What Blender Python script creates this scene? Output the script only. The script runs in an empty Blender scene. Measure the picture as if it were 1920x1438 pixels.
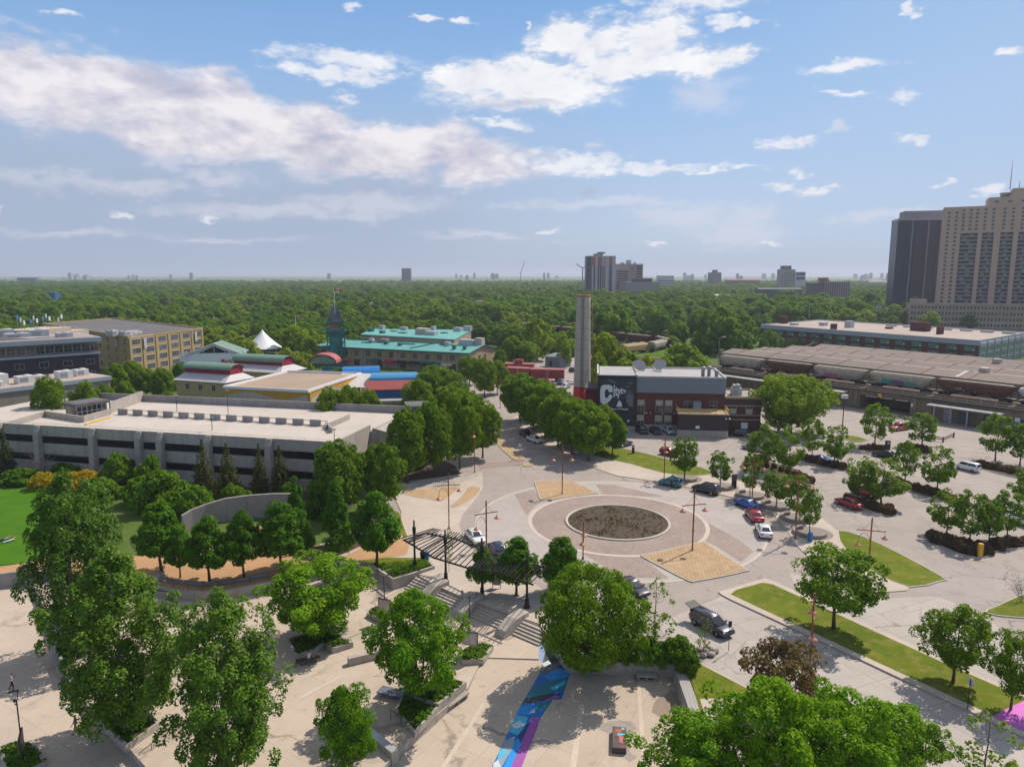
import bpy, bmesh, math, random
import numpy as np
from mathutils import Vector, Matrix, geometry
random.seed(7)
RAD = math.radians
bpy.context.scene.world = bpy.data.worlds.new("World")
SC = bpy.context.scene
COL = SC.collection
# ------------------------------------------------------------------ survey
# The place was measured from the photograph: camera 36 m up, tilted 8.7 degrees down.
CH, CF, CY = 36.0, 1332.0, 203.0
TH = math.atan(CY / CF); ST, CT = math.sin(TH), math.cos(TH)
def ray(u, v):
    x = (u - 960) / CF; y = (719 - v) / CF
    return Vector((x, CT + y * ST, -ST + y * CT))
def G(u, v, z=0.0):                       # measured point on a level plane
    d = ray(u, v); t = (z - CH) / d.z
    return Vector((d.x * t, d.y * t, z))
def at(u, v, Y):                          # measured point at a known distance
    d = ray(u, v); t = Y / d.y
    return Vector((d.x * t, Y, CH + d.z * t))
def zat(Y, v):
    d = ray(960, v); return CH + d.z * Y / d.y
def pxm(Y, z=0):                          # metres per photo pixel at distance Y
    return (Y * CT - (z - CH) * ST) / CF
# ------------------------------------------------------------------ objects
def tag(o, label=None, cat=None, group=None, kind=None):
    if label: o['label'] = label
    if cat: o['category'] = cat
    if group: o['group'] = group
    if kind: o['kind'] = kind
    return o
def thing(name, label, cat, loc=(0, 0, 0), rz=0.0, group=None):
    o = bpy.data.objects.new(name, None); COL.objects.link(o)
    o.location = loc; o.rotation_euler = (0, 0, rz); o.empty_display_size = .3
    return tag(o, label, cat, group)
def mobj(name, me, parent=None, loc=(0, 0, 0), rz=0.0):
    o = bpy.data.objects.new(name, me); COL.objects.link(o)
    o.location = loc; o.rotation_euler = (0, 0, rz)
    if parent: o.parent = parent
    return o
def dup(root, loc=None, rz=None, label=None, group=None, scale=None):
    r = root.copy(); COL.objects.link(r)
    if loc is not None: r.location = loc
    if rz is not None: r.rotation_euler = (0, 0, rz)
    if scale is not None: r.scale = (scale,) * 3 if not hasattr(scale, '__len__') else scale
    if label: r['label'] = label
    if group: r['group'] = group
    for ch in list(root.children):
        c = ch.copy(); COL.objects.link(c); c.parent = r
        for g in ch.children:
            d = g.copy(); COL.objects.link(d); d.parent = c
    return r
class MB:
    def __init__(s): s.v = []; s.f = []; s.m = []; s.s = []
    def add(s, vs, fs, m=0, sm=False):
        o = len(s.v); s.v += [tuple(p) for p in vs]
        for f in fs: s.f.append(tuple(i + o for i in f)); s.m.append(m); s.s.append(sm)
        return s
    def box(s, x0, y0, z0, x1, y1, z1, m=0):
        return s.add([(x0,y0,z0),(x1,y0,z0),(x1,y1,z0),(x0,y1,z0),(x0,y0,z1),(x1,y0,z1),(x1,y1,z1),(x0,y1,z1)],
            [(0,3,2,1),(4,5,6,7),(0,1,5,4),(1,2,6,5),(2,3,7,6),(3,0,4,7)], m)
    def prism(s, pts, z0, z1, m=0, mt=None):
        pts = [(p[0], p[1]) for p in pts]
        if sum(a[0]*b[1]-b[0]*a[1] for a, b in zip(pts, pts[1:]+pts[:1])) < 0: pts = pts[::-1]
        n = len(pts)
        s.add([(x,y,z0) for x,y in pts]+[(x,y,z1) for x,y in pts], [(i,(i+1)%n,(i+1)%n+n,i+n) for i in range(n)], m)
        s.flat([(x,y,z1) for x,y in pts], m if mt is None else mt)
        return s
    def flat(s, pts, m=0):
        pts = [Vector(p) for p in pts]
        tri = geometry.tessellate_polygon([pts])
        fs = []
        for a, b, c in tri:
            nz = (pts[b]-pts[a]).cross(pts[c]-pts[a]).z
            fs.append((a,b,c) if nz > 0 else (a,c,b))
        return s.add(pts, fs, m)
    def quad(s, a, b, c, d, m=0): return s.add([a,b,c,d], [(0,1,2,3)], m)
    def beam(s, p0, p1, w, h, m=0):
        p0, p1 = Vector(p0), Vector(p1); d = (p1-p0).normalized()
        sd = d.cross(Vector((0,0,1)))
        if sd.length < 1e-4: sd = Vector((1,0,0))
        sd = sd.normalized()*w/2; up = sd.cross(d).normalized()*h/2
        vs = [p-sd-up for p in (p0,p1)]+[p+sd-up for p in (p0,p1)]+[p+sd+up for p in (p0,p1)]+[p-sd+up for p in (p0,p1)]
        return s.add(vs, [(0,2,3,1),(2,4,5,3),(4,6,7,5),(6,0,1,7),(0,6,4,2),(1,3,5,7)], m)
    def tube(s, path, r, n=7, m=0, sm=True):
        path = [Vector(p) for p in path]
        if not hasattr(r, '__len__'): r = [r]*len(path)
        vs = []; fs = []
        prev = None
        for i, p in enumerate(path):
            d = (path[min(i+1,len(path)-1)]-path[max(i-1,0)]).normalized()
            a = prev if prev is not None else (Vector((1,0,0)) if abs(d.x) < .9 else Vector((0,1,0)))
            b = d.cross(a).normalized(); a = b.cross(d).normalized(); prev = a
            for k in range(n):
                t = 2*math.pi*k/n; vs.append(p+(a*math.cos(t)+b*math.sin(t))*r[i])
        for i in range(len(path)-1):
            for k in range(n):
                fs.append((i*n+k,i*n+(k+1)%n,(i+1)*n+(k+1)%n,(i+1)*n+k))
        fs.append(tuple(range(n))[::-1]); fs.append(tuple((len(path)-1)*n+k for k in range(n)))
        return s.add(vs, fs, m, sm)
    def lathe(s, prof, c=(0,0,0), n=16, m=0, sm=True):
        vs = []; fs = []
        for r, z in prof:
            for k in range(n):
                t = 2*math.pi*k/n; vs.append((c[0]+r*math.cos(t), c[1]+r*math.sin(t), c[2]+z))
        for i in range(len(prof)-1):
            for k in range(n): fs.append((i*n+k,i*n+(k+1)%n,(i+1)*n+(k+1)%n,(i+1)*n+k))
        if prof[0][0] > 1e-4: fs.append(tuple(range(n))[::-1])
        if prof[-1][0] > 1e-4: fs.append(tuple((len(prof)-1)*n+k for k in range(n)))
        return s.add(vs, fs, m, sm)
    def loft(s, rings, m=0, sm=True, cap=True):
        n = len(rings[0]); vs = [p for r in rings for p in r]; fs = []
        for i in range(len(rings)-1):
            for k in range(n): fs.append((i*n+k,i*n+(k+1)%n,(i+1)*n+(k+1)%n,(i+1)*n+k))
        if cap: fs.append(tuple(range(n))[::-1]); fs.append(tuple((len(rings)-1)*n+k for k in range(n)))
        return s.add(vs, fs, m, sm)
    def mesh(s, name, mats):
        me = bpy.data.meshes.new(name); me.from_pydata(s.v, [], s.f)
        if not isinstance(mats, (list, tuple)): mats = [mats]
        for mt in mats: me.materials.append(mt)
        me.polygons.foreach_set('material_index', s.m); me.polygons.foreach_set('use_smooth', s.s)
        me.update(); return me
    def build(s, name, mats, parent=None, loc=None, rz=0.0, bevel=0, label=None, cat=None, group=None, kind=None, base=None):
        if parent is None and loc is None and s.v:        # put the origin at the thing's base
            xs, ys, zs = zip(*s.v); b = base or ((min(xs)+max(xs))/2, (min(ys)+max(ys))/2, min(zs))
            s.v = [(x-b[0], y-b[1], z-b[2]) for x, y, z in s.v]; loc = b
        o = mobj(name, s.mesh(name, mats), parent, loc or (0,0,0), rz)
        if bevel:
            md = o.modifiers.new('bevel', 'BEVEL'); md.width = bevel; md.segments = 2; md.limit_method = 'ANGLE'
        return tag(o, label, cat, group, kind)
# ------------------------------------------------------------------ materials
_M = {}
def nt(name):
    m = bpy.data.materials.new(name); m.use_nodes = True
    t = m.node_tree; b = t.nodes['Principled BSDF']
    return m, t, b
def nd(t, ty, **kw):
    n = t.nodes.new(ty)
    for k, v in kw.items():
        if k in n.inputs: n.inputs[k].default_value = v
        else: setattr(n, k, v)
    return n
def mixc(t, fac, a, b, mode='MIX'):
    n = t.nodes.new('ShaderNodeMix'); n.data_type = 'RGBA'; n.blend_type = mode
    for i, x in ((0, fac), (6, a), (7, b)):
        if hasattr(x, 'is_linked') or isinstance(x, bpy.types.NodeSocket): t.links.new(x, n.inputs[i])
        elif i == 0: n.inputs[0].default_value = x
        else: n.inputs[i].default_value = (*x, 1)
    return n.outputs[2]
def noise(t, scale, detail=4, rough=.6, vec=None, obj=False):
    n = nd(t, 'ShaderNodeTexNoise', Scale=scale, Detail=detail, Roughness=rough)
    t.links.new(vec or pos(t, obj), n.inputs['Vector']); return n.outputs['Fac']
def pos(t, obj=False):
    if obj: return t.nodes.new('ShaderNodeTexCoord').outputs['Object']
    return t.nodes.new('ShaderNodeNewGeometry').outputs['Position']
def ramp(t, fac, stops, interp='LINEAR'):
    r = t.nodes.new('ShaderNodeValToRGB'); r.color_ramp.interpolation = interp
    el = r.color_ramp.elements
    while len(el) < len(stops): el.new(.5)
    for e, (p, c) in zip(el, stops): e.position = p; e.color = (*c, 1) if len(c) == 3 else c
    t.links.new(fac, r.inputs[0]); return r.outputs[0]
def sc3(c, k): return tuple(min(1, x*k) for x in c)
def bump(t, b, fac, s=.3, d=.02):
    n = nd(t, 'ShaderNodeBump', Strength=s, Distance=d); t.links.new(fac, n.inputs['Height']); t.links.new(n.outputs[0], b.inputs['Normal'])
def M(name, col=None, rough=.8, var=.12, scale=1.5, metal=0.0, spec=.4, bmp=0.0, obj=False, big=0.0, streak=0.0):
    if name in _M: return _M[name]
    m, t, b = nt(name); _M[name] = m
    b.inputs['Roughness'].default_value = rough; b.inputs['Metallic'].default_value = metal
    b.inputs['Specular IOR Level'].default_value = spec
    if var:
        f = noise(t, scale, 5, .65, obj=obj)
        c = ramp(t, f, [(.25, sc3(col, 1-var)), (.75, sc3(col, 1+var))])
        if big: c = mixc(t, ramp(t, noise(t, scale*.09, 3, obj=obj), [(.35, (0,0,0)), (.7, (big,)*3)]), c, sc3(col, .55))
        if streak:
            mp = nd(t, 'ShaderNodeMapping'); mp.inputs['Scale'].default_value = (1.3, 1.3, .09); t.links.new(pos(t, obj), mp.inputs['Vector'])
            c = mixc(t, ramp(t, noise(t, 1.0, 6, .7, mp.outputs[0]), [(.48, (0,0,0)), (.72, (streak,)*3)]), c, sc3(col, .5))
        t.links.new(c, b.inputs['Base Color'])
        if bmp: bump(t, b, f, bmp)
    else: b.inputs['Base Color'].default_value = (*col, 1)
    return m
def glassmat(name, col=(.02,.026,.032), rough=.08, spec=.8):
    if name in _M: return _M[name]
    m, t, b = nt(name); _M[name] = m
    f = noise(t, .35, 2)
    c = ramp(t, f, [(.3, sc3(col, .6)), (.7, sc3(col, 1.7))]); t.links.new(c, b.inputs['Base Color'])
    b.inputs['Roughness'].default_value = rough; b.inputs['Specular IOR Level'].default_value = spec
    return m
def paving(name, col, sx=1.5, sy=1.5, rot=0.0, joint=.012, dark=.6, stain=.35, var=.1, off=0.0, rough=.85, bmp=.15, patch=None, crack=0.0):
    """cast slabs, setts or bricks: joints, tone per unit, wear and stains"""
    if name in _M: return _M[name]
    m, t, b = nt(name); _M[name] = m
    mp = nd(t, 'ShaderNodeMapping'); mp.inputs['Rotation'].default_value = (0, 0, rot)
    t.links.new(pos(t), mp.inputs['Vector'])
    br = nd(t, 'ShaderNodeTexBrick', Scale=1.0); br.offset = off
    br.inputs['Brick Width'].default_value = sx; br.inputs['Row Height'].default_value = sy
    br.inputs['Mortar Size'].default_value = joint; br.inputs['Mortar Smooth'].default_value = .3
    br.inputs['Color1'].default_value = (*sc3(col, 1-var), 1); br.inputs['Color2'].default_value = (*sc3(col, 1+var), 1)
    br.inputs['Mortar'].default_value = (*sc3(col, dark), 1); br.inputs['Bias'].default_value = 0
    t.links.new(mp.outputs[0], br.inputs['Vector'])
    c = br.outputs['Color']
    f1 = noise(t, 2.2, 6, .7); f2 = noise(t, .12, 4, .6); f3 = noise(t, .45, 5, .65)
    c = mixc(t, ramp(t, f1, [(.3, (0,0,0)), (.75, (.28,)*3)]), c, sc3(col, .72))
    c = mixc(t, ramp(t, f3, [(.42, (0,0,0)), (.72, (stain,)*3)]), c, sc3(col, .68))
    c = mixc(t, ramp(t, f2, [(.4, (0,0,0)), (.65, (.35,)*3)]), c, sc3(col, 1.14))
    if patch: c = mixc(t, ramp(t, noise(t, patch[1], 5, .7), [(patch[2], (0,0,0)), (patch[2]+.1, (patch[3],)*3)]), c, patch[0])
    if crack:
        wv = t.nodes.new('ShaderNodeVectorMath'); wv.operation = 'ADD'; nn = nd(t, 'ShaderNodeTexNoise', Scale=.5, Detail=5.0); t.links.new(pos(t), nn.inputs['Vector'])
        t.links.new(pos(t), wv.inputs[0]); sc = t.nodes.new('ShaderNodeVectorMath'); sc.operation = 'SCALE'; sc.inputs[3].default_value = 2.6; t.links.new(nn.outputs['Color'], sc.inputs[0]); t.links.new(sc.outputs[0], wv.inputs[1])
        vo = nd(t, 'ShaderNodeTexVoronoi', Scale=crack); vo.feature = 'DISTANCE_TO_EDGE'; t.links.new(wv.outputs[0], vo.inputs['Vector'])
        k = mixc(t, ramp(t, noise(t, .07, 3), [(.42, (0,0,0)), (.6, (.85,)*3)]), (0,0,0), ramp(t, vo.outputs['Distance'], [(0, (1,1,1)), (.016, (0,0,0))]))
        c = mixc(t, k, c, sc3(col, .42))
        sp_ = ramp(t, noise(t, .9, 3, .5), [(.66, (0,0,0)), (.74, (.55,)*3)]); c = mixc(t, sp_, c, sc3(col, .55))
    t.links.new(c, b.inputs['Base Color']); b.inputs['Roughness'].default_value = rough
    b.inputs['Specular IOR Level'].default_value = .25
    if bmp: bump(t, b, br.outputs['Fac'], bmp, -.015)
    return m
def grassmat(name, c1, c2, c3, patch=.5):
    if name in _M: return _M[name]
    m, t, b = nt(name); _M[name] = m
    a = ramp(t, noise(t, 6, 6, .75), [(.3, sc3(c1, .7)), (.7, sc3(c1, 1.25))])
    c = mixc(t, ramp(t, noise(t, .35, 4), [(.4, (0,0,0)), (.62, (.8,)*3)]), a, c2)
    c = mixc(t, ramp(t, noise(t, .8, 6, .7), [(.5, (0,0,0)), (.7, (patch,)*3)]), c, c3)
    t.links.new(c, b.inputs['Base Color']); b.inputs['Roughness'].default_value = .9
    b.inputs['Specular IOR Level'].default_value = .1
    bump(t, b, noise(t, 14, 5, .8), .6, .05)
    return m
def leafmat(name, c, trans=.35, hue=.25, spec=.12):
    if name in _M: return _M[name]
    m, t, b = nt(name); _M[name] = m
    at_ = nd(t, 'ShaderNodeAttribute', attribute_name='tone'); oi = t.nodes.new('ShaderNodeObjectInfo')
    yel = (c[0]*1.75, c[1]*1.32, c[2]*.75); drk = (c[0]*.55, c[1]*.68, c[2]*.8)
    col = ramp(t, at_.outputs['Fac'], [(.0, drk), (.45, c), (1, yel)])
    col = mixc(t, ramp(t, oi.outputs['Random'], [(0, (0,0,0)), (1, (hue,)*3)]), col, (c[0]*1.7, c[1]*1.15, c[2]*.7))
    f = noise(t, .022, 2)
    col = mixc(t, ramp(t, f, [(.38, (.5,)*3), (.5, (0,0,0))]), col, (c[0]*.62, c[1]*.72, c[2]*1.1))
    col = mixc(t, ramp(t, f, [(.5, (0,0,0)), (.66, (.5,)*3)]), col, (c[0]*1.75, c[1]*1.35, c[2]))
    t.links.new(col, b.inputs['Base Color']); b.inputs['Roughness'].default_value = .55
    b.inputs['Specular IOR Level'].default_value = spec
    tr = nd(t, 'ShaderNodeBsdfTranslucent'); ms = nd(t, 'ShaderNodeMixShader'); ms.inputs[0].default_value = trans
    tc = mixc(t, 1.0, col, (1.5, 1.7, .35), 'MULTIPLY'); t.links.new(tc, tr.inputs['Color'])
    out = t.nodes['Material Output']
    t.links.new(b.outputs[0], ms.inputs[1]); t.links.new(tr.outputs[0], ms.inputs[2]); t.links.new(ms.outputs[0], out.inputs[0])
    return m
def brickmat(name, col, mortar=.7, w=.24, h=.09, rot=None, var=.25, stain=.3):
    """brickwork on any upright face: rows from z, courses along the wall"""
    if name in _M: return _M[name]
    m, t, b = nt(name); _M[name] = m
    sep = t.nodes.new('ShaderNodeSeparateXYZ'); t.links.new(pos(t), sep.inputs[0])
    ad = nd(t, 'ShaderNodeMath', operation='ADD'); t.links.new(sep.outputs[0], ad.inputs[0]); t.links.new(sep.outputs[1], ad.inputs[1])
    cb = t.nodes.new('ShaderNodeCombineXYZ'); t.links.new(ad.outputs[0], cb.inputs[0]); t.links.new(sep.outputs[2], cb.inputs[1])
    br = nd(t, 'ShaderNodeTexBrick', Scale=1.0); br.offset = .5
    br.inputs['Brick Width'].default_value = w; br.inputs['Row Height'].default_value = h
    br.inputs['Mortar Size'].default_value = .012
    br.inputs['Color1'].default_value = (*sc3(col, 1-var), 1); br.inputs['Color2'].default_value = (*sc3(col, 1+var), 1)
    br.inputs['Mortar'].default_value = (*sc3(col, mortar), 1)
    t.links.new(cb.outputs[0], br.inputs['Vector'])
    c = mixc(t, ramp(t, noise(t, .5, 5), [(.4, (0,0,0)), (.75, (stain,)*3)]), br.outputs['Color'], sc3(col, .6))
    t.links.new(c, b.inputs['Base Color']); b.inputs['Roughness'].default_value = .9
    b.inputs['Specular IOR Level'].default_value = .2
    return m
CONC = M('concrete', (.40,.36,.32), .85, .14, .9, bmp=.1, big=.35, streak=.6)
CONC_L = M('pale_concrete', (.50,.46,.42), .85, .10, .9, big=.25)
CONC_D = M('weathered_concrete', (.30,.28,.27), .9, .2, .8, bmp=.15, big=.4, streak=.6)
STEEL_K = M('black_steel', (.018,.017,.017), .5, .2, 3)
STEEL_G = M('grey_steel', (.30,.31,.33), .45, .12, 2, metal=.4)
WHITE = M('white_paint', (.74,.74,.74), .5, .05, 2)
GLASS = glassmat('window_glass')
KERB = M('kerb_concrete', (.46,.42,.37), .85, .15, 2, big=.3)
# ------------------------------------------------------------------ ground, roads, pavements
ZP, ZL, ZS = -.9, -1.65, .1
def zw(y): return max(ZL, min(ZP, ZP-(66-y)/11*.75))
def Gs(pts, z=0.0): return [G(u, v, z) for u, v in pts]
def Gw(u, v):                                   # point on the gently falling eastern plaza
    z = -1.2
    for _ in range(8): p = G(u, v, z); z = zw(p.y)
    return Vector((p.x, p.y, z))
def smooth(pts, k=4, closed=True):              # Catmull-Rom through surveyed corners
    out = []; n = len(pts)
    for i in range(n if closed else n-1):
        p0, p1, p2, p3 = (pts[(i+j) % n] if closed else pts[max(0, min(n-1, i+j))] for j in (-1, 0, 1, 2))
        for s in range(k):
            t = s/k
            out.append(.5*((2*p1)+(p2-p0)*t+(2*p0-5*p1+4*p2-p3)*t*t+(3*p1-p0-3*p2+p3)*t**3))
    if not closed: out.append(pts[-1])
    return out
def sheet(name, pts, z, mat, **kw):
    mb = MB().flat([(p.x, p.y, z) for p in pts]); return mb.build(name, mat, kind=kw.pop('kind', 'structure'), **kw)
def inset(pts, d):
    n = len(pts); out = []
    ar = sum(a.x*b.y-b.x*a.y for a, b in zip(pts, pts[1:]+pts[:1]))
    sg = 1 if ar > 0 else -1
    for i in range(n):
        a, b, c = pts[i-1], pts[i], pts[(i+1) % n]
        d1 = (b-a).to_2d().normalized(); d2 = (c-b).to_2d().normalized()
        n1 = Vector((-d1.y, d1.x))*sg; n2 = Vector((-d2.y, d2.x))*sg
        k = (n1+n2); k = k/max(.5, 1+n1.dot(n2))
        out.append(Vector((b.x+k.x*d, b.y+k.y*d, 0)))
    return out
def slab(name, pts, z0, z1, mt, ms=KERB, **kw):
    return MB().prism(pts, z0, z1, 1, 0).build(name, [mt, ms], kind='structure', **kw)
def island(pts, zt, fill, name, kerbw=.18, z0=-.02):
    slab('kerb', pts, z0, zt, KERB)
    return sheet(name, inset(pts, kerbw), zt+.012, fill)
ROADM = paving('road_pavers', (.34,.297,.268), .22, .11, .5, .006, .75, .4, .08, .5, patch=((.30,.245,.22), .22, .52, .45), crack=.10)
ROADC = paving('road_concrete', (.40,.362,.33), 4.5, 4.5, -.42, .03, .45, .4, .05, 0, patch=((.30,.27,.25), .3, .6, .4), crack=.12)
LOTM = paving('lot_asphalt', (.335,.297,.27), 7.0, 5.0, .55, .02, .7, .45, .05, 0, patch=((.25,.22,.20), .25, .56, .55), crack=.13)
PLAZAM = paving('plaza_concrete', (.47,.392,.318), 4.2, 4.2, .56, .022, .62, .42, .03, 0, patch=((.38,.31,.25), .16, .58, .4), crack=.07)
WALKM = paving('pavement_concrete', (.47,.405,.345), 1.8, 1.8, .45, .02, .66, .4, .04, 0)
COBBLE = paving('cobbles', (.345,.275,.235), .32, .2, .2, .03, .55, .5, .22, .5, bmp=.5, patch=((.17,.14,.125), .55, .6, .6))
TANSET = paving('tan_setts', (.43,.30,.175), .55, .4, .75, .05, .62, .3, .2, .5, bmp=.6)
GRAVEL = M('orange_gravel', (.44,.26,.13), .95, .2, 5, bmp=.2, big=.3)
SOIL = M('soil', (.07,.05,.035), .95, .35, 2, bmp=.4)
LAWN = grassmat('lawn_grass', (.05,.145,.006), (.07,.165,.006), (.04,.12,.006), .3)
VERGE = grassmat('verge_grass', (.098,.138,.009), (.14,.165,.014), (.24,.20,.06), .8)
EARTH = grassmat('rough_grass', (.07,.12,.02), (.10,.14,.03), (.13,.12,.06), .5)
# plaza outline, clockwise from the west, at street level
PH = [Vector((-90, 25, 0)), Vector((-90, 78, 0))] + Gs([(-150,1079),(0,1077),(60,1070),(150,1080),(230,1094),(300,1108),(380,1114),
      (470,1102),(560,1080),(640,1059),(672,1057),(704,1068),(720,1078),(736,1090),(783,1080),(812,1097),(876,1125),(960,1155),(1010,1172),(1061,1238),(1280,1246),(1318,1350)]) + [Vector((16.2, 25, 0))]
def holed(name, outer, hole, z, mat):
    a = [Vector((p[0], p[1], 0)) for p in outer]; h = [Vector((p.x, p.y, 0)) for p in hole]
    allp = a+h; mb = MB(); fs = []
    for t in geometry.tessellate_polygon([a, h]):
        nz = (allp[t[1]]-allp[t[0]]).cross(allp[t[2]]-allp[t[0]]).z
        fs.append(t if nz > 0 else (t[0], t[2], t[1]))
    mb.add([(p.x, p.y, z) for p in allp], fs); return mb.build(name, mat, kind='structure')
holed('ground', [(-22000,-3000),(22000,-3000),(22000,30000),(-22000,30000)], PH, -.03, EARTH)
# main paved sheet: roads, roundabout and car park
rd = Gs([(640,1059),(672,1057),(704,1068),(720,1078),(736,1090),(783,1080),(812,1097),(876,1125),(960,1155),(1010,1172),(1061,1238),(1280,1246),(1318,1350)]) + \
     [Vector(p) for p in ((16.2,25,0),(90,25,0),(170,110,0))] + Gs([(1940,812),(1700,772),(1500,735),(1300,690),(1180,672),(1060,664),(1000,650),(948,648),(930,668),(880,706),(850,712),(800,716),(770,745),(740,850),(690,940),(640,1010)])
sheet('road', rd, 0.0, ROADM)
# plaza floors
def plaza(name, pts, f, mat):
    bm = bmesh.new(); mb = MB().flat([(p.x, p.y, 0) for p in pts])
    vs = [bm.verts.new(v) for v in mb.v]
    for fc in mb.f: bm.faces.new([vs[i] for i in fc])
    for yy in (66, 55):
        bmesh.ops.bisect_plane(bm, geom=bm.verts[:]+bm.edges[:]+bm.faces[:], plane_co=(0, yy, 0), plane_no=(0, 1, 0))
    for v in bm.verts: v.co.z = f(v.co.y)
    me = bpy.data.meshes.new(name); bm.to_mesh(me); bm.free(); me.materials.append(mat)
    return tag(mobj(name, me), kind='structure')
D1 = [G(u, v, ZP) for u, v in ((60,1090),(85,1150),(104,1210),(127,1272),(187,1350),(238,1398),(330,1500),(420,1600))]
D2 = [G(u, v, ZP) for u, v in ((1010,1235),(905,1232),(876,1291),(826,1334),(776,1378),(742,1412),(690,1470),(560,1620))]
pm = [p for p in D1]+[p for p in D2[::-1]]+[G(1010,1172,0)]+[p for p in PH[::-1] if G(60,1085).x < p.x < 2.0 and p.y > 60]
plaza('plaza_floor', pm, lambda y: ZP, PLAZAM)
pw = [Vector((-90,25,0)), Vector((-90,78,0))]+[p for p in PH if p.x < D1[0].x+.3 and p.x > -89]+D1
pw = [p for p in pw]
plaza('plaza_floor', pw+[Vector((D1[-1].x, 25, 0))], lambda y: ZL, PLAZAM)
pe = D2[:1]+D2[1:]+[Vector((16.4,25,0)), G(1318,1350), G(1280,1246), G(1061,1238)]
plaza('plaza_floor', pe, zw, PLAZAM)
# retaining faces round the sunken plaza
mb = MB()
for a, b in zip(PH[1:-1], PH[2:]):
    if a.x > 2.5 or 736 < 0: pass
    mb.quad((b.x,b.y,ZL-.1),(a.x,a.y,ZL-.1),(a.x,a.y,-.03),(b.x,b.y,-.03))
for a, b in zip(D1, D1[1:]): mb.quad((a.x,a.y,ZL-.1),(b.x,b.y,ZL-.1),(b.x,b.y,ZP),(a.x,a.y,ZP))
for a, b in zip(D2, D2[1:]): mb.quad((b.x,b.y,ZL-.1),(a.x,a.y,ZL-.1),(a.x,a.y,ZP),(b.x,b.y,ZP))
mb.build('plaza_edge', CONC, kind='structure')
# roundabout
RC = Vector((15.55, 100.6, 0))
def circ(r, n=72, c=RC, a0=0, a1=2*math.pi): return [Vector((c.x+r*math.cos(a0+(a1-a0)*i/n), c.y+r*math.sin(a0+(a1-a0)*i/n), 0)) for i in range(n+(a1-a0 < 6))]
def ringm(name, r0, r1, z, mat, n=96, c=RC):
    mb = MB(); a = circ(r0, n, c); b = circ(r1, n, c)
    for i in range(n):
        j = (i+1) % n; mb.quad((a[i].x,a[i].y,z),(b[i].x,b[i].y,z),(b[j].x,b[j].y,z),(a[j].x,a[j].y,z))
    return mb.build(name, mat, kind='structure')
PALE = M('pale_kerb_band', (.50,.43,.37), .85, .12, 2, big=.2)
APRON = paving('apron_concrete', (.385,.35,.322), 5.0, 5.0, .3, .02, .65, .35, .05, 0)
ringm('road', 13.0, 20.6, .008, APRON)
ringm('kerb_band', 20.6, 20.95, .012, PALE)
ringm('cobbles', 7.4, 12.6, .016, COBBLE)
ringm('kerb_band', 12.6, 13.2, .03, PALE)
sheet("planting_bed", circ(7.45), .06, SOIL)
mb = MB().lathe([(7.7,-.02),(7.7,.16),(7.62,.2),(7.35,.2),(7.3,.14),(7.3,.05)], RC, 96); mb.build('kerb', KERB, kind='structure')
rngd = np.random.default_rng(3); C_ = []
while len(C_) < 420:
    a_, r_ = rngd.uniform(0, 6.283), 7.0*math.sqrt(rngd.uniform()); st = abs(((a_-.35) % (6.283/5))-6.283/10) > .46 or r_ < 1.6
    if rngd.uniform() < (1 if st else .3): C_.append((RC.x+r_*math.cos(a_), RC.y+r_*math.sin(a_), .12))
DISCP = np.array(C_)
# cobbled wedges and raised tan islands
for w in ([(965,927),(1000,917),(1017,939),(1003,949),(987,967)], [(1117,908),(1150,909),(1187,917),(1243,931),(1190,930),(1130,926)],
          [(1090,1036),(1140,1042),(1201,1043),(1254,1084),(1180,1082),(1140,1066)], [(1327,980),(1345,990),(1385,1012),(1414,1034),(1389,1053),(1340,1022),(1322,1014)]):
    sheet('cobbles', Gs(w), .022, COBBLE)
isl = lambda px, k=3: smooth(Gs(px), k)
island(isl([(1002,905),(1006,903),(1030,902),(1055,902),(1078,905),(1118,923),(1118,926),(1090,930),(1060,934),(1030,938),(1014,938),(1009,928)], 2), .14, TANSET, 'cobbles')
island(isl([(1202,1044),(1210,1040),(1250,1032),(1290,1022),(1318,1016),(1324,1018),(1360,1043),(1400,1068),(1400,1072),(1350,1083),(1305,1091),(1290,1090),(1245,1067)], 2), .14, TANSET, 'cobbles')
island(isl([(748,922),(790,918),(830,916),(862,913),(845,931),(826,941),(800,936),(770,931)]), .14, TANSET, 'cobbles')
island(isl([(878,914),(900,915),(901,922),(888,935),(866,948),(850,952),(843,950),(850,944),(864,932)]), .14, TANSET, 'cobbles')
island(isl([(925,820),(936,820),(950,831),(970,847),(984,859),(982,863),(966,864),(952,853),(938,840)]), .14, TANSET, 'cobbles')
island(isl([(981,871),(987,868),(999,869),(1000,873),(992,875),(983,875)]), .14, TANSET, 'cobbles')
BANDM = paving('crossing_bricks', (.30,.235,.21), .22, .11, 0, .008, .7, .3, .1, .5)
for px in ([(896,869),(1000,862),(1003,869),(900,879)], [(776,964),(790,972),(842,945),(870,916),(874,906),(850,908),(846,920),(826,941)]):
    sheet('crossing', Gs(px), .03, BANDM)
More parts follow.
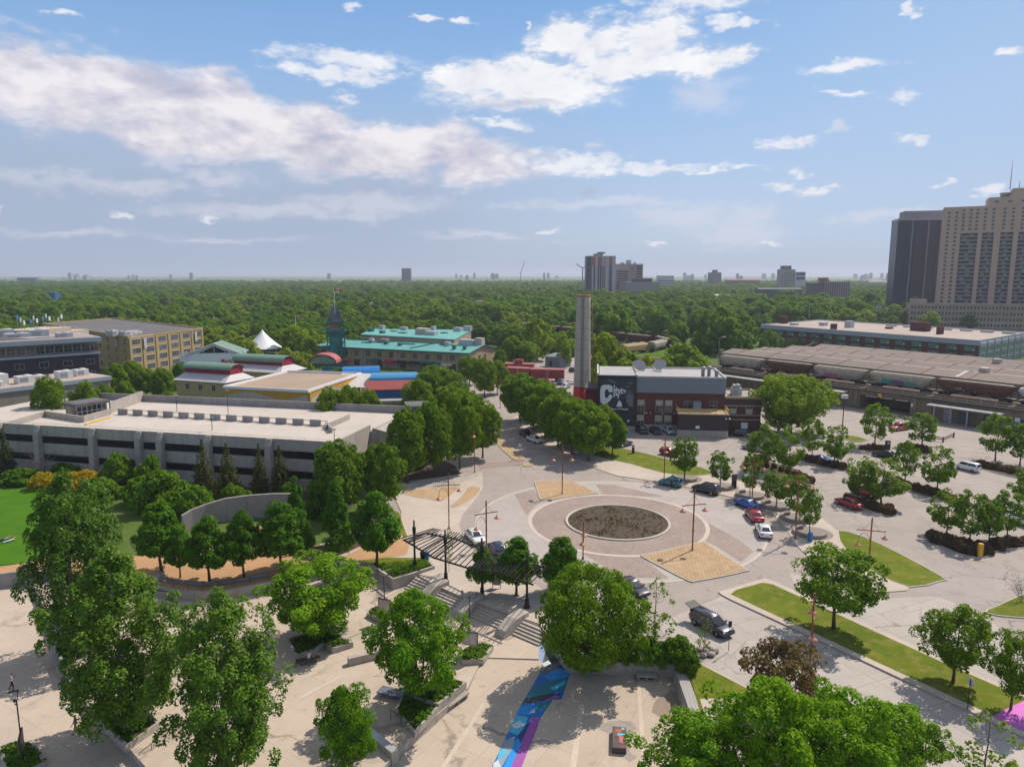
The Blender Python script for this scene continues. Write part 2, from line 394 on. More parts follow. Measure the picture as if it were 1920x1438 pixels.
# pavements
lw = Gs([(904,886),(906,916),(884,946),(866,968),(861,985),(866,1003),(880,1026),(905,1046),(950,1070),(1000,1094),(1040,1120),(1075,1150),(1120,1190),(1200,1235),(1280,1245),(1061,1237),(1010,1170),(960,1154),(876,1124),(812,1096),(783,1079),(813,1066),(803,1055),(690,1050),(655,1055),(655,1030),(715,1010),(752,990),(752,960),(738,930),(745,912),(800,899),(860,890)])
slab('pavement', lw, -.02, ZS, WALKM)
rw = Gs([(1137,886),(1160,893),(1230,903),(1290,914),(1340,925),(1390,937),(1420,949),(1450,966),(1474,990),(1487,1016),(1510,1040),(1555,1072),(1595,1090),(1640,1112),(1700,1108),(1705,1103),(1640,1075),(1585,1030),(1570,996),(1536,968),(1490,938),(1400,906),(1340,893),(1260,880),(1180,866),(1130,858)])
slab('pavement', rw, -.02, ZS, WALKM)
cr = Gs([(955,790),(985,815),(1010,836),(1050,852),(1100,872),(1137,886),(1180,868),(1130,842),(1165,812),(1100,800),(1040,770),(985,768)])
slab('pavement', cr, -.02, ZS-.01, WALKM)
sw2 = Gs([(1054,1160),(1120,1190),(1215,1200),(1290,1232),(1390,1283),(1500,1335),(1650,1410),(1650,1470),(1500,1400),(1400,1345),(1310,1290),(1270,1230),(1200,1215),(1120,1200)])
slab('pavement', sw2, -.02, ZS+.005, WALKM)
sheet('grass', Gs([(1200,1222),(1262,1210),(1300,1240),(1400,1292),(1440,1330),(1440,1420),(1330,1400),(1290,1255)]), .115, VERGE)
slab('pavement', Gs([(1312,1312),(1400,1310),(1500,1390),(1500,1470),(1340,1400)]), -.02, .13, WALKM)
# street south-east of the roundabout: cast concrete bays
sheet('road', Gs([(1230,1170),(1300,1140),(1352,1118),(1372,1128),(1600,1235),(1850,1352),(1990,1420),(1990,1640),(1700,1480),(1500,1362),(1390,1285),(1290,1234)]), .006, ROADC)
sheet('road', Gs([(1480,1075),(1560,1085),(1640,1122),(1760,1118),(1840,1150),(1920,1215),(2050,1300),(2050,1385),(1920,1318),(1640,1183),(1500,1115)]), .006, ROADC)
# long grass median
med = smooth(Gs([(1352,1116),(1360,1108),(1400,1096),(1428,1088),(1455,1093),(1640,1179),(1780,1243),(1920,1303),(2060,1365),(2060,1450),(1920,1384),(1840,1346),(1600,1232),(1440,1158)]), 3)
slab('kerb', med, -.02, .15, WALKM)
sheet('grass', Gs([(1370,1116),(1380,1108),(1430,1094),(1450,1098),(1640,1186),(1780,1250),(1920,1311),(2060,1375),(2060,1440),(1935,1380),(1845,1336),(1600,1223),(1440,1149)]), .165, VERGE)
sheet('painted_paving', Gs([(1862,1346),(1880,1335),(1930,1312),(2060,1375),(2060,1440),(1925,1376)]), .185, M('magenta_paint', (.55,.12,.47), .7, .12, 1.2))
for px in ([(1570,996),(1622,1008),(1690,1040),(1768,1083),(1766,1090),(1705,1102),(1640,1074),(1590,1040)],
           [(1846,1150),(1870,1136),(1920,1114),(2040,1070),(2060,1160),(1920,1160)],
           [(1100,846),(1150,840),(1190,846),(1250,861),(1318,878),(1336,889),(1300,893),(1240,887),(1180,870),(1130,860)],
           [(1575,818),(1600,818),(1628,826),(1600,829)]):
    p = smooth(Gs(px), 2); slab('kerb', p, -.02, .13, KERB); sheet('grass', inset(p, .15), .145, VERGE)
# car park: paler worn asphalt, painted bays
lot = Gs([(1180,845),(1145,825),(1170,806),(1350,818),(1420,792),(1560,760),(1700,772),(1940,812),(2100,860),(2100,1090),(1920,1110),(1846,1148),(1760,1118),(1700,1045),(1560,985),(1490,935),(1400,903),(1330,885),(1250,862)])
sheet('parking_lot', lot, .006, LOTM)
BAY = M('worn_bay_paint', (.5,.47,.43), .8, .3, 2)
mb = MB()
def bays(a, b, n, dep):
    a, b = G(*a), G(*b); e = (b-a)/n; nrm = Vector((-(b-a).y, (b-a).x, 0)).normalized()*dep
    for i in range(n+1):
        p = a+e*i; q = p+nrm; w = e.normalized()*.05
        mb.quad((*(p-w).to_2d(), .018), (*(p+w).to_2d(), .018), (*(q+w).to_2d(), .018), (*(q-w).to_2d(), .018))
bays((1330,822), (1420,838), 6, -5); bays((1500,880), (1600,918), 7, -5); bays((1650,888), (1740,915), 6, 5); bays((1790,880), (1900,920), 8, -5)
bays((1520,852), (1610,880), 7, 5); bays((1760,850), (1860,882), 8, -5)
mb.build('bay_marking', BAY, kind='structure')
sheet('painted_paving', Gs([(1168,812),(1182,811),(1184,817),(1170,818)]), .02, M('blue_bay_paint', (.08,.28,.5), .8, .2, 2))
# terrace, lawn and beds west of the roundabout
sheet('gravel_path', smooth(Gs([(-160,1060),(0,1062),(60,1052),(200,1040),(260,1043),(330,1030),(420,1000),(480,985),(560,1000),(560,1040),(600,1052),(560,1078),(470,1098),(380,1110),(300,1104),(230,1090),(150,1077),(0,1074),(-160,1076)]), 2), .02, GRAVEL)
sheet('gravel_path', smooth(Gs([(640,1050),(665,1035),(700,1020),(745,1010),(765,1015),(762,1040),(720,1047),(670,1052)]), 2), .025+ZS, GRAVEL)
sheet('path', Gs([(555,1035),(600,1020),(680,1000),(752,985),(755,1000),(700,1018),(655,1036),(640,1056),(600,1056)]), .03, WALKM)
sheet('lawn', smooth(Gs([(-260,905),(0,905),(60,908),(110,930),(120,985),(95,1030),(60,1050),(0,1060),(-260,1058)]), 2), .03, LAWN)
sheet('grass', Gs([(738,958),(748,962),(758,992),(764,1008),(756,1008),(745,990)]), ZS+.02, VERGE)
sheet('planting_bed', smooth(Gs([(690,935),(745,880),(790,862),(840,866),(862,884),(850,893),(800,897),(745,908),(700,938)]), 2), .03, SOIL)
sheet('planting_bed', smooth(Gs([(-100,890),(100,880),(300,890),(440,900),(580,900),(690,900),(650,960),(560,960),(430,955),(345,962),(250,940),(120,920),(-100,900)]), 2), .025, SOIL)
sheet('pavement', smooth(Gs([(742,922),(800,905),(862,893),(904,888),(900,892),(860,908),(800,918),(748,924)]), 2), ZS+.012, CONC)
# ------------------------------------------------------------------ trees
BARK = M('bark', (.115,.085,.065), .95, .35, 6, bmp=.4, obj=True)
BARK_P = M('pale_bark', (.27,.25,.21), .95, .3, 6, bmp=.3, obj=True)
L_ASH = leafmat('ash_leaves', (0.112, 0.247,.004), .33)
L_POP = leafmat('poplar_leaves', (0.076, 0.170,.005), .3, .2, .3)
L_LIN = leafmat('linden_leaves', (0.067, 0.180,.004), .3)
L_STREET = leafmat('street_tree_leaves', (.118,.218,.005), .32)
L_YOUNG = leafmat('young_maple_leaves', (0.112, 0.203,.007), .33)
L_ELM = leafmat('elm_leaves', (0.125, 0.213,.004), .33)
L_DENSE = leafmat('boxelder_leaves', (0.096, 0.198,.003), .32)
L_WOOD = leafmat('woodland_leaves', (0.101, 0.203,.010), .34, .5)
L_WOODL = leafmat('pale_woodland_leaves', (0.163, 0.252,.010), .33, .45)
L_BROWN = leafmat('purple_brown_leaves', (.105,.085,.042), .3)
L_SPR = leafmat('spruce_needles', (.075,.098,.028), .25, .35)
L_HEDGE = leafmat('hedge_leaves', (.115,.088,.060), .25, .5)
L_YEL = leafmat('yellow_shrub_leaves', (.34,.27,.004), .35)
L_BUSH = leafmat('shrub_leaves', (0.082, 0.183,.006), .32)
L_CLIP = leafmat('clipped_shrub_leaves', (0.095, 0.233,.005), .32)
PROF = {
 'round': lambda t: np.sqrt(np.maximum(0, 1-(2*t-1)**2)),
 'oval': lambda t: np.maximum(0, 1-np.abs(2*t-.9)**2.4)**.55,
 'pyr': lambda t: np.minimum(1, (t/.2))**.55*np.maximum(0, 1-np.maximum(0, (t-.2)/.82)**1.35)**.8,
 'cone': lambda t: np.minimum(1, t/.1)**.5*np.maximum(.04, 1-t)**.8,
 'spread': lambda t: np.minimum(1, .45+t*1.2)*np.sqrt(np.maximum(0, 1-np.maximum(0, (t-.35)/.65)**2.2)),
 'col': lambda t: np.minimum(1, t/.12)**.5*np.maximum(0, 1-np.maximum(0, (t-.35)/.65)**2)**.6,
 'dome': lambda t: np.sqrt(np.maximum(0, 1-t**2)),
}
def leaf_arrays(C, cr, nl, size, rng, flat=.8, up=.45, aspect=.62):
    """nl leaf faces on each clump C (n,3) of radius cr (n)"""
    n = len(C); idx = np.repeat(np.arange(n), nl); N = len(idx)
    ax = C-C.mean(0); ax /= np.linalg.norm(ax, axis=1, keepdims=True)+1e-6
    d = rng.normal(size=(N,3))+ax[idx]*.55+np.array([0,0,up*.7]); d /= np.linalg.norm(d, axis=1, keepdims=True)
    p = C[idx]+d*(cr[idx]*(rng.uniform(.35,1,N)**.5))[:,None]*np.array([1,1,flat])
    nr = d*.55+rng.normal(size=(N,3))*.42+np.array([0,0,up]); nr /= np.linalg.norm(nr, axis=1, keepdims=True)
    tv = np.cross(nr, rng.normal(size=(N,3))); tv /= np.linalg.norm(tv, axis=1, keepdims=True)+1e-6
    bv = np.cross(nr, tv); s = (size*rng.uniform(.65,1.35,N))[:,None]
    V = np.stack([p-tv*s*.5, p+bv*s*aspect*.5+nr*s*.08, p+tv*s*.5, p-bv*s*aspect*.5+nr*s*.08], 1).reshape(-1,3)
    tone = np.clip(.45+rng.normal(size=n)[idx]*.13+rng.normal(size=N)*.2, 0, 1)
    return V, np.repeat(tone, 4)
def quads_mesh(name, V, tone, mats, extra=None):
    """leaf quads, optionally with a wood mesh (MB) in a second material"""
    nv = len(V); nf = nv//4
    ev = np.array(extra.v, float).reshape(-1,3) if extra else np.zeros((0,3))
    ef = extra.f if extra else []
    me = bpy.data.meshes.new(name)
    me.vertices.add(nv+len(ev)); me.vertices.foreach_set('co', np.concatenate([V, ev]).astype(np.float32).ravel())
    le = [len(f) for f in ef]; me.loops.add(nv+sum(le)); me.polygons.add(nf+len(ef))
    li = np.concatenate([np.arange(nv), np.array([i+nv for f in ef for i in f], int)]).astype(np.int32)
    me.loops.foreach_set('vertex_index', li)
    st = np.concatenate([np.arange(nf)*4, nv+np.cumsum([0]+le[:-1]) if ef else np.zeros(0)]).astype(np.int32)
    me.polygons.foreach_set('loop_start', st)
    me.polygons.foreach_set('material_index', np.concatenate([np.zeros(nf), np.ones(len(ef))]).astype(np.int32))
    for m in mats: me.materials.append(m)
    a = me.attributes.new('tone', 'FLOAT', 'POINT'); a.data.foreach_set('value', np.concatenate([tone, np.zeros(len(ev))]).astype(np.float32))
    me.update(calc_edges=True); me.validate(); return me
def clumps(kind, R, z0, h, n, rng, rough=.22, csize=.24, inner=.35, lobes=3):
    t = rng.uniform(.02, 1, n*4); keep = rng.uniform(0, 1, n*4) < PROF[kind](t)*.9+.1; t = t[keep][:n]
    n = len(t); a = rng.uniform(0, 2*np.pi, n); ph = rng.uniform(0, 6.28, 4)
    lob = 1+rough*np.sin(lobes*a+ph[0]+t*3)*.6+rough*np.sin((lobes+2)*a+ph[1]-t*5)*.5+rough*rng.normal(size=n)*.35
    f = inner+(1-inner)*rng.uniform(0, 1, n)**.45
    r = R*PROF[kind](t)*lob*f
    cr = R*csize*rng.uniform(.65, 1.25, n)
    C = np.stack([r*np.cos(a), r*np.sin(a), z0+t*h*(1-csize*.3)], 1)
    C[:,0] *= 1-cr/R*.4; C[:,1] *= 1-cr/R*.4
    return C, cr
def wood(C, z0, h, r0, rng, limbs=14, stems=1, lean=.0, top=.75):
    mb = MB()
    for s in range(stems):
        a = rng.uniform(0, 6.28); off = np.array([math.cos(a), math.sin(a)])*(0 if stems == 1 else .25+.1*s)
        ex = off*(1 if stems == 1 else 3.2)+rng.normal(size=2)*h*lean
        zt = z0+h*top*(1 if s == 0 else rng.uniform(.6,.9))
        path = [Vector((off[0]*.5, off[1]*.5, -.08))]
        for k in range(1, 6):
            q = k/5; path.append(Vector((off[0]*.5+ex[0]*q**1.3+rng.normal()*r0*.5, off[1]*.5+ex[1]*q**1.3+rng.normal()*r0*.5, zt*q)))
        rr = r0*(1 if stems == 1 else .6)
        mb.tube(path, [rr*1.35, rr*.95, rr*.78, rr*.58, rr*.36, rr*.12], 7)
        pick = rng.choice(len(C), min(limbs//stems, len(C)), replace=False)
        for i in pick:
            c = Vector(C[i]); zz = min(max(z0*.75, c.z-abs(Vector((c.x,c.y)).length)*.75), zt*.95)
            q = zz/zt; k = min(4, int(q*5)); b = path[k].lerp(path[k+1], q*5-k)
            mid = b.lerp(c, .55)+Vector((0,0,-.06*h))
            mb.tube([b, mid, c], [rr*.42*(1-q*.6), rr*.26*(1-q*.5), rr*.07], 5)
    return mb
TREES = {}
def kind_tree(key, kind, R, z0, h, mat, n, nl, leaf, bark=BARK, r0=.16, limbs=14, stems=1, nvar=2, whole=False, rough=.22, csize=.24, inner=.35, flat=.8, seed=0, top=.75, lean=0, up=.45):
    """unit tree (real metres, R crown radius, z0 clear stem, h crown depth), nvar shapes"""
    out = []
    for k in range(nvar):
        rng = np.random.default_rng(hash((seed, k, n)) % 9999+k*17+seed*131)
        C, cr = clumps(kind, R, z0, h, n, rng, rough, csize, inner)
        V, tone = leaf_arrays(C, cr, nl, leaf, rng, flat, up)
        wd = wood(C, z0, h, r0, rng, limbs, stems, lean, top)
        if whole: out.append((quads_mesh(key, V, tone, [mat, bark], wd), None))
        else: out.append((quads_mesh(key+'_crown', V, tone, [mat]), wd.mesh(key+'_trunk', bark)))
    co_ = np.array([v.co[:] for v in out[0][0].vertices]); rad = np.hypot(co_[:,0], co_[:,1])
    TREES[key] = (out, float(np.percentile(rad, 97.5)), float(np.percentile(co_[:,2], 99.8)))
def plant(key, name, label, cat, loc, H=None, W=None, group=None, var=None, rz=None):
    meshes, R, HT = TREES[key]
    cm, tm = meshes[(random.randrange(len(meshes)) if var is None else var) % len(meshes)]
    s = (H or HT)/HT; sx = (W/(2*R)) if W else s
    rz = random.uniform(0, 6.28) if rz is None else rz
    if tm is None:
        o = mobj(name, cm, None, loc, rz); o.scale = (sx, sx, s); return tag(o, label, cat, group)
    t = thing(name, label, cat, loc, rz, group); t.scale = (sx, sx, s)
    mobj('crown', cm, t); mobj('trunk', tm, t)
    return t
def conifer(key, R, h, nvar=2, seed=5):
    out = []
    for k in range(nvar):
        rng = np.random.default_rng(seed+k); C = []; cr = []
        tiers = 19
        for i in range(tiers):
            q = i/(tiers-1); z = .35+q*(h-.5); r = R*(1-q)**.85*(1+.12*rng.normal())+.05
            nb = max(3, int(11*(1-q)+3)); a0 = rng.uniform(0, 6.28)
            for j in range(nb):
                a = a0+6.283*j/nb+rng.normal()*.12; rl = r*rng.uniform(.75, 1.12)
                for g in np.linspace(.3, 1, max(2, int(rl/.3))):
                    C.append((rl*g*math.cos(a), rl*g*math.sin(a), z-.22*rl*g*g+rng.normal()*.03)); cr.append(.2*(1.15-.45*g))
        C = np.array(C); cr = np.array(cr)
        V, tone = leaf_arrays(C, cr, 12, .3, rng, .6, .35, .4)
        mb = MB().tube([(0,0,-.1),(0,0,h*.5),(0,0,h*.97)], [.17,.1,.02], 7)
        out.append((quads_mesh(key+'_crown', V, tone, [L_SPR]), mb.mesh(key+'_trunk', BARK)))
    TREES[key] = (out, R, h)
# forms (sizes in metres)
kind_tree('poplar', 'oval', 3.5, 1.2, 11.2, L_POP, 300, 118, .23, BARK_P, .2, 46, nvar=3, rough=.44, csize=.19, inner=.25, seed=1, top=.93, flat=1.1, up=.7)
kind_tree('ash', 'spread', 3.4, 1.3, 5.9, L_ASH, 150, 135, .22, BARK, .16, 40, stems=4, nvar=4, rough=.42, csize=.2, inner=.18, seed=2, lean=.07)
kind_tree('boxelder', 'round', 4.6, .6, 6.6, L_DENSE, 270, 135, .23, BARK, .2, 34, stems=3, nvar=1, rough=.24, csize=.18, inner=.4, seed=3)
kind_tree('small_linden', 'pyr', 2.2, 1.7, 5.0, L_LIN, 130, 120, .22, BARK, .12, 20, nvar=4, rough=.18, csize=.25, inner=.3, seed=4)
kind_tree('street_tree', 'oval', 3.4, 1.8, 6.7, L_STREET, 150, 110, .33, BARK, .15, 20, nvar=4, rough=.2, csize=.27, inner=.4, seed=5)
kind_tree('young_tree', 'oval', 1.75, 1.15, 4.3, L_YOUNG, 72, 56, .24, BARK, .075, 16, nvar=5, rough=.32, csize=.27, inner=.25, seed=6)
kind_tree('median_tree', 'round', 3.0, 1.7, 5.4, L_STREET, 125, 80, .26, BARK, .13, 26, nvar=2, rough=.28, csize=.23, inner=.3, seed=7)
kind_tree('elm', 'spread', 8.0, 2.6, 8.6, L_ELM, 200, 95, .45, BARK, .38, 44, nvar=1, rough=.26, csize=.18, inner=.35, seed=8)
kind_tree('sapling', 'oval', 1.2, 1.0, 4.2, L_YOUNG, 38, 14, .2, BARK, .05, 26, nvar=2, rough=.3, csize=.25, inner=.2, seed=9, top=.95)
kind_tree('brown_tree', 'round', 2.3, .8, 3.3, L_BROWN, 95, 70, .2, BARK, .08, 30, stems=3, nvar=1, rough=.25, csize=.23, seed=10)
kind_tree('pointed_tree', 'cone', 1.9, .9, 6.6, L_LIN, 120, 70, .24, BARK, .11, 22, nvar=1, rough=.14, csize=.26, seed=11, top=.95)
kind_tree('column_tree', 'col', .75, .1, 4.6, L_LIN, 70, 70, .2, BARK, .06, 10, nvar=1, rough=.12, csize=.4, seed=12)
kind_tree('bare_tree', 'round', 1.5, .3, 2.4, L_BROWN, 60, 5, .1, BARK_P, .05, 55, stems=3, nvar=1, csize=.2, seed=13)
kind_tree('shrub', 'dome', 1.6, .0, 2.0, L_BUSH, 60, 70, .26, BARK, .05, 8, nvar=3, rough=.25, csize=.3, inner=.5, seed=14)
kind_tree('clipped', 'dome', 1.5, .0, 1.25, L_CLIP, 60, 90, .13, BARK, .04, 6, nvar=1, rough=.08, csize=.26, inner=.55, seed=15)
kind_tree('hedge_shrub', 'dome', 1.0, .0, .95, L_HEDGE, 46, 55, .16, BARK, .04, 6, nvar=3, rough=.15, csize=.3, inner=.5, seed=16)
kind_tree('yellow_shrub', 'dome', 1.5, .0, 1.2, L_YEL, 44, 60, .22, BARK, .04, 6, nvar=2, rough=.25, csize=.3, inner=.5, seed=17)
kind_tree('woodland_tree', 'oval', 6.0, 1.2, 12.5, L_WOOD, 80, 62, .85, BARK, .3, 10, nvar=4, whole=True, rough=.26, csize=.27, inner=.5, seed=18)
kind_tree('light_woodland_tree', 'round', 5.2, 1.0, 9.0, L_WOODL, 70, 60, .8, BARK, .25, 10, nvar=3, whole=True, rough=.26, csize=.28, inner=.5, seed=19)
conifer('spruce', 2.1, 6.6)
def tree_px(key, name, label, cat, u, vb, vt, w, z=0.0, group=None, ub=None, base=None, **kw):
    """plant where the photo shows it: u crown centre, vb foot, vt top, w crown width (photo pixels)"""
    p = base or G(ub or u, vb, z)
    H = zat(p.y, vt)-p.z; W = w*pxm(p.y, p.z+H*.55)
    return plant(key, name, label, cat, (p.x, p.y, p.z), H, W, group, **kw)
# ------------------------------------------------------------------ vehicles
TYRE = M('tyre_rubber', (.018,.018,.019), .85, .1, 4, obj=True); RIM = M('wheel_rim', (.42,.43,.45), .35, .1, 3, metal=.7, obj=True)
CGLASS = glassmat('car_glass', (.014,.019,.024), .05, .9); DARKTRIM = M('dark_trim', (.03,.03,.032), .6, .1, 3, obj=True)
LAMPG = M('headlight_glass', (.62,.64,.66), .15, .05, 3, spec=.8, obj=True); TAIL = M('tail_light', (.35,.012,.01), .25, .1, 3, obj=True)
PLATE = M('number_plate', (.6,.62,.64), .5, .05, 3, obj=True)
def paint(name, c, metal=.25):
    m = M(name, c, .28, .04, 1.2, metal, .7, obj=True)
    m.node_tree.nodes['Principled BSDF'].inputs['Coat Weight'].default_value = .6
    m.node_tree.nodes['Principled BSDF'].inputs['Coat Roughness'].default_value = .08
    return m
# L, W, belt profile [(x/L, z)], cabin: base x0,x1, roof x0,x1 (fractions of L from rear), roof z, wheel r
CARS = {
 'sedan': (4.75,1.82,[(0,.62),(.02,.93),(.10,1.02),(.22,1.03),(.70,.97),(.88,.86),(.98,.72),(1,.52)],(.10,.76,.27,.56),1.45,.33),
 'coupe': (4.75,1.9,[(0,.6),(.02,.98),(.10,1.06),(.25,1.03),(.66,.99),(.88,.88),(.98,.74),(1,.5)],(.12,.70,.34,.54),1.36,.36),
 'hatchback': (4.15,1.75,[(0,.6),(.015,1.0),(.10,1.05),(.3,1.02),(.74,1.0),(.9,.9),(.985,.74),(1,.5)],(.02,.80,.10,.57),1.5,.32),
 'suv': (4.7,1.88,[(0,.62),(.015,1.08),(.08,1.14),(.3,1.12),(.72,1.09),(.9,1.0),(.985,.84),(1,.55)],(.015,.78,.08,.58),1.72,.37),
 'wagon': (4.8,1.82,[(0,.62),(.015,1.02),(.08,1.08),(.3,1.06),(.72,1.03),(.9,.94),(.985,.8),(1,.52)],(.015,.78,.09,.58),1.62,.35),
 'box_car': (4.25,1.76,[(0,.6),(.01,1.1),(.06,1.14),(.3,1.12),(.78,1.08),(.92,1.0),(.985,.86),(1,.52)],(.01,.86,.03,.72),1.64,.32),
 'pickup': (5.5,1.95,[(0,.65),(.01,1.05),(.05,1.08),(.3,1.08),(.72,1.1),(.9,1.04),(.99,.9),(1,.55)],(.40,.80,.42,.63),1.82,.39),
}
_CM = {}
def car_mesh(ty, open_gate=False):
    if (ty, open_gate) in _CM: return _CM[ty, open_gate]
    L, W, prof, (b0, b1, r0, r1), rz, wr = CARS[ty]
    X = lambda f: (f-.5)*L
    xs = sorted(set([p[0] for p in prof]+[.06,.16,.4,.5,.6,.8,.95]))
    pz = lambda f: np.interp(f, [p[0] for p in prof], [p[1] for p in prof])
    def ring(f):
        z = pz(f); w = W/2*(1-.16*max(0, (abs(f-.5)-.36)/.14)**2); zb = .22+.16*max(0, (abs(f-.5)-.42)/.08)
        h = z-zb; x = X(f)
        half = [(w*.86, zb), (w*.97, zb+h*.18), (w, zb+h*.5), (w*.975, zb+h*.8), (w*.9, z-.03), (w*.78, z)]
        return [(x, -y, zz) for y, zz in half]+[(x, y, zz) for y, zz in half[::-1]]
    b = MB(); b.loft([ring(f) for f in xs])
    # cabin
    wb, wr_ = W/2*.86, W/2*.70; k = 4
    def cab(f0, f1, t):                      # outline at height fraction t
        x0, x1 = X(b0+(r0-b0)*t), X(b1+(r1-b1)*t); w = wb+(wr_-wb)*t
        z = (pz(b0+.04)*.5+pz(b1-.04)*.5-.03)*(1-t)+rz*t
        c = .12
        return [(x0+c, -w, z), (x1-c, -w, z), (x1, -w+c*1.3, z), (x1, w-c*1.3, z), (x1-c, w, z), (x0+c, w, z), (x0, w-c*1.3, z), (x0, -w+c*1.3, z)]
    R_ = [cab(b0, b1, t) for t in (0, .5, .93)]+[[(x*.985+.0*L, y*.93, rz+.015) for x, y, z in cab(b0, b1, .97)]]
    b.loft(R_)
    body = b.mesh('car_body', [DARKTRIM])
    def pane(i0, i1, m0=.06, m1=.06, t0=.08, t1=.86):
        lo, hi = cab(0,0,t0), cab(0,0,t1); a, c = Vector(lo[i0]), Vector(lo[i1]); d, e = Vector(hi[i0]), Vector(hi[i1])
        q = [a.lerp(c, m0), c.lerp(a, m1), e.lerp(d, m1), d.lerp(e, m0)]
        n = (q[1]-q[0]).cross(q[3]-q[0]).normalized()*.014
        return [v+n for v in q]
    parts = []
    def add(name, mb, mat): parts.append((name, mb.mesh(name, mat), (0,0,0), None))
    q = pane(2, 3); add('windscreen', MB().quad(*q), CGLASS)
    if not open_gate: q = pane(6, 7); add('rear_window', MB().quad(*q), CGLASS)
    for (i0, i1) in ((0, 1), (4, 5)):
        m = MB(); q = pane(i0, i1, .03, .03)
        f = .5
        a, c, e, d = q
        m.quad(a, a.lerp(c, f-.02), d.lerp(e, f-.02), d); m.quad(a.lerp(c, f+.02), c, e, d.lerp(e, f+.02))
        add('side_window', m, CGLASS)
    def tyre():
        return MB().lathe([(wr*.62,-.1),(wr*.96,-.1),(wr,-.06),(wr,.06),(wr*.96,.1),(wr*.62,.1)], n=18)
    def rim():
        m = MB().lathe([(.03,.115),(wr*.2,.112),(wr*.62,.092),(wr*.66,.10)], n=18)
        for j in range(5):
            a = 6.283*j/5; m.add([(wr*.1*math.cos(a+1),wr*.1*math.sin(a+1),.125),(wr*.62*math.cos(a+.12),wr*.62*math.sin(a+.12),.11),(wr*.62*math.cos(a-.12),wr*.62*math.sin(a-.12),.11)], [(0,2,1),(0,1,2)])
        return m
    ty_me = tyre(); tm = ty_me.mesh('wheel', TYRE); rm = rim().mesh('rim', RIM)
    for fx in (.185, .80):
        for sgn in (-1, 1): parts.append(('wheel', tm, (X(fx), sgn*(W/2-.085), wr), (sgn, rm)))
    for sgn in (-1, 1):
        y = sgn*W/2*.68; zf = pz(.965); zr = pz(.02)-.1
        add('headlight', MB().box(X(.955), y-.19, zf-.17, X(.955)+.13, y+.19, zf-.02), LAMPG)
        add('tail_light', MB().box(X(0)-.012, y-.17, zr-.14, X(.02)+.03, y+.17, zr+.03), TAIL)
        add('wing_mirror', MB().box(X(b1)-.38, sgn*(W/2+.06)-.09, pz(b1)-.0, X(b1)-.24, sgn*(W/2+.06)+.09, pz(b1)+.14), None)
        xs_ = X(.185), X(.80)
    add('number_plate', MB().box(X(0)-.02, -.16, .55, X(0)+.02, .16, .68), PLATE)
    add('grille', MB().box(X(1)-.05, -.5, .42, X(1)+.008, .5, .60), DARKTRIM)
    if ty == 'pickup': add('cargo_bed', MB().box(X(.03), -W/2*.78, 1.0, X(.38), W/2*.78, 1.095), DARKTRIM)
    if open_gate:
        g = MB(); x0 = X(.06); z0 = rz-.05
        g.add([(x0,-.72,z0),(x0,.72,z0),(x0-.95,.68,z0+.28),(x0-.95,-.68,z0+.28),(x0,-.72,z0-.06),(x0,.72,z0-.06),(x0-.95,.68,z0+.2),(x0-.95,-.68,z0+.2)],
              [(0,1,2,3),(7,6,5,4),(0,3,7,4),(1,5,6,2),(2,6,7,3)])
        parts.append(('tailgate', g.mesh('tailgate', [DARKTRIM]), (0,0,0), 'paint'))
        add('boot_opening', MB().box(X(0)+.0, -.6, .75, X(.03), .6, rz-.2), DARKTRIM)
    _CM[ty, open_gate] = (body, parts, W); return _CM[ty, open_gate]
def setmat(o, m):
    o.material_slots[0].link = 'OBJECT'; o.material_slots[0].material = m
def car(ty, p, ang, mat, label, group=None, gate=False, simple=False, cat='car'):
    body, parts, W = car_mesh(ty, gate)
    t = thing('parked_car' if ty != 'pickup' else 'pickup_truck', label, cat, p, ang, group)
    setmat(mobj('body', body, t), mat)
    for name, me, loc, ex in parts:
        if simple and name in ('wing_mirror', 'grille', 'number_plate'): continue
        o = mobj(name, me, t, loc)
        if name == 'wheel':
            o.rotation_euler = (math.pi/2 if ex[0] < 0 else -math.pi/2, 0, 0); mobj('rim', ex[1], o)
        elif name == 'tailgate': pass
        elif name == 'wing_mirror':
            if not me.materials or me.materials[0] is None: me.materials.clear(); me.materials.append(DARKTRIM)
            setmat(o, mat)
    return t
def car_w(ty, rear, front, mat, label, z=.03, side=1, **kw):
    """stand the car on the surveyed feet of its two near wheels"""
    a, b = G(*rear, z), G(*front, z); e = (b-a).normalized(); n = Vector((-e.y, e.x, 0))
    if n.y*side < 0: n = -n
    c = (a+b)/2+n*(CARS[ty][1]/2-.08)
    return car(ty, (c.x, c.y, z), math.atan2(e.y, e.x), mat, label, **kw)
def car_c(ty, u, v, deg, mat, label, z=.03, **kw):
    p = G(u, v, z); return car(ty, p, RAD(deg), mat, label, **kw)
PW = paint('white_car_paint', (.72,.72,.71), 0); PK = paint('black_car_paint', (.012,.012,.014)); PR = paint('red_car_paint', (.36,.012,.022)); PB = paint('blue_car_paint', (.012,.085,.36))
PG = paint('dark_grey_car_paint', (.045,.045,.055)); PT = paint('teal_car_paint', (.03,.17,.21)); PS = paint('silver_car_paint', (.36,.37,.39)); PN = paint('navy_car_paint', (.02,.03,.10)); PLB = paint('pale_blue_car_paint', (.42,.56,.62)); PRO = paint('orange_red_car_paint', (.40,.035,.02)); PPK = paint('faded_red_car_paint', (.48,.07,.10))
PV = paint('plum_grey_car_paint', (.040,.036,.052))
GK = 'cars parked round the roundabout'; GL = 'cars in the car park'; GN = 'cars beyond the street trees'
car_w('wagon',(1304,1173),(1343,1194),PV,'dark plum-grey wagon with its tailgate raised, parked beside the median',gate=True,group=GK)
car_w('sedan',(1160,1103),(1190,1121),PG,'dark grey saloon half hidden behind the broad round tree',group=GK)
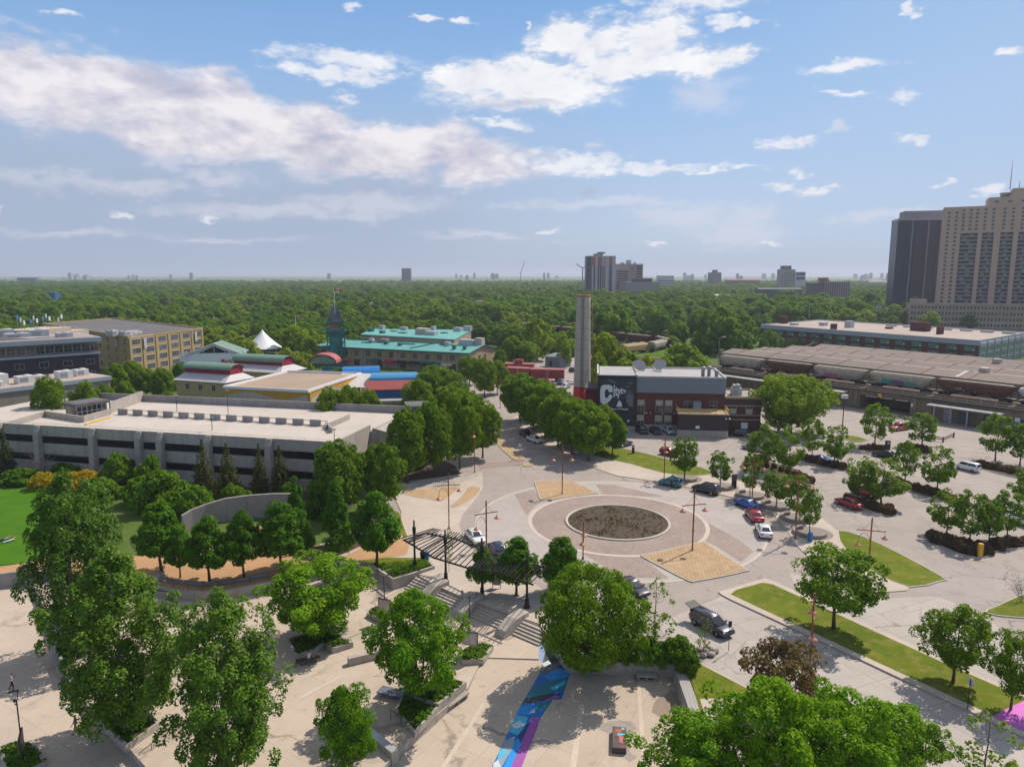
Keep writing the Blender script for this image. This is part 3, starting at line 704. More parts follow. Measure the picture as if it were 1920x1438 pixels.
car_w('sedan',(872,1006),(888,1023),PW,'white saloon under the bow-armed lamp by the pergola',group=GK)
car_w('sedan',(917,1034),(932,1050),PN,'blue-grey car nosing out from behind the pergola linden',group=GK)
car_w('hatchback',(1268,915),(1240,910),PT,'teal hatchback with a person standing at its side',group=GK)
car_w('suv',(1333,929),(1304,922),PK,'black SUV at the kerb between the teal hatchback and the blue coupe',group=GK)
car_w('coupe',(1405,957),(1379,946),PB,'bright blue coupe at the roundabout kerb',group=GK)
car_w('sedan',(1430,979),(1419,967),PR,'crimson saloon at the kerb between the blue coupe and the white saloon',group=GK)
car_w('sedan',(1447,1009),(1440,995),PW,'white saloon parked last in the arc, beside the blue bin',group=GK)
car_w('sedan',(1595,955),(1571,945),PR,'dark red saloon alongside the hedge with two trees',group=GL)
car_w('suv',(1633,934),(1602,926),PRO,'orange-red SUV half covered by the two trees',group=GL)
car_w('box_car',(1823,886),(1795,879),PW,'boxy white wagon alone on the open car park',group=GL)
car_w('sedan',(1669,861),(1642,856),PK,'black saloon beside the small island with the round tree',group=GL)
car_w('pickup',(1704,806),(1680,809),PPK,'faded red pickup near the underpass',group=GL,cat='pickup truck')
car_w('coupe',(1523,866),(1549,871),PB,'blue car showing over the second hedge',group=GL)
car_w('sedan',(1418,847),(1395,842),PS,'silver car peeping out left of the front hedge trees',group=GL)
car_w('hatchback',(1240,852),(1260,857),PR,'dark red hatchback behind the tallest forecourt tree',group=GL)
car_w('sedan',(1166,840),(1184,835),PN,'navy saloon beside the grass verge under the street trees',group=GL)
car_c('suv',1203,811,-82,PK,'black SUV nose-out against the brick building, first of three',group=GL)
car_c('sedan',1229,812,-84,PG,'grey saloon nose-out against the brick building, between two cars',group=GL)
car_c('sedan',1254,812,-86,PLB,'pale blue-white saloon nose-out against the brick building',group=GL)
car_w('suv',(1396,820),(1370,817),PK,'long black SUV side-on before the brick annex',group=GL)
car_c('wagon',1420,803,80,PS,'silver wagon beside the annex end wall',group=GL)
car_c('suv',1916,982,100,PW,'white car with red lamps at the right picture edge',group=GL)
car_c('sedan',1895,972,100,PW,'white car hidden behind the near hedge trees',group=GL)
car_w('sedan',(990,827),(1004,832),PW,'white saloon in the tree shade on the north road',group=GN)
car_w('sedan',(974,815),(985,821),PK,'black saloon in the tree shade, ahead of the white one',group=GN)
for u,v,a,m,l in ((1011,718,-80,PR,'left of the two red cars by the rail wagons'),(1027,719,-80,PR,'right of the two red cars by the rail wagons'),(1019,727,-70,PG,'grey car in front of the two red cars'),(1068,721,-150,PW,'white car between the chimney and the rail wagons'),(1060,728,-120,PS,'silver car just left of the chimney')):
    car_c('hatchback' if m is PR else 'sedan',u,v,a,m,l,group=GN,simple=True)
car_c('pickup',1050,720,-100,PN,'dark blue pickup facing out beside the rail wagons',group=GN,simple=True,cat='pickup truck')
car_c('suv',1078,698,-20,PK,'dark car behind the chimney, beside the grass bank',group=GN,simple=True)
# ------------------------------------------------------------------ people
SKIN = M('skin', (.42,.24,.16), .6, .08, 8, obj=True); HAIR = M('dark_hair', (.03,.02,.015), .7, .2, 8, obj=True)
CL = {k: M(k+'_cloth', c, .85, .15, 9, obj=True) for k, c in dict(white=(.7,.7,.72), black=(.02,.02,.023), denim=(.05,.08,.16), grey=(.22,.22,.24), red=(.4,.04,.04), pale_blue=(.35,.5,.65), tan=(.3,.22,.14)).items()}
def limbs(p0, hip_a, knee_a, l1, l2, side):  # forward swing angles
    k = p0+Vector((math.sin(hip_a)*l1, 0, -math.cos(hip_a)*l1)); f = k+Vector((math.sin(hip_a-knee_a)*l2, 0, -math.cos(hip_a-knee_a)*l2))
    return k, f
def person(label, loc, rz, top='white', legs='black', bare_arm=True, hips=((.15,.1),(-.12,.15)), arms=((-.25,.35),(.3,.3)), lean=0.0, seat=False, lie=False, shoes='black', hairc=None, spread=.0, group=None, hip_z=None):
    """facing +x; hips/arms: (swing, bend) of the right and left limb"""
    V = []; Ed = []; Rr = []; part = []
    def v(p, r, m): V.append(Vector(p)); Rr.append(r); part.append(m); return len(V)-1
    def e(a, b): Ed.append((a, b))
    hz = .92
    up = lambda d: Vector((math.sin(lean)*d, 0, math.cos(lean)*d))
    H0 = Vector((0,0,hz)); pel = v(H0, .135, 1); wst = v(H0+up(.17), .125, 0); chs = v(H0+up(.40), .15, 0); nb = v(H0+up(.53), .075, 0); nk = v(H0+up(.61), .052, 2)
    h1 = v(H0+up(.69)+Vector((.015,0,0)), .082, 2); h2 = v(H0+up(.79)+Vector((.008,0,0)), .085, 3)
    for a, b in ((pel,wst),(wst,chs),(chs,nb),(nb,nk),(nk,h1),(h1,h2)): e(a, b)
    nose = v(H0+up(.705)+Vector((.105,0,0)), .014, 2); e(h1, nose)
    for s in (-1, 1):
        ear = v(H0+up(.71)+Vector((0,s*.088,0)), .014, 2); e(h1, ear)
    low = 0
    for i, s in enumerate((-1, 1)):
        sw, bd = hips[i]; hp = H0+Vector((0,s*(.09+spread*.3),-.06)); k, f = limbs(hp, sw, bd, .42, .42, s)
        k.y += s*spread; f.y += s*spread*1.6
        a = v(hp, .092, 1); b = v(k, .062, 1); c = v(f, .045, 1); d = v(f+Vector((.06,0,-.055)), .045, 4); g = v(f+Vector((.2,s*.02,-.07)), .034, 4)
        for x, y in ((pel,a),(a,b),(b,c),(c,d),(d,g)): e(x, y)
        sw, bd = arms[i]; sh = H0+up(.49)+Vector((0,s*.19,0))
        el = sh+Vector((math.sin(sw)*.29, s*.05, -math.cos(sw)*.29)); w = el+Vector((math.sin(sw+bd)*.25, s*.01, -math.cos(sw+bd)*.25))
        dr = (w-el).normalized(); pm = w+dr*.07
        a = v(sh, .062, 0); b = v(el, .043, 2 if bare_arm else 0); c = v(w, .03, 2 if bare_arm else 0); p = v(pm, .033, 2)
        for x, y in ((chs,a),(a,b),(b,c),(c,p)): e(x, y)
        sdv = Vector((0,1,0)) if abs(dr.y) < .8 else Vector((1,0,0)); n = dr.cross(sdv).normalized()
        for q, (o, ln) in enumerate(((-.028,.065),(-.01,.078),(.01,.075),(.027,.06))):
            m = v(pm+sdv*o+dr*.035, .0105, 2); t2 = v(pm+sdv*o*1.15+dr*(.035+ln*.6)+n*.012, .009, 2); t3 = v(pm+sdv*o*1.15+dr*(.03+ln)+n*.035, .0075, 2); e(p, m); e(m, t2); e(t2, t3)
        m = v(w+dr*.035+n*.035+sdv*s*-.01, .0115, 2); t2 = v(w+dr*.075+n*.06+sdv*s*-.015, .0095, 2); e(c, m); e(m, t2)
    me = bpy.data.meshes.new('person'); me.from_pydata(V, Ed, []); o = mobj('person', me)
    md = o.modifiers.new('skin', 'SKIN'); o.modifiers.new('sub', 'SUBSURF').levels = 1
    sv = me.skin_vertices[0].data
    for i, r in enumerate(Rr): sv[i].radius = (r*(.72 if part[i] in (0,1) and i < 4 else 1), r*(1.12 if i in (0,1,2) else 1)); sv[i].use_root = (i == 0)
    dg = bpy.context.evaluated_depsgraph_get(); nm = bpy.data.meshes.new_from_object(o.evaluated_get(dg)); bpy.data.objects.remove(o)
    nm.materials.clear()
    for m in (CL[top], CL[legs], SKIN, hairc or HAIR, CL[shoes]): nm.materials.append(m)
    A = np.array([p[:] for p in V])
    segs = [(A[a], A[b], part[b]) for a, b in Ed]
    zmin = min(p.co.z for p in nm.vertices)
    for f in nm.polygons:
        c = np.array(f.center); best = 9; bm_ = 0
        for a, b, pt in segs:
            d = b-a; t = max(0, min(1, np.dot(c-a, d)/max(1e-9, np.dot(d, d)))); q = np.linalg.norm(c-a-d*t)
            if q < best: best = q; bm_ = pt
        if bm_ == 2 and c[2] > hz+.66 and c[0] < .0+math.sin(lean)*.7: bm_ = 3
        f.material_index = bm_; f.use_smooth = True
    off = zmin if hip_z is None else hz-hip_z
    for p in nm.vertices: p.co.z -= off
    if lie:
        for p in nm.vertices: p.co = Vector((p.co.z-.9, p.co.y, p.co.x+.12))
    nm.name = 'person'
    return tag(mobj('person', nm, None, loc, rz), label, 'person', group)
PP = lambda u, v, z: tuple(G(u, v, z))
person('person in a white T-shirt and black trousers riding a skateboard', Vector(PP(24,1297,ZL))+Vector((0,0,.11)), RAD(20), hips=((.3,.5),(-.25,.35)), arms=((-.5,.5),(.5,.4)), lean=.1)
b = MB().box(-.4,-.1,.075,.4,.1,.095,0)
for x in (-.27,.27):
    for y in (-.09,.09): b.lathe([(.03,-.02),(.03,.02)],(x,y,.03),8,0)
b.build('skateboard', DARKTRIM, None, Vector(PP(24,1297,ZL))+Vector((0,0,.012)), RAD(20), label='dark skateboard under the feet of the white-shirted rider', cat='skateboard')
person('person in black clothes with folded arms beside the long planter', PP(134,1281,ZL), RAD(-60), 'black','black',hips=((.05,.05),(-.05,.05)),arms=((.3,1.6),(.3,1.7)))
person('person in grey trousers walking under the lowest poplar branch', PP(143,1377,ZL), RAD(200), 'grey','tan',hips=((.3,.15),(-.3,.3)))
person('person in black standing at the door of the teal hatchback', PP(1259,917,.03), RAD(100), 'black','black',False,hips=((.05,.05),(-.05,.1)),arms=((.5,.6),(-.1,.2)))
person('person in dark clothes walking behind the curved stone seats', PP(1483,946,ZS+.01), RAD(190), 'black','black',False,hips=((.35,.15),(-.3,.35)))
person('left walker of the pair in red on the market forecourt', PP(885,741,.02), RAD(-90), 'red','black',False)
person('right walker of the pair in dark red on the market forecourt', PP(889,741,.02), RAD(-80), 'red','denim',False,hips=((-.15,.2),(.2,.1)))
person('bare-backed sunbather lying on the lawn at the left edge', PP(5,1013,.05), RAD(60), 'tan','black',lie=True,hips=((.02,.05),(.05,.1)),arms=((2.6,.3),(2.7,.2)))
person('sunbather in white lying on the lawn, right of the other one', PP(17,1015,.05), RAD(60), 'white','pale_blue',lie=True,hips=((.02,.05),(.05,.1)),arms=((.3,.3),(2.4,.5)))
# bicycles
BK = M('bicycle_frame_black', (.03,.03,.035), .4, .1, 5, metal=.4, obj=True)
def bicycle(label, p, rz, lean=0.0, paintm=BK):
    t = thing('bicycle', label, 'bicycle', p, rz); t.rotation_euler = (lean, 0, rz)
    for x in (-.52,.52):
        m = MB(); ring = [(x+.33*math.cos(a*.3927), 0, .34+.33*math.sin(a*.3927)) for a in range(17)]
        m.tube(ring, .022, 6); wh = m.build('wheel', TYRE, t, (0,0,0))
        s = MB()
        for a in range(8): s.tube([(x,0,.34),(x+.31*math.cos(a*.785),0,.34+.31*math.sin(a*.785))], .004, 4)
        s.build('spokes', RIM, wh, (0,0,0))
    f = MB()
    for a, b_ in (((-.52,0,.34),(-.1,0,.32)),((-.1,0,.32),(-.2,0,.85)),((-.52,0,.34),(-.19,0,.8)),((-.19,0,.8),(.38,0,.82)),((-.1,0,.32),(.38,0,.78)),((.52,0,.34),(.36,0,.95))): f.tube([a,b_], .018, 6)
    f.build('frame', paintm, t, (0,0,0))
    MB().box(-.33,-.07,.86,-.08,.07,.91).build('saddle', DARKTRIM, t, (0,0,0))
    MB().tube([(.36,-.27,1.02),(.38,0,.98),(.36,.27,1.02)], .014, 6).build('handlebar', STEEL_K, t, (0,0,0))
    MB().lathe([(.09,-.012),(.09,.012)], (-.1,0,.32), 10).build('crank', RIM, t, (0,0,0))
    return t
pb = Vector(PP(380,1150,ZP)); ab = RAD(10)
bicycle('moving bicycle ridden by the person near the railed terrace wall', pb, ab)
person('person in a pale top riding a bicycle below the railed terrace wall', pb+Vector((-.2,0,.0)), ab, 'white','black',hips=((1.15,1.25),(.7,1.0)), arms=((.75,.25),(.75,.25)), lean=.45, hip_z=.98)
ps = Vector(PP(579,1243,ZP))
person('person in a white top sitting on the low bench beside the planter', ps+Vector((0,0,0)), RAD(-50), 'white','denim',hips=((1.45,1.4),(1.3,1.35)), arms=((.6,.9),(.8,.8)), lean=.25, hip_z=.55, spread=.06)
bicycle('dark bicycle leaning at the low bench, left of the seated person', PP(560,1250,ZP), RAD(35), RAD(10))
# ------------------------------------------------------------------ lamps, plaza furniture
COPPER = M('copper_painted_steel', (.27,.085,.05), .55, .2, 3, metal=.2, obj=True)
COPPER_L = M('worn_copper_shade', (.42,.18,.12), .5, .25, 4, metal=.3, obj=True)
LENS = M('lamp_lens', (.7,.66,.58), .3, .05, 3, obj=True)
TIMBER = M('brown_timber', (.12,.07,.045), .8, .3, 3, obj=True)
def shade(t, x, z, y=0, rod=.35):
    s = MB().lathe([(.04,.42),(.07,.36),(.10,.28),(.16,.22),(.34,.10),(.42,.02),(.42,-.02),(.30,.0)], (x,y,z), 14)
    s.tube([(x,y,z+.4),(x,y,z+.42+rod)], .02, 5)
    o = s.build('lamp_shade', COPPER_L, t, (0,0,0))
    MB().lathe([(.28,-.03),(.18,-.12),(0,-.15)], (x,y,z), 10).build('lens', LENS, o, (0,0,0))
def street_lamp(label, u, v, vt, deg, bow=0, z=.02, half=1.65):
    p = G(u, v, z); H = zat(p.y, vt)-z
    t = thing('street_lamp', label, 'street lamp', p, RAD(deg), 'copper coloured street lamps')
    m = MB(); m.box(-.075,-.075,0,.075,.075,H); m.box(-.13,-.13,0,.13,.13,.25); m.build('post', COPPER, t, (0,0,0))
    zb = H-1.75
    b = MB().beam((-half,0,zb+.0),(half,0,zb+.12), .07,.11)
    for s in (-1, 1):                                             # thin curved stays
        b.tube([(0,0,H-.35),(s*.25,0,H-.75),(s*.62,0,H-1.3),(s*1.0,0,zb+.1)], .018, 5)
    b.build('cross_arm', COPPER, t, (0,0,0))
    if bow:
        q = MB().tube([(0,0,zb-1.9),(-.12,0,zb-1.0),(-.5,0,zb-.4),(-.95,0,zb-.35),(-1.28,0,zb-.8),(-1.38,0,zb-1.5)], .03, 6)
        q.build('bow_arm', COPPER, t, (0,0,0)); shade(t, -1.38, zb-2.0, rod=.12)
    else: shade(t, -half+.12, zb-.8)
    shade(t, half-.12, zb-.8)
    MB().box(-.09,-.1,2.6,.09,.1,2.95).build('service_box', COPPER, t, (0,0,0))
    return t
for a in (('lamp on the large tan island in front of the planted disc',1298,1033,923,8),('lamp by the white saloon, one shade on a low bow arm',912,1030,939,22,1),('tall lamp with a bow arm beside the bicycle racks',842,992,888,3,1),
          ('lamp seen end-on in front of the planted disc',1093,1048,977,80),('lamp on the far tan island, before the street trees',1054,927,835,2),('lamp seen end-on behind the teal hatchback',1245,899,818,85),
          ('lamp beside the third forecourt tree',1410,938,850,-12),('lamp with long arms among the last stone seats',1491,1011,880,-20),('lamp on the triangular lawn, one shade on a low bow arm',1628,1067,970,-20,1),
          ('nearest lamp, at the median kerb beside the purple-brown tree',1517,1265,1112,70,1),('thin lamp on the left kerb of the north road',890,887,790,88),('far lamp in the middle of the market forecourt',938,765,706,0)):
    street_lamp(*a)
def wallpath(name, pts, th, z0, z1, mat, label=None, cat='wall', group=None, kind=None, parent=None, closed=False):
    n = len(pts); z1 = z1 if hasattr(z1, '__len__') else [z1]*n
    L = []
    for i in range(n):
        a = pts[i-1] if (i or closed) else pts[0]; c = pts[(i+1) % n] if (i < n-1 or closed) else pts[-1]
        d = Vector((c.x-a.x, c.y-a.y)).normalized(); nn = Vector((-d.y, d.x))*th/2
        L.append(((pts[i].x+nn.x, pts[i].y+nn.y), (pts[i].x-nn.x, pts[i].y-nn.y)))
    rings = [[(*l, z0), (*r, z0), (*r, z), (*l, z)] for (l, r), z in zip(L, z1)]
    mb = MB().loft(rings+([rings[0]] if closed else []), 0, False, not closed)
    return mb.build(name, mat, parent, (0,0,0) if parent else None, label=label, cat=cat if label else None, group=group, kind=kind)
# stairs under the pergola
S0, S1 = G(783,1080,ZS), G(1010,1172,ZS); se = (S1-S0).normalized(); sn = Vector((-se.y, se.x, 0))
if sn.y > 0: sn = -sn
def along(u, v): return (G(u, v, ZS)-S0).dot(se)
STEPC = M('step_concrete', (.42,.375,.32), .85, .15, 1.5, big=.3); NOSING = M('step_nosing', (.10,.09,.085), .8, .2, 3)
def flight(name, org, e, n, w, ztop, zbot, nr, tread, label, group):
    """a flight of steps: org is the left top corner, e along the nosing, n downhill"""
    mb = MB(); rise = (ztop-zbot)/nr
    for i in range(nr-1):
        z = ztop-rise*(i+1); a = org+n*(tread*i); c = a+n*tread
        for j, (p, q, zz) in enumerate(((a, c, z),)):
            P = [p, p+e*w, q+e*w, q]; mb.prism([(k.x, k.y) for k in P], zbot-.05, zz, 0)
    o = mb.build(name, STEPC, label=label, cat='steps', group=group)
    return o
ranges = [(along(781,1079), along(812,1097)), (along(824,1104), along(876,1125)), (along(891,1134), along(960,1156)), (along(980,1162), along(1010,1172)+1.5)]
nm = ['leftmost flight of steps, against the grassy planter','second flight of steps from the planter, behind the bright ash','widest flight of steps, below the third pergola post','right flight of steps, running under the broad round tree']
for (a, b), l in zip(ranges, nm): flight('steps', S0+se*a, se, sn, b-a, ZS, ZP, 6, .38, 'concrete '+l, 'flights of steps down to the plaza')
chk = ['left','middle','right']
for k in range(3):
    a, b = ranges[k][1], ranges[k+1][0]; o = S0+se*(a+.02); w = b-a-.04
    m = MB(); P = lambda s, d, z: tuple(o+se*s+sn*d+Vector((0,0,z-ZS)))
    m.loft([[P(0,-.9,ZP-.1),P(w,-.9,ZP-.1),P(w,-.9,ZS+.5),P(0,-.9,ZS+.5)],[P(0,1.2,ZP-.1),P(w,1.2,ZP-.1),P(w,1.2,ZS+.45),P(0,1.2,ZS+.45)],[P(0,2.9,ZP-.1),P(w,2.9,ZP-.1),P(w,2.9,ZP+.75),P(0,2.9,ZP+.75)],[P(0,3.2,ZP-.1),P(w,3.2,ZP-.1),P(w,3.2,ZP+.3),P(0,3.2,ZP+.3)]], 0, False)
    m.build('cheek_wall', CONC, label=chk[k]+' one of the three thick concrete cheek walls between the flights of steps', cat='wall', group='cheek walls of the steps', bevel=.03)
# pergola
PG = thing('pergola', 'long black steel pergola of open slats on four lantern-topped posts', 'pergola', G(836,1090,ZS))
PO = Vector(PG.location)
pb_ = [G(778,1066,ZS), G(836,1090,ZS), G(904,1118,ZS), G(988,1139,ZS)]
def loc(p): return Vector(p)-PO
zt_ = [zat(p.y, v)-.0 for p, v in zip(pb_, (977,996,990,1036))]
for p, H in zip(pb_, zt_):
    H = min(H, 6.9); q = loc(p); m = MB()
    m.lathe([(.34,0),(.34,.2),(.26,.3),(.22,.9),(.24,1.0),(.15,1.1),(.13,2),(.12,H-1.9),(.14,H-1.85)], q, 12)
    m.build('post', STEEL_K, PG, (0,0,0))
    MB().lathe([(.12,H-1.85),(.21,H-1.5),(.24,H-.9),(.15,H-.82),(.11,H-.75),(.11,H)], q, 10).build('lantern', STEEL_K, PG, (0,0,0))
ZB = 4.1
fr = [G(757,1012,ZB), G(812,1045,ZB), G(888,1068,ZB), G(935,1073,ZB), G(1000,1096,ZB)]
bk = [G(800,1000,ZB), G(857,1011,ZB), G(916,1036,ZB), G(960,1048,ZB), G(1030,1066,ZB)]
for pl in (fr, bk):
    m = MB()
    for a, b in zip(pl, pl[1:]): m.beam(loc(a), loc(b), .09, .2)
    m.build('beam', STEEL_K, PG, (0,0,0))
for seg in range(4):
    n = 8
    for i in range(n):
        a = fr[seg].lerp(fr[seg+1], (i+.5)/n); b = bk[seg].lerp(bk[seg+1], (i+.5)/n); d = (b-a).normalized()*.4
        MB().beam(loc(a-d)+Vector((0,0,.16)), loc(b+d)+Vector((0,0,.16)), .06, .11).build('slat', STEEL_K, PG, (0,0,0))
for k, f in ((0,.08),(1,.0),(2,.3),(3,.4)):                                   # raised second tier over each post
    for i in range(7 if k < 2 else 4):
        q = f+(i-3)*.085; s = max(0, min(3, k if q >= 0 else k-1)); qq = q if q >= 0 else 1+q
        if k == 0 and q < 0: continue
        a = fr[s].lerp(fr[s+1], qq); b = bk[s].lerp(bk[s+1], qq); d = (b-a).normalized()*.75
        MB().beam(loc(a-d)+Vector((0,0,.55)), loc(b+d)+Vector((0,0,.55)), .065, .1).build('upper_slat', STEEL_K, PG, (0,0,0))
# planter above the ramp and terrace edge
pl = [G(u,v,ZS) for u,v in ((655,1054),(690,1060),(706,1069),(720,1078),(737,1090),(775,1079),(813,1066),(803,1055))]
wallpath('planter_wall', pl, .32, ZP-.05, ZS+.38, CONC, 'concrete planter wall curving along the ramp beside the first steps', 'planter wall')
wallpath('planter_wall', [G(722,1074,ZS),G(765,1060,ZS),G(790,1052,ZS)], .2, ZS-.05, ZS+.3, CONC, 'thin inner kerb dividing the grassy planter above the ramp', 'planter wall')
wallpath('rail_wall', [G(u,v,0) for u,v in ((292,1102),(330,1109),(380,1113),(425,1110),(470,1101),(520,1091),(560,1080))], .35, ZP-.05, .28, CONC, 'low curved concrete wall holding up the gravel terrace', 'wall')
rp = smooth([G(u,v,0) for u,v in ((300,1100),(340,1108),(380,1110),(425,1107),(470,1098),(520,1088),(560,1077))], 3, False)
t = thing('railing', 'thin dark railing along the curved edge of the gravel terrace', 'railing', rp[0]); o = rp[0]
for zz in (.75, 1.25):
    MB().tube([p-o+Vector((0,0,zz)) for p in rp], .025, 5).build('rail', STEEL_K, t, (0,0,0))
for p in rp[::2]: MB().tube([p-o+Vector((0,0,.25)), p-o+Vector((0,0,1.27))], .025, 5).build('baluster', STEEL_K, t, (0,0,0))
wallpath('low_wall', [G(u,v,0) for u,v in ((320,1090),(380,1097),(440,1092),(500,1081))], .5, -.02, .32, CONC_D, 'low dark kerb seat between the gravel and the terrace railing', 'kerb seat')
wallpath('retaining_wall', [G(u,v,0) for u,v in ((-150,1080),(0,1078),(30,1074),(62,1071),(110,1076))], .35, ZL-.05, .2, CONC_D, 'dark concrete retaining wall below the gravel path at the left edge', 'wall')
cw = [(343,996,966),(362,990,955),(388,983,945),(425,976,934),(470,970,928),(515,968,925),(552,969,925)]
wallpath('curved_wall', [G(u,v,0) for u,v,_ in cw], .45, -.02, [zat(G(u,v,0).y, t_) for u,v,t_ in cw], CONC_D, 'tall curved stained concrete wall behind the terrace lindens', 'wall')
RUB = paving('rubble_stone', (.27,.20,.15), .5, .3, 0, .05, .5, .4, .3, .5, bmp=.6)
wallpath('rubble_wall', smooth([G(u,v,0) for u,v in ((562,1030),(580,1042),(612,1043),(650,1034),(682,1018),(700,1003))], 3, False), .8, -.02, 1.55, brickmat('rubble_masonry', (.24,.175,.125), .6, .55, .28, var=.4), 'rounded rubble stone wall between the path and the terrace', 'wall')
def rock(label, p, s, seed, group=None, mat=None):
    rng = np.random.default_rng(seed); bm = bmesh.new(); bmesh.ops.create_icosphere(bm, subdivisions=2, radius=1)
    ph = rng.uniform(0, 6, 6)
    for v in bm.verts:
        c = v.co; k = 1+.16*math.sin(3*c.x+ph[0])*math.cos(2.4*c.y+ph[1])+.1*math.sin(5*c.z+ph[2])+.06*rng.normal()
        v.co = Vector((c.x*s[0]*k, c.y*s[1]*k, max(-.25, c.z)*s[2]*k))
    me = bpy.data.meshes.new('boulder'); bm.to_mesh(me); bm.free(); me.materials.append(mat or M('boulder_stone', (.3,.26,.23), .9, .25, 3, bmp=.3))
    return tag(mobj('boulder', me, None, p), label, 'boulder', group)
rock('pale stone block at the left end of the terrace railing', G(302,1088,0)+Vector((0,0,.2)), (.9,.7,.7), 3)
for i, (u, v) in enumerate(((1312,1218),(1322,1223),(1333,1228),(1318,1230),(1340,1222),(1328,1217))):
    rock('grey boulder in the little pile beside the short sapling', G(u,v,.1)+Vector((0,0,.1)), (.38+.06*(i%3),.34,.3), 20+i, 'boulders round the short sapling')
# planters, seats and stairs of the plaza
def planter(px, z, h, label, fill=True, mat=CONC, th=.28, cat='planter'):
    pts = [G(u, v, z) for u, v in px]; c = sum(pts, Vector())/len(pts)
    t = thing('planter', label, cat, c)
    q = [p-c for p in pts]
    wallpath('kerb', q, th, -.05, h, mat, parent=t, closed=True)
    MB().flat([(p.x, p.y, h-.12) for p in q]).build('soil', SOIL, t, (0,0,0))
    if fill:
        rng = np.random.default_rng(int(abs(c.x*100))); xs = [p.x for p in q]; ys = [p.y for p in q]; C = []
        while len(C) < 90:
            x, y = rng.uniform(min(xs), max(xs)), rng.uniform(min(ys), max(ys))
            ins = sum(((a.y > y) != (b.y > y)) and x < (b.x-a.x)*(y-a.y)/(b.y-a.y)+a.x for a, b in zip(q, q[1:]+q[:1])) % 2
            if ins: C.append((x*.93, y*.93, h-.02))
        V, tn = leaf_arrays(np.array(C), np.full(90, .28), 26, .2, rng, .7, .5)
        o = mobj('plants', quads_mesh('plants', V, tn, [L_BUSH]), t)
        o['kind'] = 'stuff'
    return t
planter([(690,1156),(704,1144),(742,1160),(728,1176)], ZP, .5, 'low concrete planter at the foot of the left notice board')
planter([(868,1246),(862,1228),(908,1214),(923,1219),(905,1243)], ZP, .5, 'low concrete planter at the foot of the middle notice board')
planter([(4,1412),(30,1397),(62,1400),(84,1437),(40,1460),(10,1450)], ZL, .5, 'low concrete planter with a notice board at the lower left corner')
planter([(540,1206),(613,1186),(660,1214),(624,1224),(606,1214),(590,1226),(556,1236)], ZP, .55, 'angular concrete planter under the ash by the seated person')
planter([(772,1318),(830,1280),(872,1292),(822,1333)], ZP, .75, 'walled concrete planter under the ash between two benches', fill=True)
planter([(742,1340),(764,1302),(822,1333),(778,1381)], ZP, .55, 'lower sunken planter bed beside the handrail steps')
planter([(187,1356),(238,1408),(297,1366),(250,1325)], ZP, .6, 'concrete planter round the glossy poplar beside the lower left steps')
planter([(104,1212),(127,1272),(145,1268),(122,1208)], ZP, .4, 'long narrow planter in the poplar shade at the left')
# mulch grasses in the ramp planter
rng = np.random.default_rng(8); C = []
for _ in range(170):
    a, b = rng.uniform(0, 1), rng.uniform(0, 1)
    p = (G(700,1062,ZS).lerp(G(795,1054,ZS), a)).lerp(G(735,1085,ZS).lerp(G(808,1064,ZS), a), b); C.append((p.x, p.y, ZS+.25))
V, tn = leaf_arrays(np.array(C), np.full(170, .35), 26, .3, rng, 1.0, .8, .22)
tag(mobj('ornamental_grass', quads_mesh('ornamental_grass', V, tn, [L_BUSH])), kind='stuff')
sheet('planting_bed', [G(u,v,ZS) for u,v in ((660,1055),(700,1058),(803,1052),(812,1064),(738,1087),(722,1077),(704,1067))], ZS+.05, SOIL)
sheet('planting_bed', [G(u,v,ZS) for u,v in ((668,1052),(720,1046),(790,1046),(795,1053),(720,1066),(700,1060))], ZS+.058, VERGE)
V, tn = leaf_arrays(DISCP, np.full(len(DISCP), .22), 5, .22, np.random.default_rng(1), .6, .6)
tag(mobj('seedling_plants', quads_mesh('seedling_plants', V, tn, [leafmat('disc_plants', (.085,.085,.02), .3)])), kind='stuff')
# stairs with handrails
o = G(697,1378,ZP); e_ = (G(735,1350,ZP)-o); w_ = e_.length; e_.normalize(); n_ = Vector((e_.y, -e_.x, 0))
flight('steps', o, e_, n_, w_, ZP, zw(o.y-1.5), 5, .5, 'concrete steps with a black handrail beside the metal capped wall', None)
o2 = G(292,1375,ZP); e2 = (G(352,1452,ZP)-o2); w2 = e2.length; e2.normalize(); n2 = Vector((e2.y, -e2.x, 0))
flight('steps', o2-n2*(0), e2, n2, w2, ZP, ZL, 5, .55, 'sunlit concrete steps at the lower left beside the poplar planter', None)
def rail(label, a, b, h=.9, mid=1):
    t = thing('handrail', label, 'handrail', a); d = b-a
    MB().tube([Vector((0,0,0)), Vector((0,0,h)), d+Vector((0,0,h)), d], .028, 6).build('rail', STEEL_K, t, (0,0,0))
    for k in range(mid):
        q = d*((k+1)/(mid+1)); MB().tube([q, q+Vector((0,0,h))], .022, 5).build('baluster', STEEL_K, t, (0,0,0))
rail('black handrail on the steps beside the walled planter', G(733,1349,ZP), G(772,1378,ZL+.1), .95)
rail('black handrail in the middle of the sunlit lower left steps', G(308,1394,ZP), G(262,1432,ZL), .9)
rail('short black rail beside the plaza bench', G(715,1262,ZP), G(733,1262,ZP), .9, 0)
rail('hoop rail on the plaza behind the nearest poplar', G(349,1193,ZP), G(358,1190,ZP), .8, 0)
rail('short rail at the corner of the angular planter', G(609,1219,ZP), G(630,1221,ZP), .9, 0)
rail('long rail along the right side of the angular planter', G(630,1221,ZP), G(659,1214,ZP), .9, 0)
wallpath('low_wall', [G(653,1246,ZP), G(718,1230,ZP)], .6, ZP-.02, ZP+.75, CONC, 'low capped concrete wall standing alone in the middle of the plaza', 'wall')
CAP = M('metal_wall_cap', (.55,.56,.6), .35, .08, 2, metal=.5)
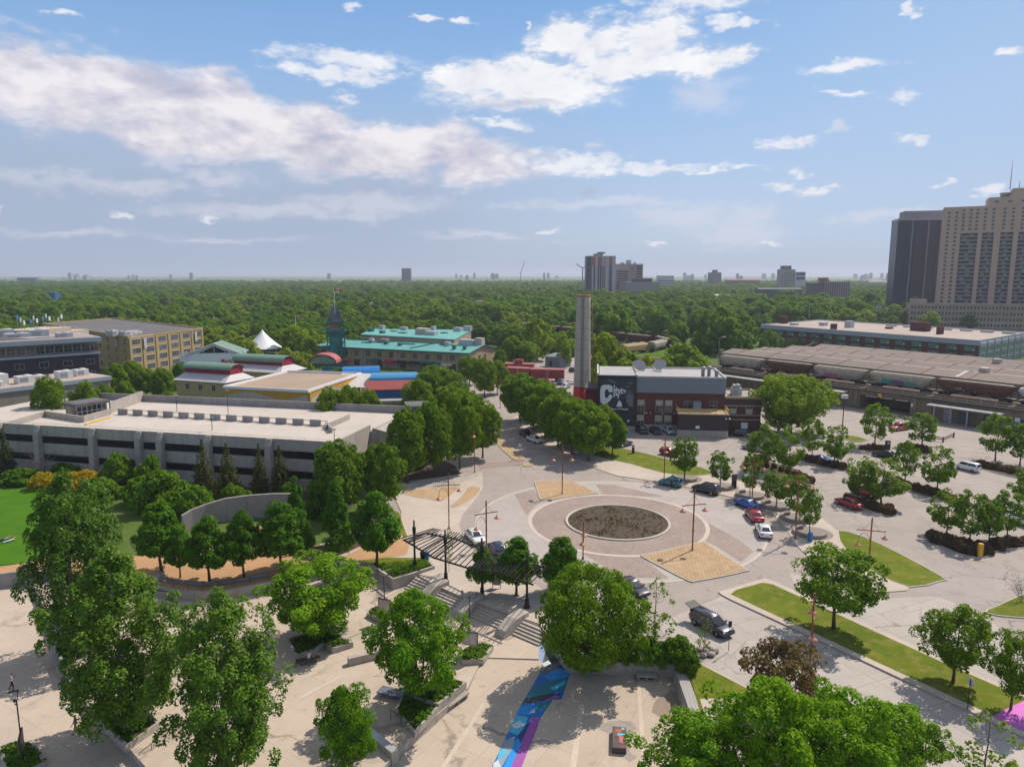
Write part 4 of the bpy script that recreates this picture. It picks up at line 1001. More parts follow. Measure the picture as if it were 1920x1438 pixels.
t = thing('low_wall', 'concrete wall with a bright metal cap beside the handrail steps', 'wall', G(740,1436,ZL)); o = Vector(t.location)
a, b = G(684,1390,ZL)-o, G(741,1436,ZL)-o
m = MB().beam(a+Vector((0,0,.6)), b+Vector((0,0,.6)), .6, 1.4); m.build('wall', CONC, t, (0,0,0))
MB().beam(a+Vector((0,0,1.33)), b+Vector((0,0,1.33)), .64, .05).build('cap', CAP, t, (0,0,0))
def bench(label, a, b, w=.6, h=.48, mat=CONC, group=None, slab_=.12):
    t = thing('bench', label, 'bench', a); d = b-a; e = d.normalized()
    MB().beam(Vector((0,0,h-slab_/2)), d+Vector((0,0,h-slab_/2)), w, slab_).build('seat', mat, t, (0,0,0))
    for f in (.1, .5, .9): q = d*f; MB().beam(q+Vector((0,0,0))-e*.12+Vector((0,0,(h-slab_)/2)), q+e*.12+Vector((0,0,(h-slab_)/2)), w*.7, h-slab_-.002).build('leg', CONC_D, t, (0,0,0))
    return t
SLATE = M('blue_grey_bench', (.12,.13,.17), .6, .2, 2)
bench('wide blue-grey slab bench left of the walled planter', G(712,1300,ZP), G(764,1312,ZP), 1.1, .5, SLATE)
bench('long concrete bench on the walkway side of the walled planter', Gw(838,1332), Gw(876,1305), .6, .5)
bench('bench of dark planks below the seated person', G(556,1246,ZP), G(600,1238,ZP), .5, .46, TIMBER)
bench('shaded dark ledge bench under the broad round tree', Gw(1090,1260), Gw(1126,1262), .7, .45, TIMBER)
bench('pale concrete ledge bench before the long wall', Gw(1193,1272), Gw(1231,1274), .75, .5, CONC)
bench('long pale bench beside the narrow planter in the poplar shade', G(106,1232,ZL), G(122,1275,ZL), .9, .5, CONC)
wallpath('long_wall', [G(1061,1238,0), G(1170,1242,0), G(1280,1246,0)], .3, ZL-.05, .1, CONC, 'long straight concrete wall at the back of the skate floor', 'wall')
WOODR = paving('ramp_planks', (.36,.345,.335), .35, 3, .12, .02, .6, .4, .08, 0)
m = MB(); a, b = G(1276,1257,.1), G(1305,1338,.1); d = (b-a).normalized(); s = Vector((-d.y, d.x, 0))
rings = []
for i in range(9):
    q = a.lerp(b, i/8); c = .5-.35*math.sin(i/8*math.pi)
    rings.append([tuple(q-s*(.55+c*.3)+Vector((0,0,zw(q.y)-.1-.1))), tuple(q+s*.5+Vector((0,0,zw(q.y)-.2))), tuple(q+s*.5), tuple(q-s*.45)])
m.loft(rings, 0, False); m.build('skate_ramp', WOODR, label='curved bank with a broad plank top at the right of the skate floor', cat='ramp')
t = thing('skate_ledge', 'dark paint-smeared box ledge in the middle of the skate floor', 'skate ledge', Gw(1161,1400), 0); o = Vector(t.location)
a, b = Gw(1161,1373)-o, Gw(1161,1413)-o; a.z = b.z = 0
LEDGE = M('ledge_steel', (.10,.065,.06), .6, .4, 2)
MB().beam(a+Vector((0,0,.27)), b+Vector((0,0,.27)), 1.12, .54).build('body', LEDGE, t, (0,0,0), bevel=.02)
for k, (f, sx, sy, c) in enumerate(((.2,.3,.25,(.4,.10,.05)),(.38,.36,.16,(.1,.45,.6)),(.62,.22,.5,(.5,.12,.16)),(.1,.14,.14,(.15,.5,.6)))):
    q = a.lerp(b, f); x = (-.1,.15,.2,.3)[k]
    MB().flat([(q.x+x-sx,q.y-sy*.6,.545),(q.x+x+sx*.8,q.y-sy,.545),(q.x+x+sx,q.y+sy*.7,.545),(q.x+x-sx*.7,q.y+sy,.545)]).build('paint_smear', M('smear_%d' % k if 0 else ('red','cyan','pink','teal')[k]+'_smear', c, .6, .3, 4), t, (0,0,0))
def drape(pts, dz, off=Vector((0,0,0))):
    bm = bmesh.new(); mb = MB().flat([(p.x, p.y, 0) for p in pts]); vs = [bm.verts.new(v) for v in mb.v]
    for f in mb.f: bm.faces.new([vs[i] for i in f])
    for yy in (66, 55): bmesh.ops.bisect_plane(bm, geom=bm.verts[:]+bm.edges[:]+bm.faces[:], plane_co=(0,yy,0), plane_no=(0,1,0))
    m = MB(); bm.verts.index_update(); m.add([(v.co.x-off.x, v.co.y-off.y, zw(v.co.y)+dz-off.z) for v in bm.verts], [[v.index for v in f.verts] for f in bm.faces]); bm.free(); return m
def wsheet(name, px, dz, mat, **kw):
    return drape([Gw(u, v) for u, v in px], dz).build(name, mat, kind='structure', loc=(0,0,0), **kw)
wsheet('worn_paving', [(1226,1318),(1236,1306),(1250,1300),(1258,1293),(1266,1296),(1275,1310),(1279,1330),(1274,1352),(1258,1351),(1238,1344),(1222,1334)], .012, M('dark_worn_concrete', (.27,.21,.175), .9, .12, 1.5))
wsheet('worn_paving', [(1122,1365),(1140,1352),(1160,1350),(1184,1352),(1194,1364),(1178,1380),(1180,1410),(1194,1420),(1180,1428),(1168,1418),(1150,1380),(1143,1375)], .012, M('grey_ground_paint', (.30,.27,.24), .9, .15, 1.5))
JOINT = M('pale_joint_strip', (.52,.44,.36), .85, .1, 2)
for px in ([(1086,1320),(1096,1320),(1080,1440),(1068,1440)], [(1194,1288),(1201,1288),(1214,1440),(1204,1440)]): wsheet('paving_strip', px, .014, JOINT)
wsheet('paving_strip', [(904,1318),(910,1318),(834,1440),(824,1440)], .014, JOINT)
sheet('paving_strip', [G(u,v,ZP) for u,v in ((646,1262),(652,1262),(566,1308),(558,1308))], ZP+.012, JOINT)
# painted ground along the skate floor
MU = thing('ground_mural', 'blue, teal and purple painted strip crossing the skate floor', 'ground mural', Gw(1010,1340)); MO = Vector(MU.location)
mc = {k: M('mural_'+k, c, .55, .1, 1.2) for k, c in dict(navy=(.015,.05,.17), blue=(.01,.14,.44), bright=(.01,.25,.66), teal=(.012,.17,.23), cyan=(.06,.42,.62), purple=(.30,.075,.34), white=(.5,.56,.62), dark=(.03,.045,.06), grey=(.25,.3,.36), slate=(.10,.12,.14)).items()}
def mur(nm, c, px, lift=0):
    drape([Gw(u, v) for u, v in px], .014+lift, MO).build(nm, mc[c], MU, (0,0,0))
mur('ground_colour','blue',[(1028,1240),(1075,1243),(1053,1311),(1036,1311),(1014,1345),(996,1345),(958,1438),(940,1470),(900,1470),(922,1438),(972,1330),(1012,1262)])
for c, px, l in (('slate',[(1024,1214),(1050,1222),(1060,1240),(1075,1243),(1052,1252),(1020,1262),(1012,1262)],.004),('white',[(1016,1244),(1028,1238),(1034,1244),(1020,1250)],.008),('dark',[(1022,1226),(1052,1230),(1048,1240),(1020,1252)],.006),
        ('navy',[(1060,1243),(1075,1243),(1068,1262),(1045,1270),(1046,1250)],.004),('bright',[(1020,1266),(1050,1252),(1068,1262),(1064,1270),(1030,1276)],.006),('teal',[(1008,1283),(1040,1275),(1064,1272),(1060,1290),(1030,1300),(984,1310),(994,1296)],.004),
        ('cyan',[(1030,1290),(1062,1274),(1059,1282),(1040,1294)],.008),('dark',[(984,1310),(1030,1300),(1056,1302),(1030,1310),(1000,1318),(982,1318)],.006),('purple',[(1012,1318),(1042,1302),(1050,1306),(1020,1316)],.009),
        ('teal',[(1004,1322),(1036,1312),(1024,1330),(1006,1330)],.005),('bright',[(975,1325),(1000,1318),(1004,1332),(990,1342),(968,1338)],.006),('white',[(990,1338),(1004,1328),(1002,1336)],.009),('cyan',[(968,1340),(990,1344),(984,1362),(972,1378),(955,1372)],.006),
        ('white',[(958,1360),(975,1350),(984,1360),(966,1366)],.009),('grey',[(946,1388),(966,1380),(962,1400),(940,1438),(930,1430)],.006),('cyan',[(934,1412),(944,1400),(950,1412),(936,1425)],.008),('bright',[(964,1390),(988,1370),(975,1410),(960,1440),(944,1440)],.005),('white',[(926,1430),(934,1424),(940,1440),(924,1440)],.009),
        ('purple',[(998,1344),(1014,1345),(977,1440),(955,1470),(938,1470),(958,1438)],.01),('navy',[(985,1360),(996,1350),(990,1370),(976,1392),(970,1380)],.007)):
    mur('painted_shape', c, px, l)
# notice boards on lamp posts
BOARD = M('notice_board_face', (.42,.36,.33), .6, .12, 1.2, obj=True); BOARDL = M('notice_board_print', (.52,.48,.46), .6, .25, 2, obj=True)
def notice(label, u, v, z, vt, deg):
    p = G(u, v, z); H = zat(p.y, vt)-z
    t = thing('notice_board', label, 'notice board', p, RAD(deg), 'notice boards on plaza lamp posts')
    MB().tube([(0,0,0),(0,0,H)], .05, 7).build('post', STEEL_K, t, (0,0,0))
    m = MB().tube([(-.75,0,H+.35),(-.7,0,H+.05),(-.4,0,H-.12),(0,0,H-.05),(.4,0,H-.12),(.7,0,H+.05),(.75,0,H+.35)], .03, 5); m.build('lamp_arm', STEEL_K, t, (0,0,0))
    for s in (-1, 1): MB().lathe([(.03,0),(.12,.06),(.12,.16),(.02,.2)], (s*.75,0,H+.3), 8).build('lamp_head', STEEL_K, t, (0,0,0))
    MB().box(-.85,-.06,1.05,.85,.06,2.45).build('frame', STEEL_K, t, (0,0,0))
    b = MB().box(-.8,-.085,1.1,.8,-.063,2.4).build('panel', BOARD, t, (0,0,0))
    MB().box(.05,-.095,1.3,.6,-.087,2.2).build('print', BOARDL, b, (0,0,0)); MB().box(-.65,-.095,1.5,-.1,-.087,2.25).build('print', BOARDL, b, (0,0,0))
notice('left notice board, in front of the ramp planter', 722,1163,ZP+.4,1080,-28)
notice('middle notice board, right of the bright ash and facing the walkway', 881,1228,ZP+.4,1118,-20)
notice('notice board at the lower left corner with curved lamp arms', 44,1428,ZL+.4,1313,-62)
# A-frame sign, bins, pillars, signs
t = thing('framed_notice', 'small grey framed notice standing on the pavers behind the steps', 'sign', G(931,1102,ZS), RAD(-8))
MB().box(-.42,-.04,.35,.42,.04,1.65).build('panel', M('grey_notice', (.33,.32,.31), .6, .15, 2, obj=True), t, (0,0,0))
m = MB()
for x in (-.47,.47): m.box(x-.035,-.05,0,x+.035,.05,1.75)
m.box(-.435,-.05,1.67,.435,.05,1.75); m.build('frame', STEEL_G, t, (0,0,0))
def bin_(label, p, mat, lidm):
    t = thing('litter_bin', label, 'bin', p)
    MB().lathe([(.3,0),(.32,.05),(.34,.9),(.36,.95)], n=14).build('body', mat, t, (0,0,0)); MB().lathe([(.37,.95),(.37,1.05),(.28,1.2),(.1,1.27),(0,1.28)], n=14).build('lid', lidm, t, (0,0,0))
BBL = M('blue_bin_plastic', (.015,.17,.42), .45, .1, 3, obj=True)
bin_('tall blue bin at the end of the last stone seat', G(1519,1014,ZS+.01), BBL, BBL); bin_('blue recycling bin beside the pergola post', G(800,1051,ZS), BBL, BBL); bin_('black litter bin beside the blue recycling bin', G(793,1051,ZS), STEEL_K, STEEL_K)
bin_('dark litter bin under the trees left of the north road', G(870,842,.05), STEEL_K, STEEL_K)
SEATM = M('seat_stone', (.27,.23,.20), .85, .2, 2.5, bmp=.2, big=.3); PADM = paving('tree_pad_setts', (.27,.235,.215), .2, .2, 0, .02, .6, .3, .1, .5)
SEATS = ((1283,898),(1350,913),(1406,930),(1455,950),(1492,973),(1518,1000))
ords = ('first','second','third','fourth','fifth','sixth')
for i, (u, v) in enumerate(SEATS):
    c = G(u, v, ZS); sheet('tree_pad', circ(2.7, 32, c+Vector((.5,.2,0))), ZS+.012, PADM)
    a0, a1 = (RAD(150), RAD(340)) if i < 2 else (RAD(95), RAD(325))
    pts = [Vector((c.x+2.05*math.cos(a0+(a1-a0)*k/18), c.y+2.05*math.sin(a0+(a1-a0)*k/18), 0)) for k in range(19)]
    wallpath('stone_seat', pts, .5, ZS, ZS+.5, SEATM, 'curved stone seat round the %s forecourt tree counting from the left' % ords[i], 'stone seat', 'curved stone seats on the forecourt')
def sign(label, u, v, vt, shape='octagon', face=(.5,.5,.52), deg=0, z=.15, d=.38):
    p = G(u, v, z); H = zat(p.y, vt)-z; t = thing('road_sign', label, 'sign', p, RAD(deg))
    MB().tube([(0,0,0),(0,0,H)], .035, 6).build('post', STEEL_K, t, (0,0,0)); m = MB()
    if shape == 'octagon':
        pts = [(d*math.cos(math.pi/8+k*math.pi/4), d*math.sin(math.pi/8+k*math.pi/4)) for k in range(8)]
        m.loft([[(x,-.06,H-d*.8+y) for x,y in pts],[(x,-.035,H-d*.8+y) for x,y in pts]], 0, False)
    else: m.box(-d*.7,-.06,H-d*2,d*.7,-.037,H)
    m.build('plate', M('sign_plate_%s' % shape, face, .5, .1, 3, metal=.3, obj=True), t, (0,0,0))
sign('pale octagonal road sign on the cobbled splitter island of the north road', 975,860,832)
sign('octagonal sign seen from behind on the grass median', 1814,1330,1272, deg=100)
sign('small black rectangular sign on a thin pole by the open wagon', 1366,1220,1164,'black plate',(.02,.02,.02),20,.12,.28)
sign('octagonal sign rising behind the lower right trees', 1704,1400,1340, deg=100)
t = thing('dark_pillar', 'dark square information pillar behind the black SUV', 'pillar', G(1376,915,ZS)); MB().box(-.38,-.2,0,.38,.2,2.4).build('body', STEEL_K, t, (0,0,0), bevel=.03); MB().box(-.3,-.215,1.3,.3,-.203,2.2).build('panel', M('pillar_panel', (.08,.08,.085), .4, .2, 2, obj=True), t, (0,0,0))
t = thing('pay_station', 'grey pay station by the grass verge and navy saloon', 'pay station', G(1187,850,.1)); MB().box(-.25,-.2,0,.25,.2,1.75).build('body', DARKTRIM, t, (0,0,0), bevel=.03); MB().box(-.2,-.22,1.3,.2,-.203,1.65).build('screen', LAMPG, t, (0,0,0))
t = thing('pay_station', 'grey pay machine on the island next to the round car park tree', 'pay station', G(1664,843,.1)); MB().box(-.45,-.3,0,.45,.3,1.9).build('body', DARKTRIM, t, (0,0,0), bevel=.04); MB().box(-.3,-.32,1.2,.3,-.303,1.7).build('screen', STEEL_G, t, (0,0,0))
YEL = M('yellow_paint', (.62,.36,.02), .55, .12, 2)
t = thing('entrance_pillar', 'yellow pillar at the tip of the near hedge island', 'pillar', G(1837,1043,.1)); MB().box(-.28,-.2,0,.28,.2,1.75).build('body', YEL, t, (0,0,0), bevel=.02)
t = thing('entrance_sign', 'black car park sign with white marks beside the yellow pillar', 'sign', G(1844,1040,.1)); MB().box(-.24,-.08,0,.24,.08,1.9).build('body', STEEL_K, t, (0,0,0))
for k in range(3): MB().lathe([(.12,-.092),(.0,-.093)], (0,0,0), 10).build('white_mark', WHITE, t, (0,0,.55+.5*k)).rotation_euler = (math.pi/2, 0, 0)
for o in t.children:
    if o.name.startswith('white_mark'): o.location.y = -.181+.18
t = thing('timber_rail', 'low brown timber rail at the edge of the car park', 'fence', G(1752,826,.02)); o = Vector(t.location)
q = [G(u,v,.02)-o for u,v in ((1752,826),(1768,829),(1788,820))]
for p in q: MB().box(p.x-.12,p.y-.12,0,p.x+.12,p.y+.12,1.15).build('post', TIMBER, t, (0,0,0))
for a, b in zip(q, q[1:]):
    for z in (.55, .95): MB().beam(a+Vector((0,-.14,z)), b+Vector((0,-.14,z)), .06, .2).build('rail', TIMBER, t, (0,0,0))
t = thing('light_mast', 'tall dark mast with a boxy pale floodlight beside the elm', 'light mast', G(1576,850,.02)); H = 11.4
MB().tube([(0,0,0),(0,0,H)], [.13,.08], 8).build('post', STEEL_K, t, (0,0,0)); MB().box(-.6,-.35,H,.6,.35,H+.75).build('lamp_head', M('pale_lamp_box', (.6,.55,.5), .5, .1, 2, obj=True), t, (0,0,0))
for i, u in enumerate((1496,1506)): MB().prism([(-.35,-.3),(.35,-.3),(.35,.3),(-.35,.3)], 0, 1.2).build('waste_box', STEEL_K, None, G(u,800,.02), label=('left','right')[i]+' of two dark boxes standing below the elm', cat='box')
def rack(label, u, v, z=.16):
    t = thing('bicycle_rack', label, 'bicycle rack', G(u, v, z), RAD(10)); TL = M('teal_rack', (.05,.12,.13), .5, .1, 3, obj=True)
    for z in (.25,.85): MB().tube([(-1.5,0,z),(1.5,0,z)], .03, 5).build('rail', TL, t, (0,0,0))
    for k in range(9): MB().tube([(-1.4+.35*k,0,0),(-1.4+.35*k,-.12,.85)], .02, 5).build('bar', TL, t, (0,0,0))
rack('teal bicycle rack on the pavement behind the tan island', 828,913); rack('pale teal bicycle rack at the left tip of the tan island', 757,921)
# hedges of the car park: separate shrubs
def hedge(pts, n, w, z=.1, lab='hedge shrub', group=None):
    for i in range(n):
        f = i/(n-1)*(len(pts)-1); k = min(len(pts)-2, int(f)); p = G(*pts[k], z).lerp(G(*pts[k+1], z), f-k)
        plant('hedge_shrub', 'hedge_shrub', lab, 'shrub', (p.x+random.uniform(-.2,.2), p.y+random.uniform(-.2,.2), z), random.uniform(.95,1.4), w*random.uniform(.75,1.1), group)
def hedged(px, rows, lab, group):
    p = smooth(Gs(px), 2); slab('kerb', p, -.02, .12, KERB); sheet('planting_bed', inset(p, .15), .13, SOIL)
    for r, n, w in rows: hedge(r, n, w, .12, lab, group)
hedged([(1405,862),(1415,860),(1500,882),(1530,905),(1520,910),(1480,900),(1420,880)], [([(1413,869),(1450,879),(1490,892),(1520,904)],10,1.9)], 'clipped grey-green shrub of the hedge behind the stone seats','hedge behind the stone seats')
hedged([(1500,858),(1520,855),(1585,873),(1588,880),(1560,880),(1510,868)], [([(1509,861),(1535,868),(1580,878)],8,2.1)], 'clipped grey shrub of the hedge in front of the blue car','hedge in front of the blue car')
hedged([(1614,838),(1640,834),(1668,840),(1664,849),(1620,846)], [([(1622,842),(1642,841),(1660,843)],6,2.0)], 'clipped shrub on the small island with the round tree','shrubs of the round tree island')
hedged([(1700,836),(1722,834),(1748,845),(1740,853),(1706,845)], [([(1706,840),(1722,843),(1742,848)],6,2.0)], 'clipped shrub below the tree beside the wooden rail','shrubs of the wooden rail island')
hedged([(1670,905),(1690,902),(1780,928),(1795,943),(1770,941),(1690,918)], [([(1682,908),(1720,918),(1752,927),(1785,938)],13,2.3)], 'clipped brownish shrub of the middle car park hedge','middle car park hedge')
hedged([(1830,870),(1850,866),(1960,892),(1960,906),(1900,896),(1840,880)], [([(1838,874),(1880,882),(1920,892),(1950,898)],13,2.2)], 'clipped brownish shrub of the far right hedge','far right car park hedge')
hedged([(1584,935),(1600,932),(1650,945),(1682,962),(1676,968),(1640,962),(1600,946)], [([(1590,937),(1620,946),(1650,954),(1672,962)],9,2.2),([(1625,950),(1665,964)],4,1.8)], 'clipped purplish shrub of the hedge by the red cars','hedge by the red cars')
hedged([(1740,1010),(1750,1000),(1790,1012),(1860,1020),(1925,1012),(1932,1028),(1880,1030),(1850,1044),(1830,1046),(1790,1036)],
       [([(1750,1006),(1780,1015),(1830,1026),(1880,1022),(1920,1020)],12,2.2),([(1752,1014),(1790,1028),(1822,1038),(1850,1036)],9,2.1),([(1775,1016),(1815,1032),(1870,1028)],7,2.0)], 'clipped dark purple shrub of the near hedge island','near hedge island')
# shrubs round the skate floor wall
for u,v,vt,w,l,k in ((1203,1236,1208,48,'left bright clipped mound behind the long wall','clipped'),(1236,1238,1212,52,'right bright clipped mound behind the long wall','clipped'),(1268,1240,1192,78,'large leafy bush at the right end of the long wall','shrub'),(1292,1258,1222,44,'dark bush drooping over the right wall corner','shrub'),(1170,1232,1196,60,'bush under the right side of the broad tree','shrub'),(1216,1215,1192,40,'small dark bush behind the clipped mounds','shrub')):
    P_ = tree_px(k, 'shrub', l, 'bush', u, v, vt, w, .1)
# ------------------------------------------------------------------ buildings
def M_b(k, c, **kw): return M(k, c, .85, .14, .6, bmp=.0, big=.3, **kw)
_W = {}
def winmesh(w, h, nx=2, ny=2, fr=None, gl=None, fw=.07, sill=True):
    key = (round(w,2), round(h,2), nx, ny, fr.name, (gl or GLASS).name)
    if key in _W: return _W[key]
    m = MB(); m.quad((-w/2,-.02,0),(w/2,-.02,0),(w/2,-.02,h),(-w/2,-.02,h),1)
    m.box(-w/2-fw,-.07,-fw,-w/2,.0,h+fw); m.box(w/2,-.07,-fw,w/2+fw,.0,h+fw); m.box(-w/2,-.07,h,w/2,.0,h+fw); m.box(-w/2,-.10 if sill else -.07,-fw,w/2,.0,0)
    for i in range(1, nx): x = -w/2+w*i/nx; m.box(x-.025,-.055,0,x+.025,-.03,h)
    for i in range(1, ny): z = h*i/ny; m.box(-w/2,-.05,z-.025,w/2,-.032,z+.025)
    _W[key] = m.mesh('window', [fr, gl or GLASS]); return _W[key]
BLD = []
class B:
    """a building standing on its own base; local x runs along the front, y inward"""
    def __init__(s, name, label, a, b, cat='building', group=None):
        s.a, s.b = Vector(a), Vector(b); d = s.b-s.a; s.L = Vector((d.x, d.y)).length; s.rz = math.atan2(d.y, d.x)
        s.t = thing(name, label, cat, s.a, s.rz, group); s.inv = Matrix.Translation(s.a) @ Matrix.Rotation(s.rz, 4, 'Z'); s.inv.invert()
        s.nw = {}; s.extra = {}; BLD.append(s)
    def loc(s, p): return s.inv @ Vector(p)
    def part(s, name, mb, mats, **kw): return mb.build(name, mats, s.t, (0,0,0), **kw)
    def win(s, me, x, y, z, rz=0.0, name='window', parent=None):
        k = s.nw.get(name, 0); s.nw[name] = k+1
        if k < 96: return mobj(name, me, parent or s.t, (x, y, z), rz)
        ex = s.extra.setdefault((name, me.name), (me, MB())); c, sn = math.cos(rz), math.sin(rz); m = ex[1]; o = len(m.v)
        m.v += [(x+v.co.x*c-v.co.y*sn, y+v.co.x*sn+v.co.y*c, z+v.co.z) for v in me.vertices]
        for p in me.polygons: m.f.append(tuple(i+o for i in p.vertices)); m.m.append(p.material_index); m.s.append(False)
    def done(s):
        if s.extra:
            m = MB(); mats = []
            for (name, _), (me, q) in s.extra.items():
                o = len(mats); mats += list(me.materials); k = len(m.v); m.v += q.v
                m.f += [tuple(i+k for i in f) for f in q.f]; m.m += [i+o for i in q.m]; m.s += q.s
            s.part(name, m, mats, kind='stuff')
FRW = M('pale_window_frame', (.5,.48,.45), .6, .08, 2); FRD = M('dark_window_frame', (.06,.06,.065), .6, .1, 2); FRB = M('buff_window_frame', (.42,.37,.31), .7, .1, 2)
GTEAL = glassmat('teal_glass', (.04,.17,.16), .12, .7); ROOFG = M('gravel_roof', (.33,.29,.26), .95, .2, 1.2, big=.4); ROOFD = M('tar_roof', (.13,.125,.13), .9, .25, .8, big=.5)
FASC = M('lilac_grey_fascia', (.36,.37,.42), .6, .08, 1); DBRICK = brickmat('dark_brick', (.06,.045,.06), .8, stain=.2)
HVAC = M('hvac_grey', (.42,.43,.45), .6, .12, 1.5, obj=True)
def units(bd, spots, z, mat=HVAC, name='roof_unit'):
    for (x, y, w, d, h) in spots:
        m = MB().box(x-w/2,y-d/2,z,x+w/2,y+d/2,z+h); m.box(x-w*.42,y-d/2-.03,z+h*.2,x+w*.1,y-d/2,z+h*.8,1); m.lathe([(min(w,d)*.3,0),(min(w,d)*.3,.18),(.05,.2)], (x+w*.12,y,z+h), 10)
        bd.part(name, m, [mat, STEEL_G])
# --- parking garage
GZ = 7.7
ga, gb = Vector((-115.0,134.3,0)), G(628,829,8.8); gb.z = 0
bd = B('parking_garage','long pale concrete parking garage with open decks and pilasters','%s' and ga, gb); L = bd.L
D_ = 31.0
m = MB(); m.box(0,-.0,6.85,L,.35,8.8)                                    # parapet
bd.part('parapet', m, CONC)
m = MB(); m.box(0,0,3.45,L,.35,5.45); m.box(0,0,0,L,.35,2.05); bd.part('spandrel', m, CONC)
m = MB(); m.box(.2,.36,6.85,L-.2,D_,GZ); bd.part('roof_deck', m, paving('deck_concrete', (.50,.45,.40), 9, 6, -.23, .02, .75, .35, .04, 0))
m = MB(); m.box(.3,.36,3.1,L-.3,D_-1,3.44); m.box(1,7,0,L-1,D_-2,3.05); m.box(1,7,3.47,L-1,D_-2,6.8); bd.part('inner_decks', m, M('dim_deck', (.14,.13,.13), .9, .2, 1))  # solid dark fill puts the shade of the open storeys into colour
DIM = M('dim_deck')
for i, u in enumerate((-70,72,175,262,302,392,506,622)):
    x = bd.loc(G(u, 793+.0573*u, 8.8)).x
    m = MB(); m.loft([[(x-.55,-1.15,0),(x+.55,-1.15,0),(x+.55,-.003,0),(x-.55,-.003,0)],[(x-.55,-.95,7.6),(x+.55,-.95,7.6),(x+.55,-.003,7.6),(x-.55,-.003,7.6)],[(x-.55,-.45,8.75),(x+.55,-.45,8.75),(x+.55,-.003,8.75),(x-.55,-.003,8.75)]], 0, False)
    bd.part('pilaster', m, CONC)
m = MB(); m.tube([(0,.15,9.15),(L,.15,9.15)], .03, 5)
for k in range(int(L/2.5)): m.tube([(k*2.5,.15,8.8),(k*2.5,.15,9.15)], .02, 4)
bd.part('guard_rail', m, STEEL_G)
m = MB(); m.box(L-.35,.355,4.4,L,14,8.8); m.box(L-.35,.355,0,L,14,2.6); bd.part('end_parapet', m, CONC)
m = MB(); m.box(0,D_,6.0,L,D_+.35,9.2); bd.part('rear_parapet', m, CONC_D)
q0, q1 = bd.loc(G(222,777,GZ)), bd.loc(G(614,800,GZ)); n = 13
for i in range(n):
    a = q0.lerp(q1, i/n); b = q0.lerp(q1, (i+.62)/n); m = MB().beam((a.x,a.y,GZ+.55), (b.x,b.y,GZ+.55), .25, 1.35); bd.part('barrier_panel', m, CONC_D)
m = MB().beam((q0.x,q0.y+.2,GZ+1.02),(q1.x,q1.y+.2,GZ+1.02),.08,.1); m.beam((q0.x,q0.y+.2,GZ+.1),(q1.x,q1.y+.2,GZ+.1),.08,.2); bd.part('barrier_rail', m, CONC)
for (u0,v0,u1,v1,h) in ((207,775,268,752,2.3),(85,781,157,792,1.2),(157,792,207,778,1.3),(0,806,85,781,1.1),(610,806,655,786,1.0),(612,800,622,812,1.0)):
    a, b = bd.loc(G(u0,v0,GZ)), bd.loc(G(u1,v1,GZ)); bd.part('ramp_wall', MB().beam((a.x,a.y,GZ+h/2),(b.x,b.y,GZ+h/2),.3,h), CONC)
a, b = bd.loc(G(160,797,GZ)), bd.loc(G(206,784,GZ)); bd.part('yellow_kerb', MB().beam((a.x,a.y,GZ+.12),(b.x,b.y,GZ+.12),.3,.24), YEL)
# ramp down at the right end
m = MB(); m.loft([[(L+.01,14,4.5),(L+.01,D_,4.5),(L+.01,D_,7.6),(L+.01,14,7.6)],[(L+9,17,1.0),(L+9,D_,1.0),(L+9,D_,4.6),(L+9,17,4.6)]], 0, False); bd.part('ramp', m, CONC)
m = MB().beam((L,14,7.0),(L+9,17,4.0),.3,2.6); m.beam((L,D_,8.2),(L+9,D_,5.2),.3,2.0); bd.part('ramp_wall', m, CONC)
for i, (u, v, vt) in enumerate(((332,772,742),(428,777,733),(627,826,806),(398,808,784))):
    p = G(u,v,GZ); h = zat(p.y,vt)-GZ; t = thing('deck_lamp', ('slim lamp post at the left of the roof deck barrier','slim lamp post in the middle of the roof deck barrier','short lamp post at the near right corner of the roof deck','small lamp post near the front of the roof deck')[i],'lamp post', p, .2, 'lamp posts on the garage roof')
    MB().tube([(0,0,0),(0,0,h)], .06, 6).build('post', STEEL_K, t, (0,0,0)); MB().box(-.3,-.15,h,.3,.15,h+.18).build('lamp_head', STEEL_G, t, (0,0,0))
def kiosk(label, a, b, d, h, z):
    bd = B('lift_kiosk', label, a, b, 'kiosk', 'glazed lift kiosks of the garage'); L = bd.L
    bd.part('walls', MB().box(0,0,0,L,d,h), GLASS)
    n = max(3, int(L/.9)); m = MB()
    for i in range(n+1): x = L*i/n; m.box(x-.05,-.05,0,x+.05,-.002,h); m.box(x-.05,d+.002,0,x+.05,d+.05,h)
    m.box(0,-.06,h*.5-.05,L,-.052,h*.5+.05); bd.part('mullions', m, FRW)
    bd.part('roof', MB().box(-.5,-.6,h,L+.5,d+.6,h+.55), [ROOFD]); bd.part('roof_panel', MB().box(0,0,h+.553,L,d,h+.6), ROOFD)
kiosk('black roofed glazed lift kiosk at the far left of the garage roof', G(145,784,GZ), G(201,775,GZ), 4.2, 2.3, GZ)
kiosk('black roofed glazed lift kiosk at the right end of the garage, by the trees', at(768,790,143), at(805,787,144), 5, zat(143,770)-zat(143,790)+.4, 6)
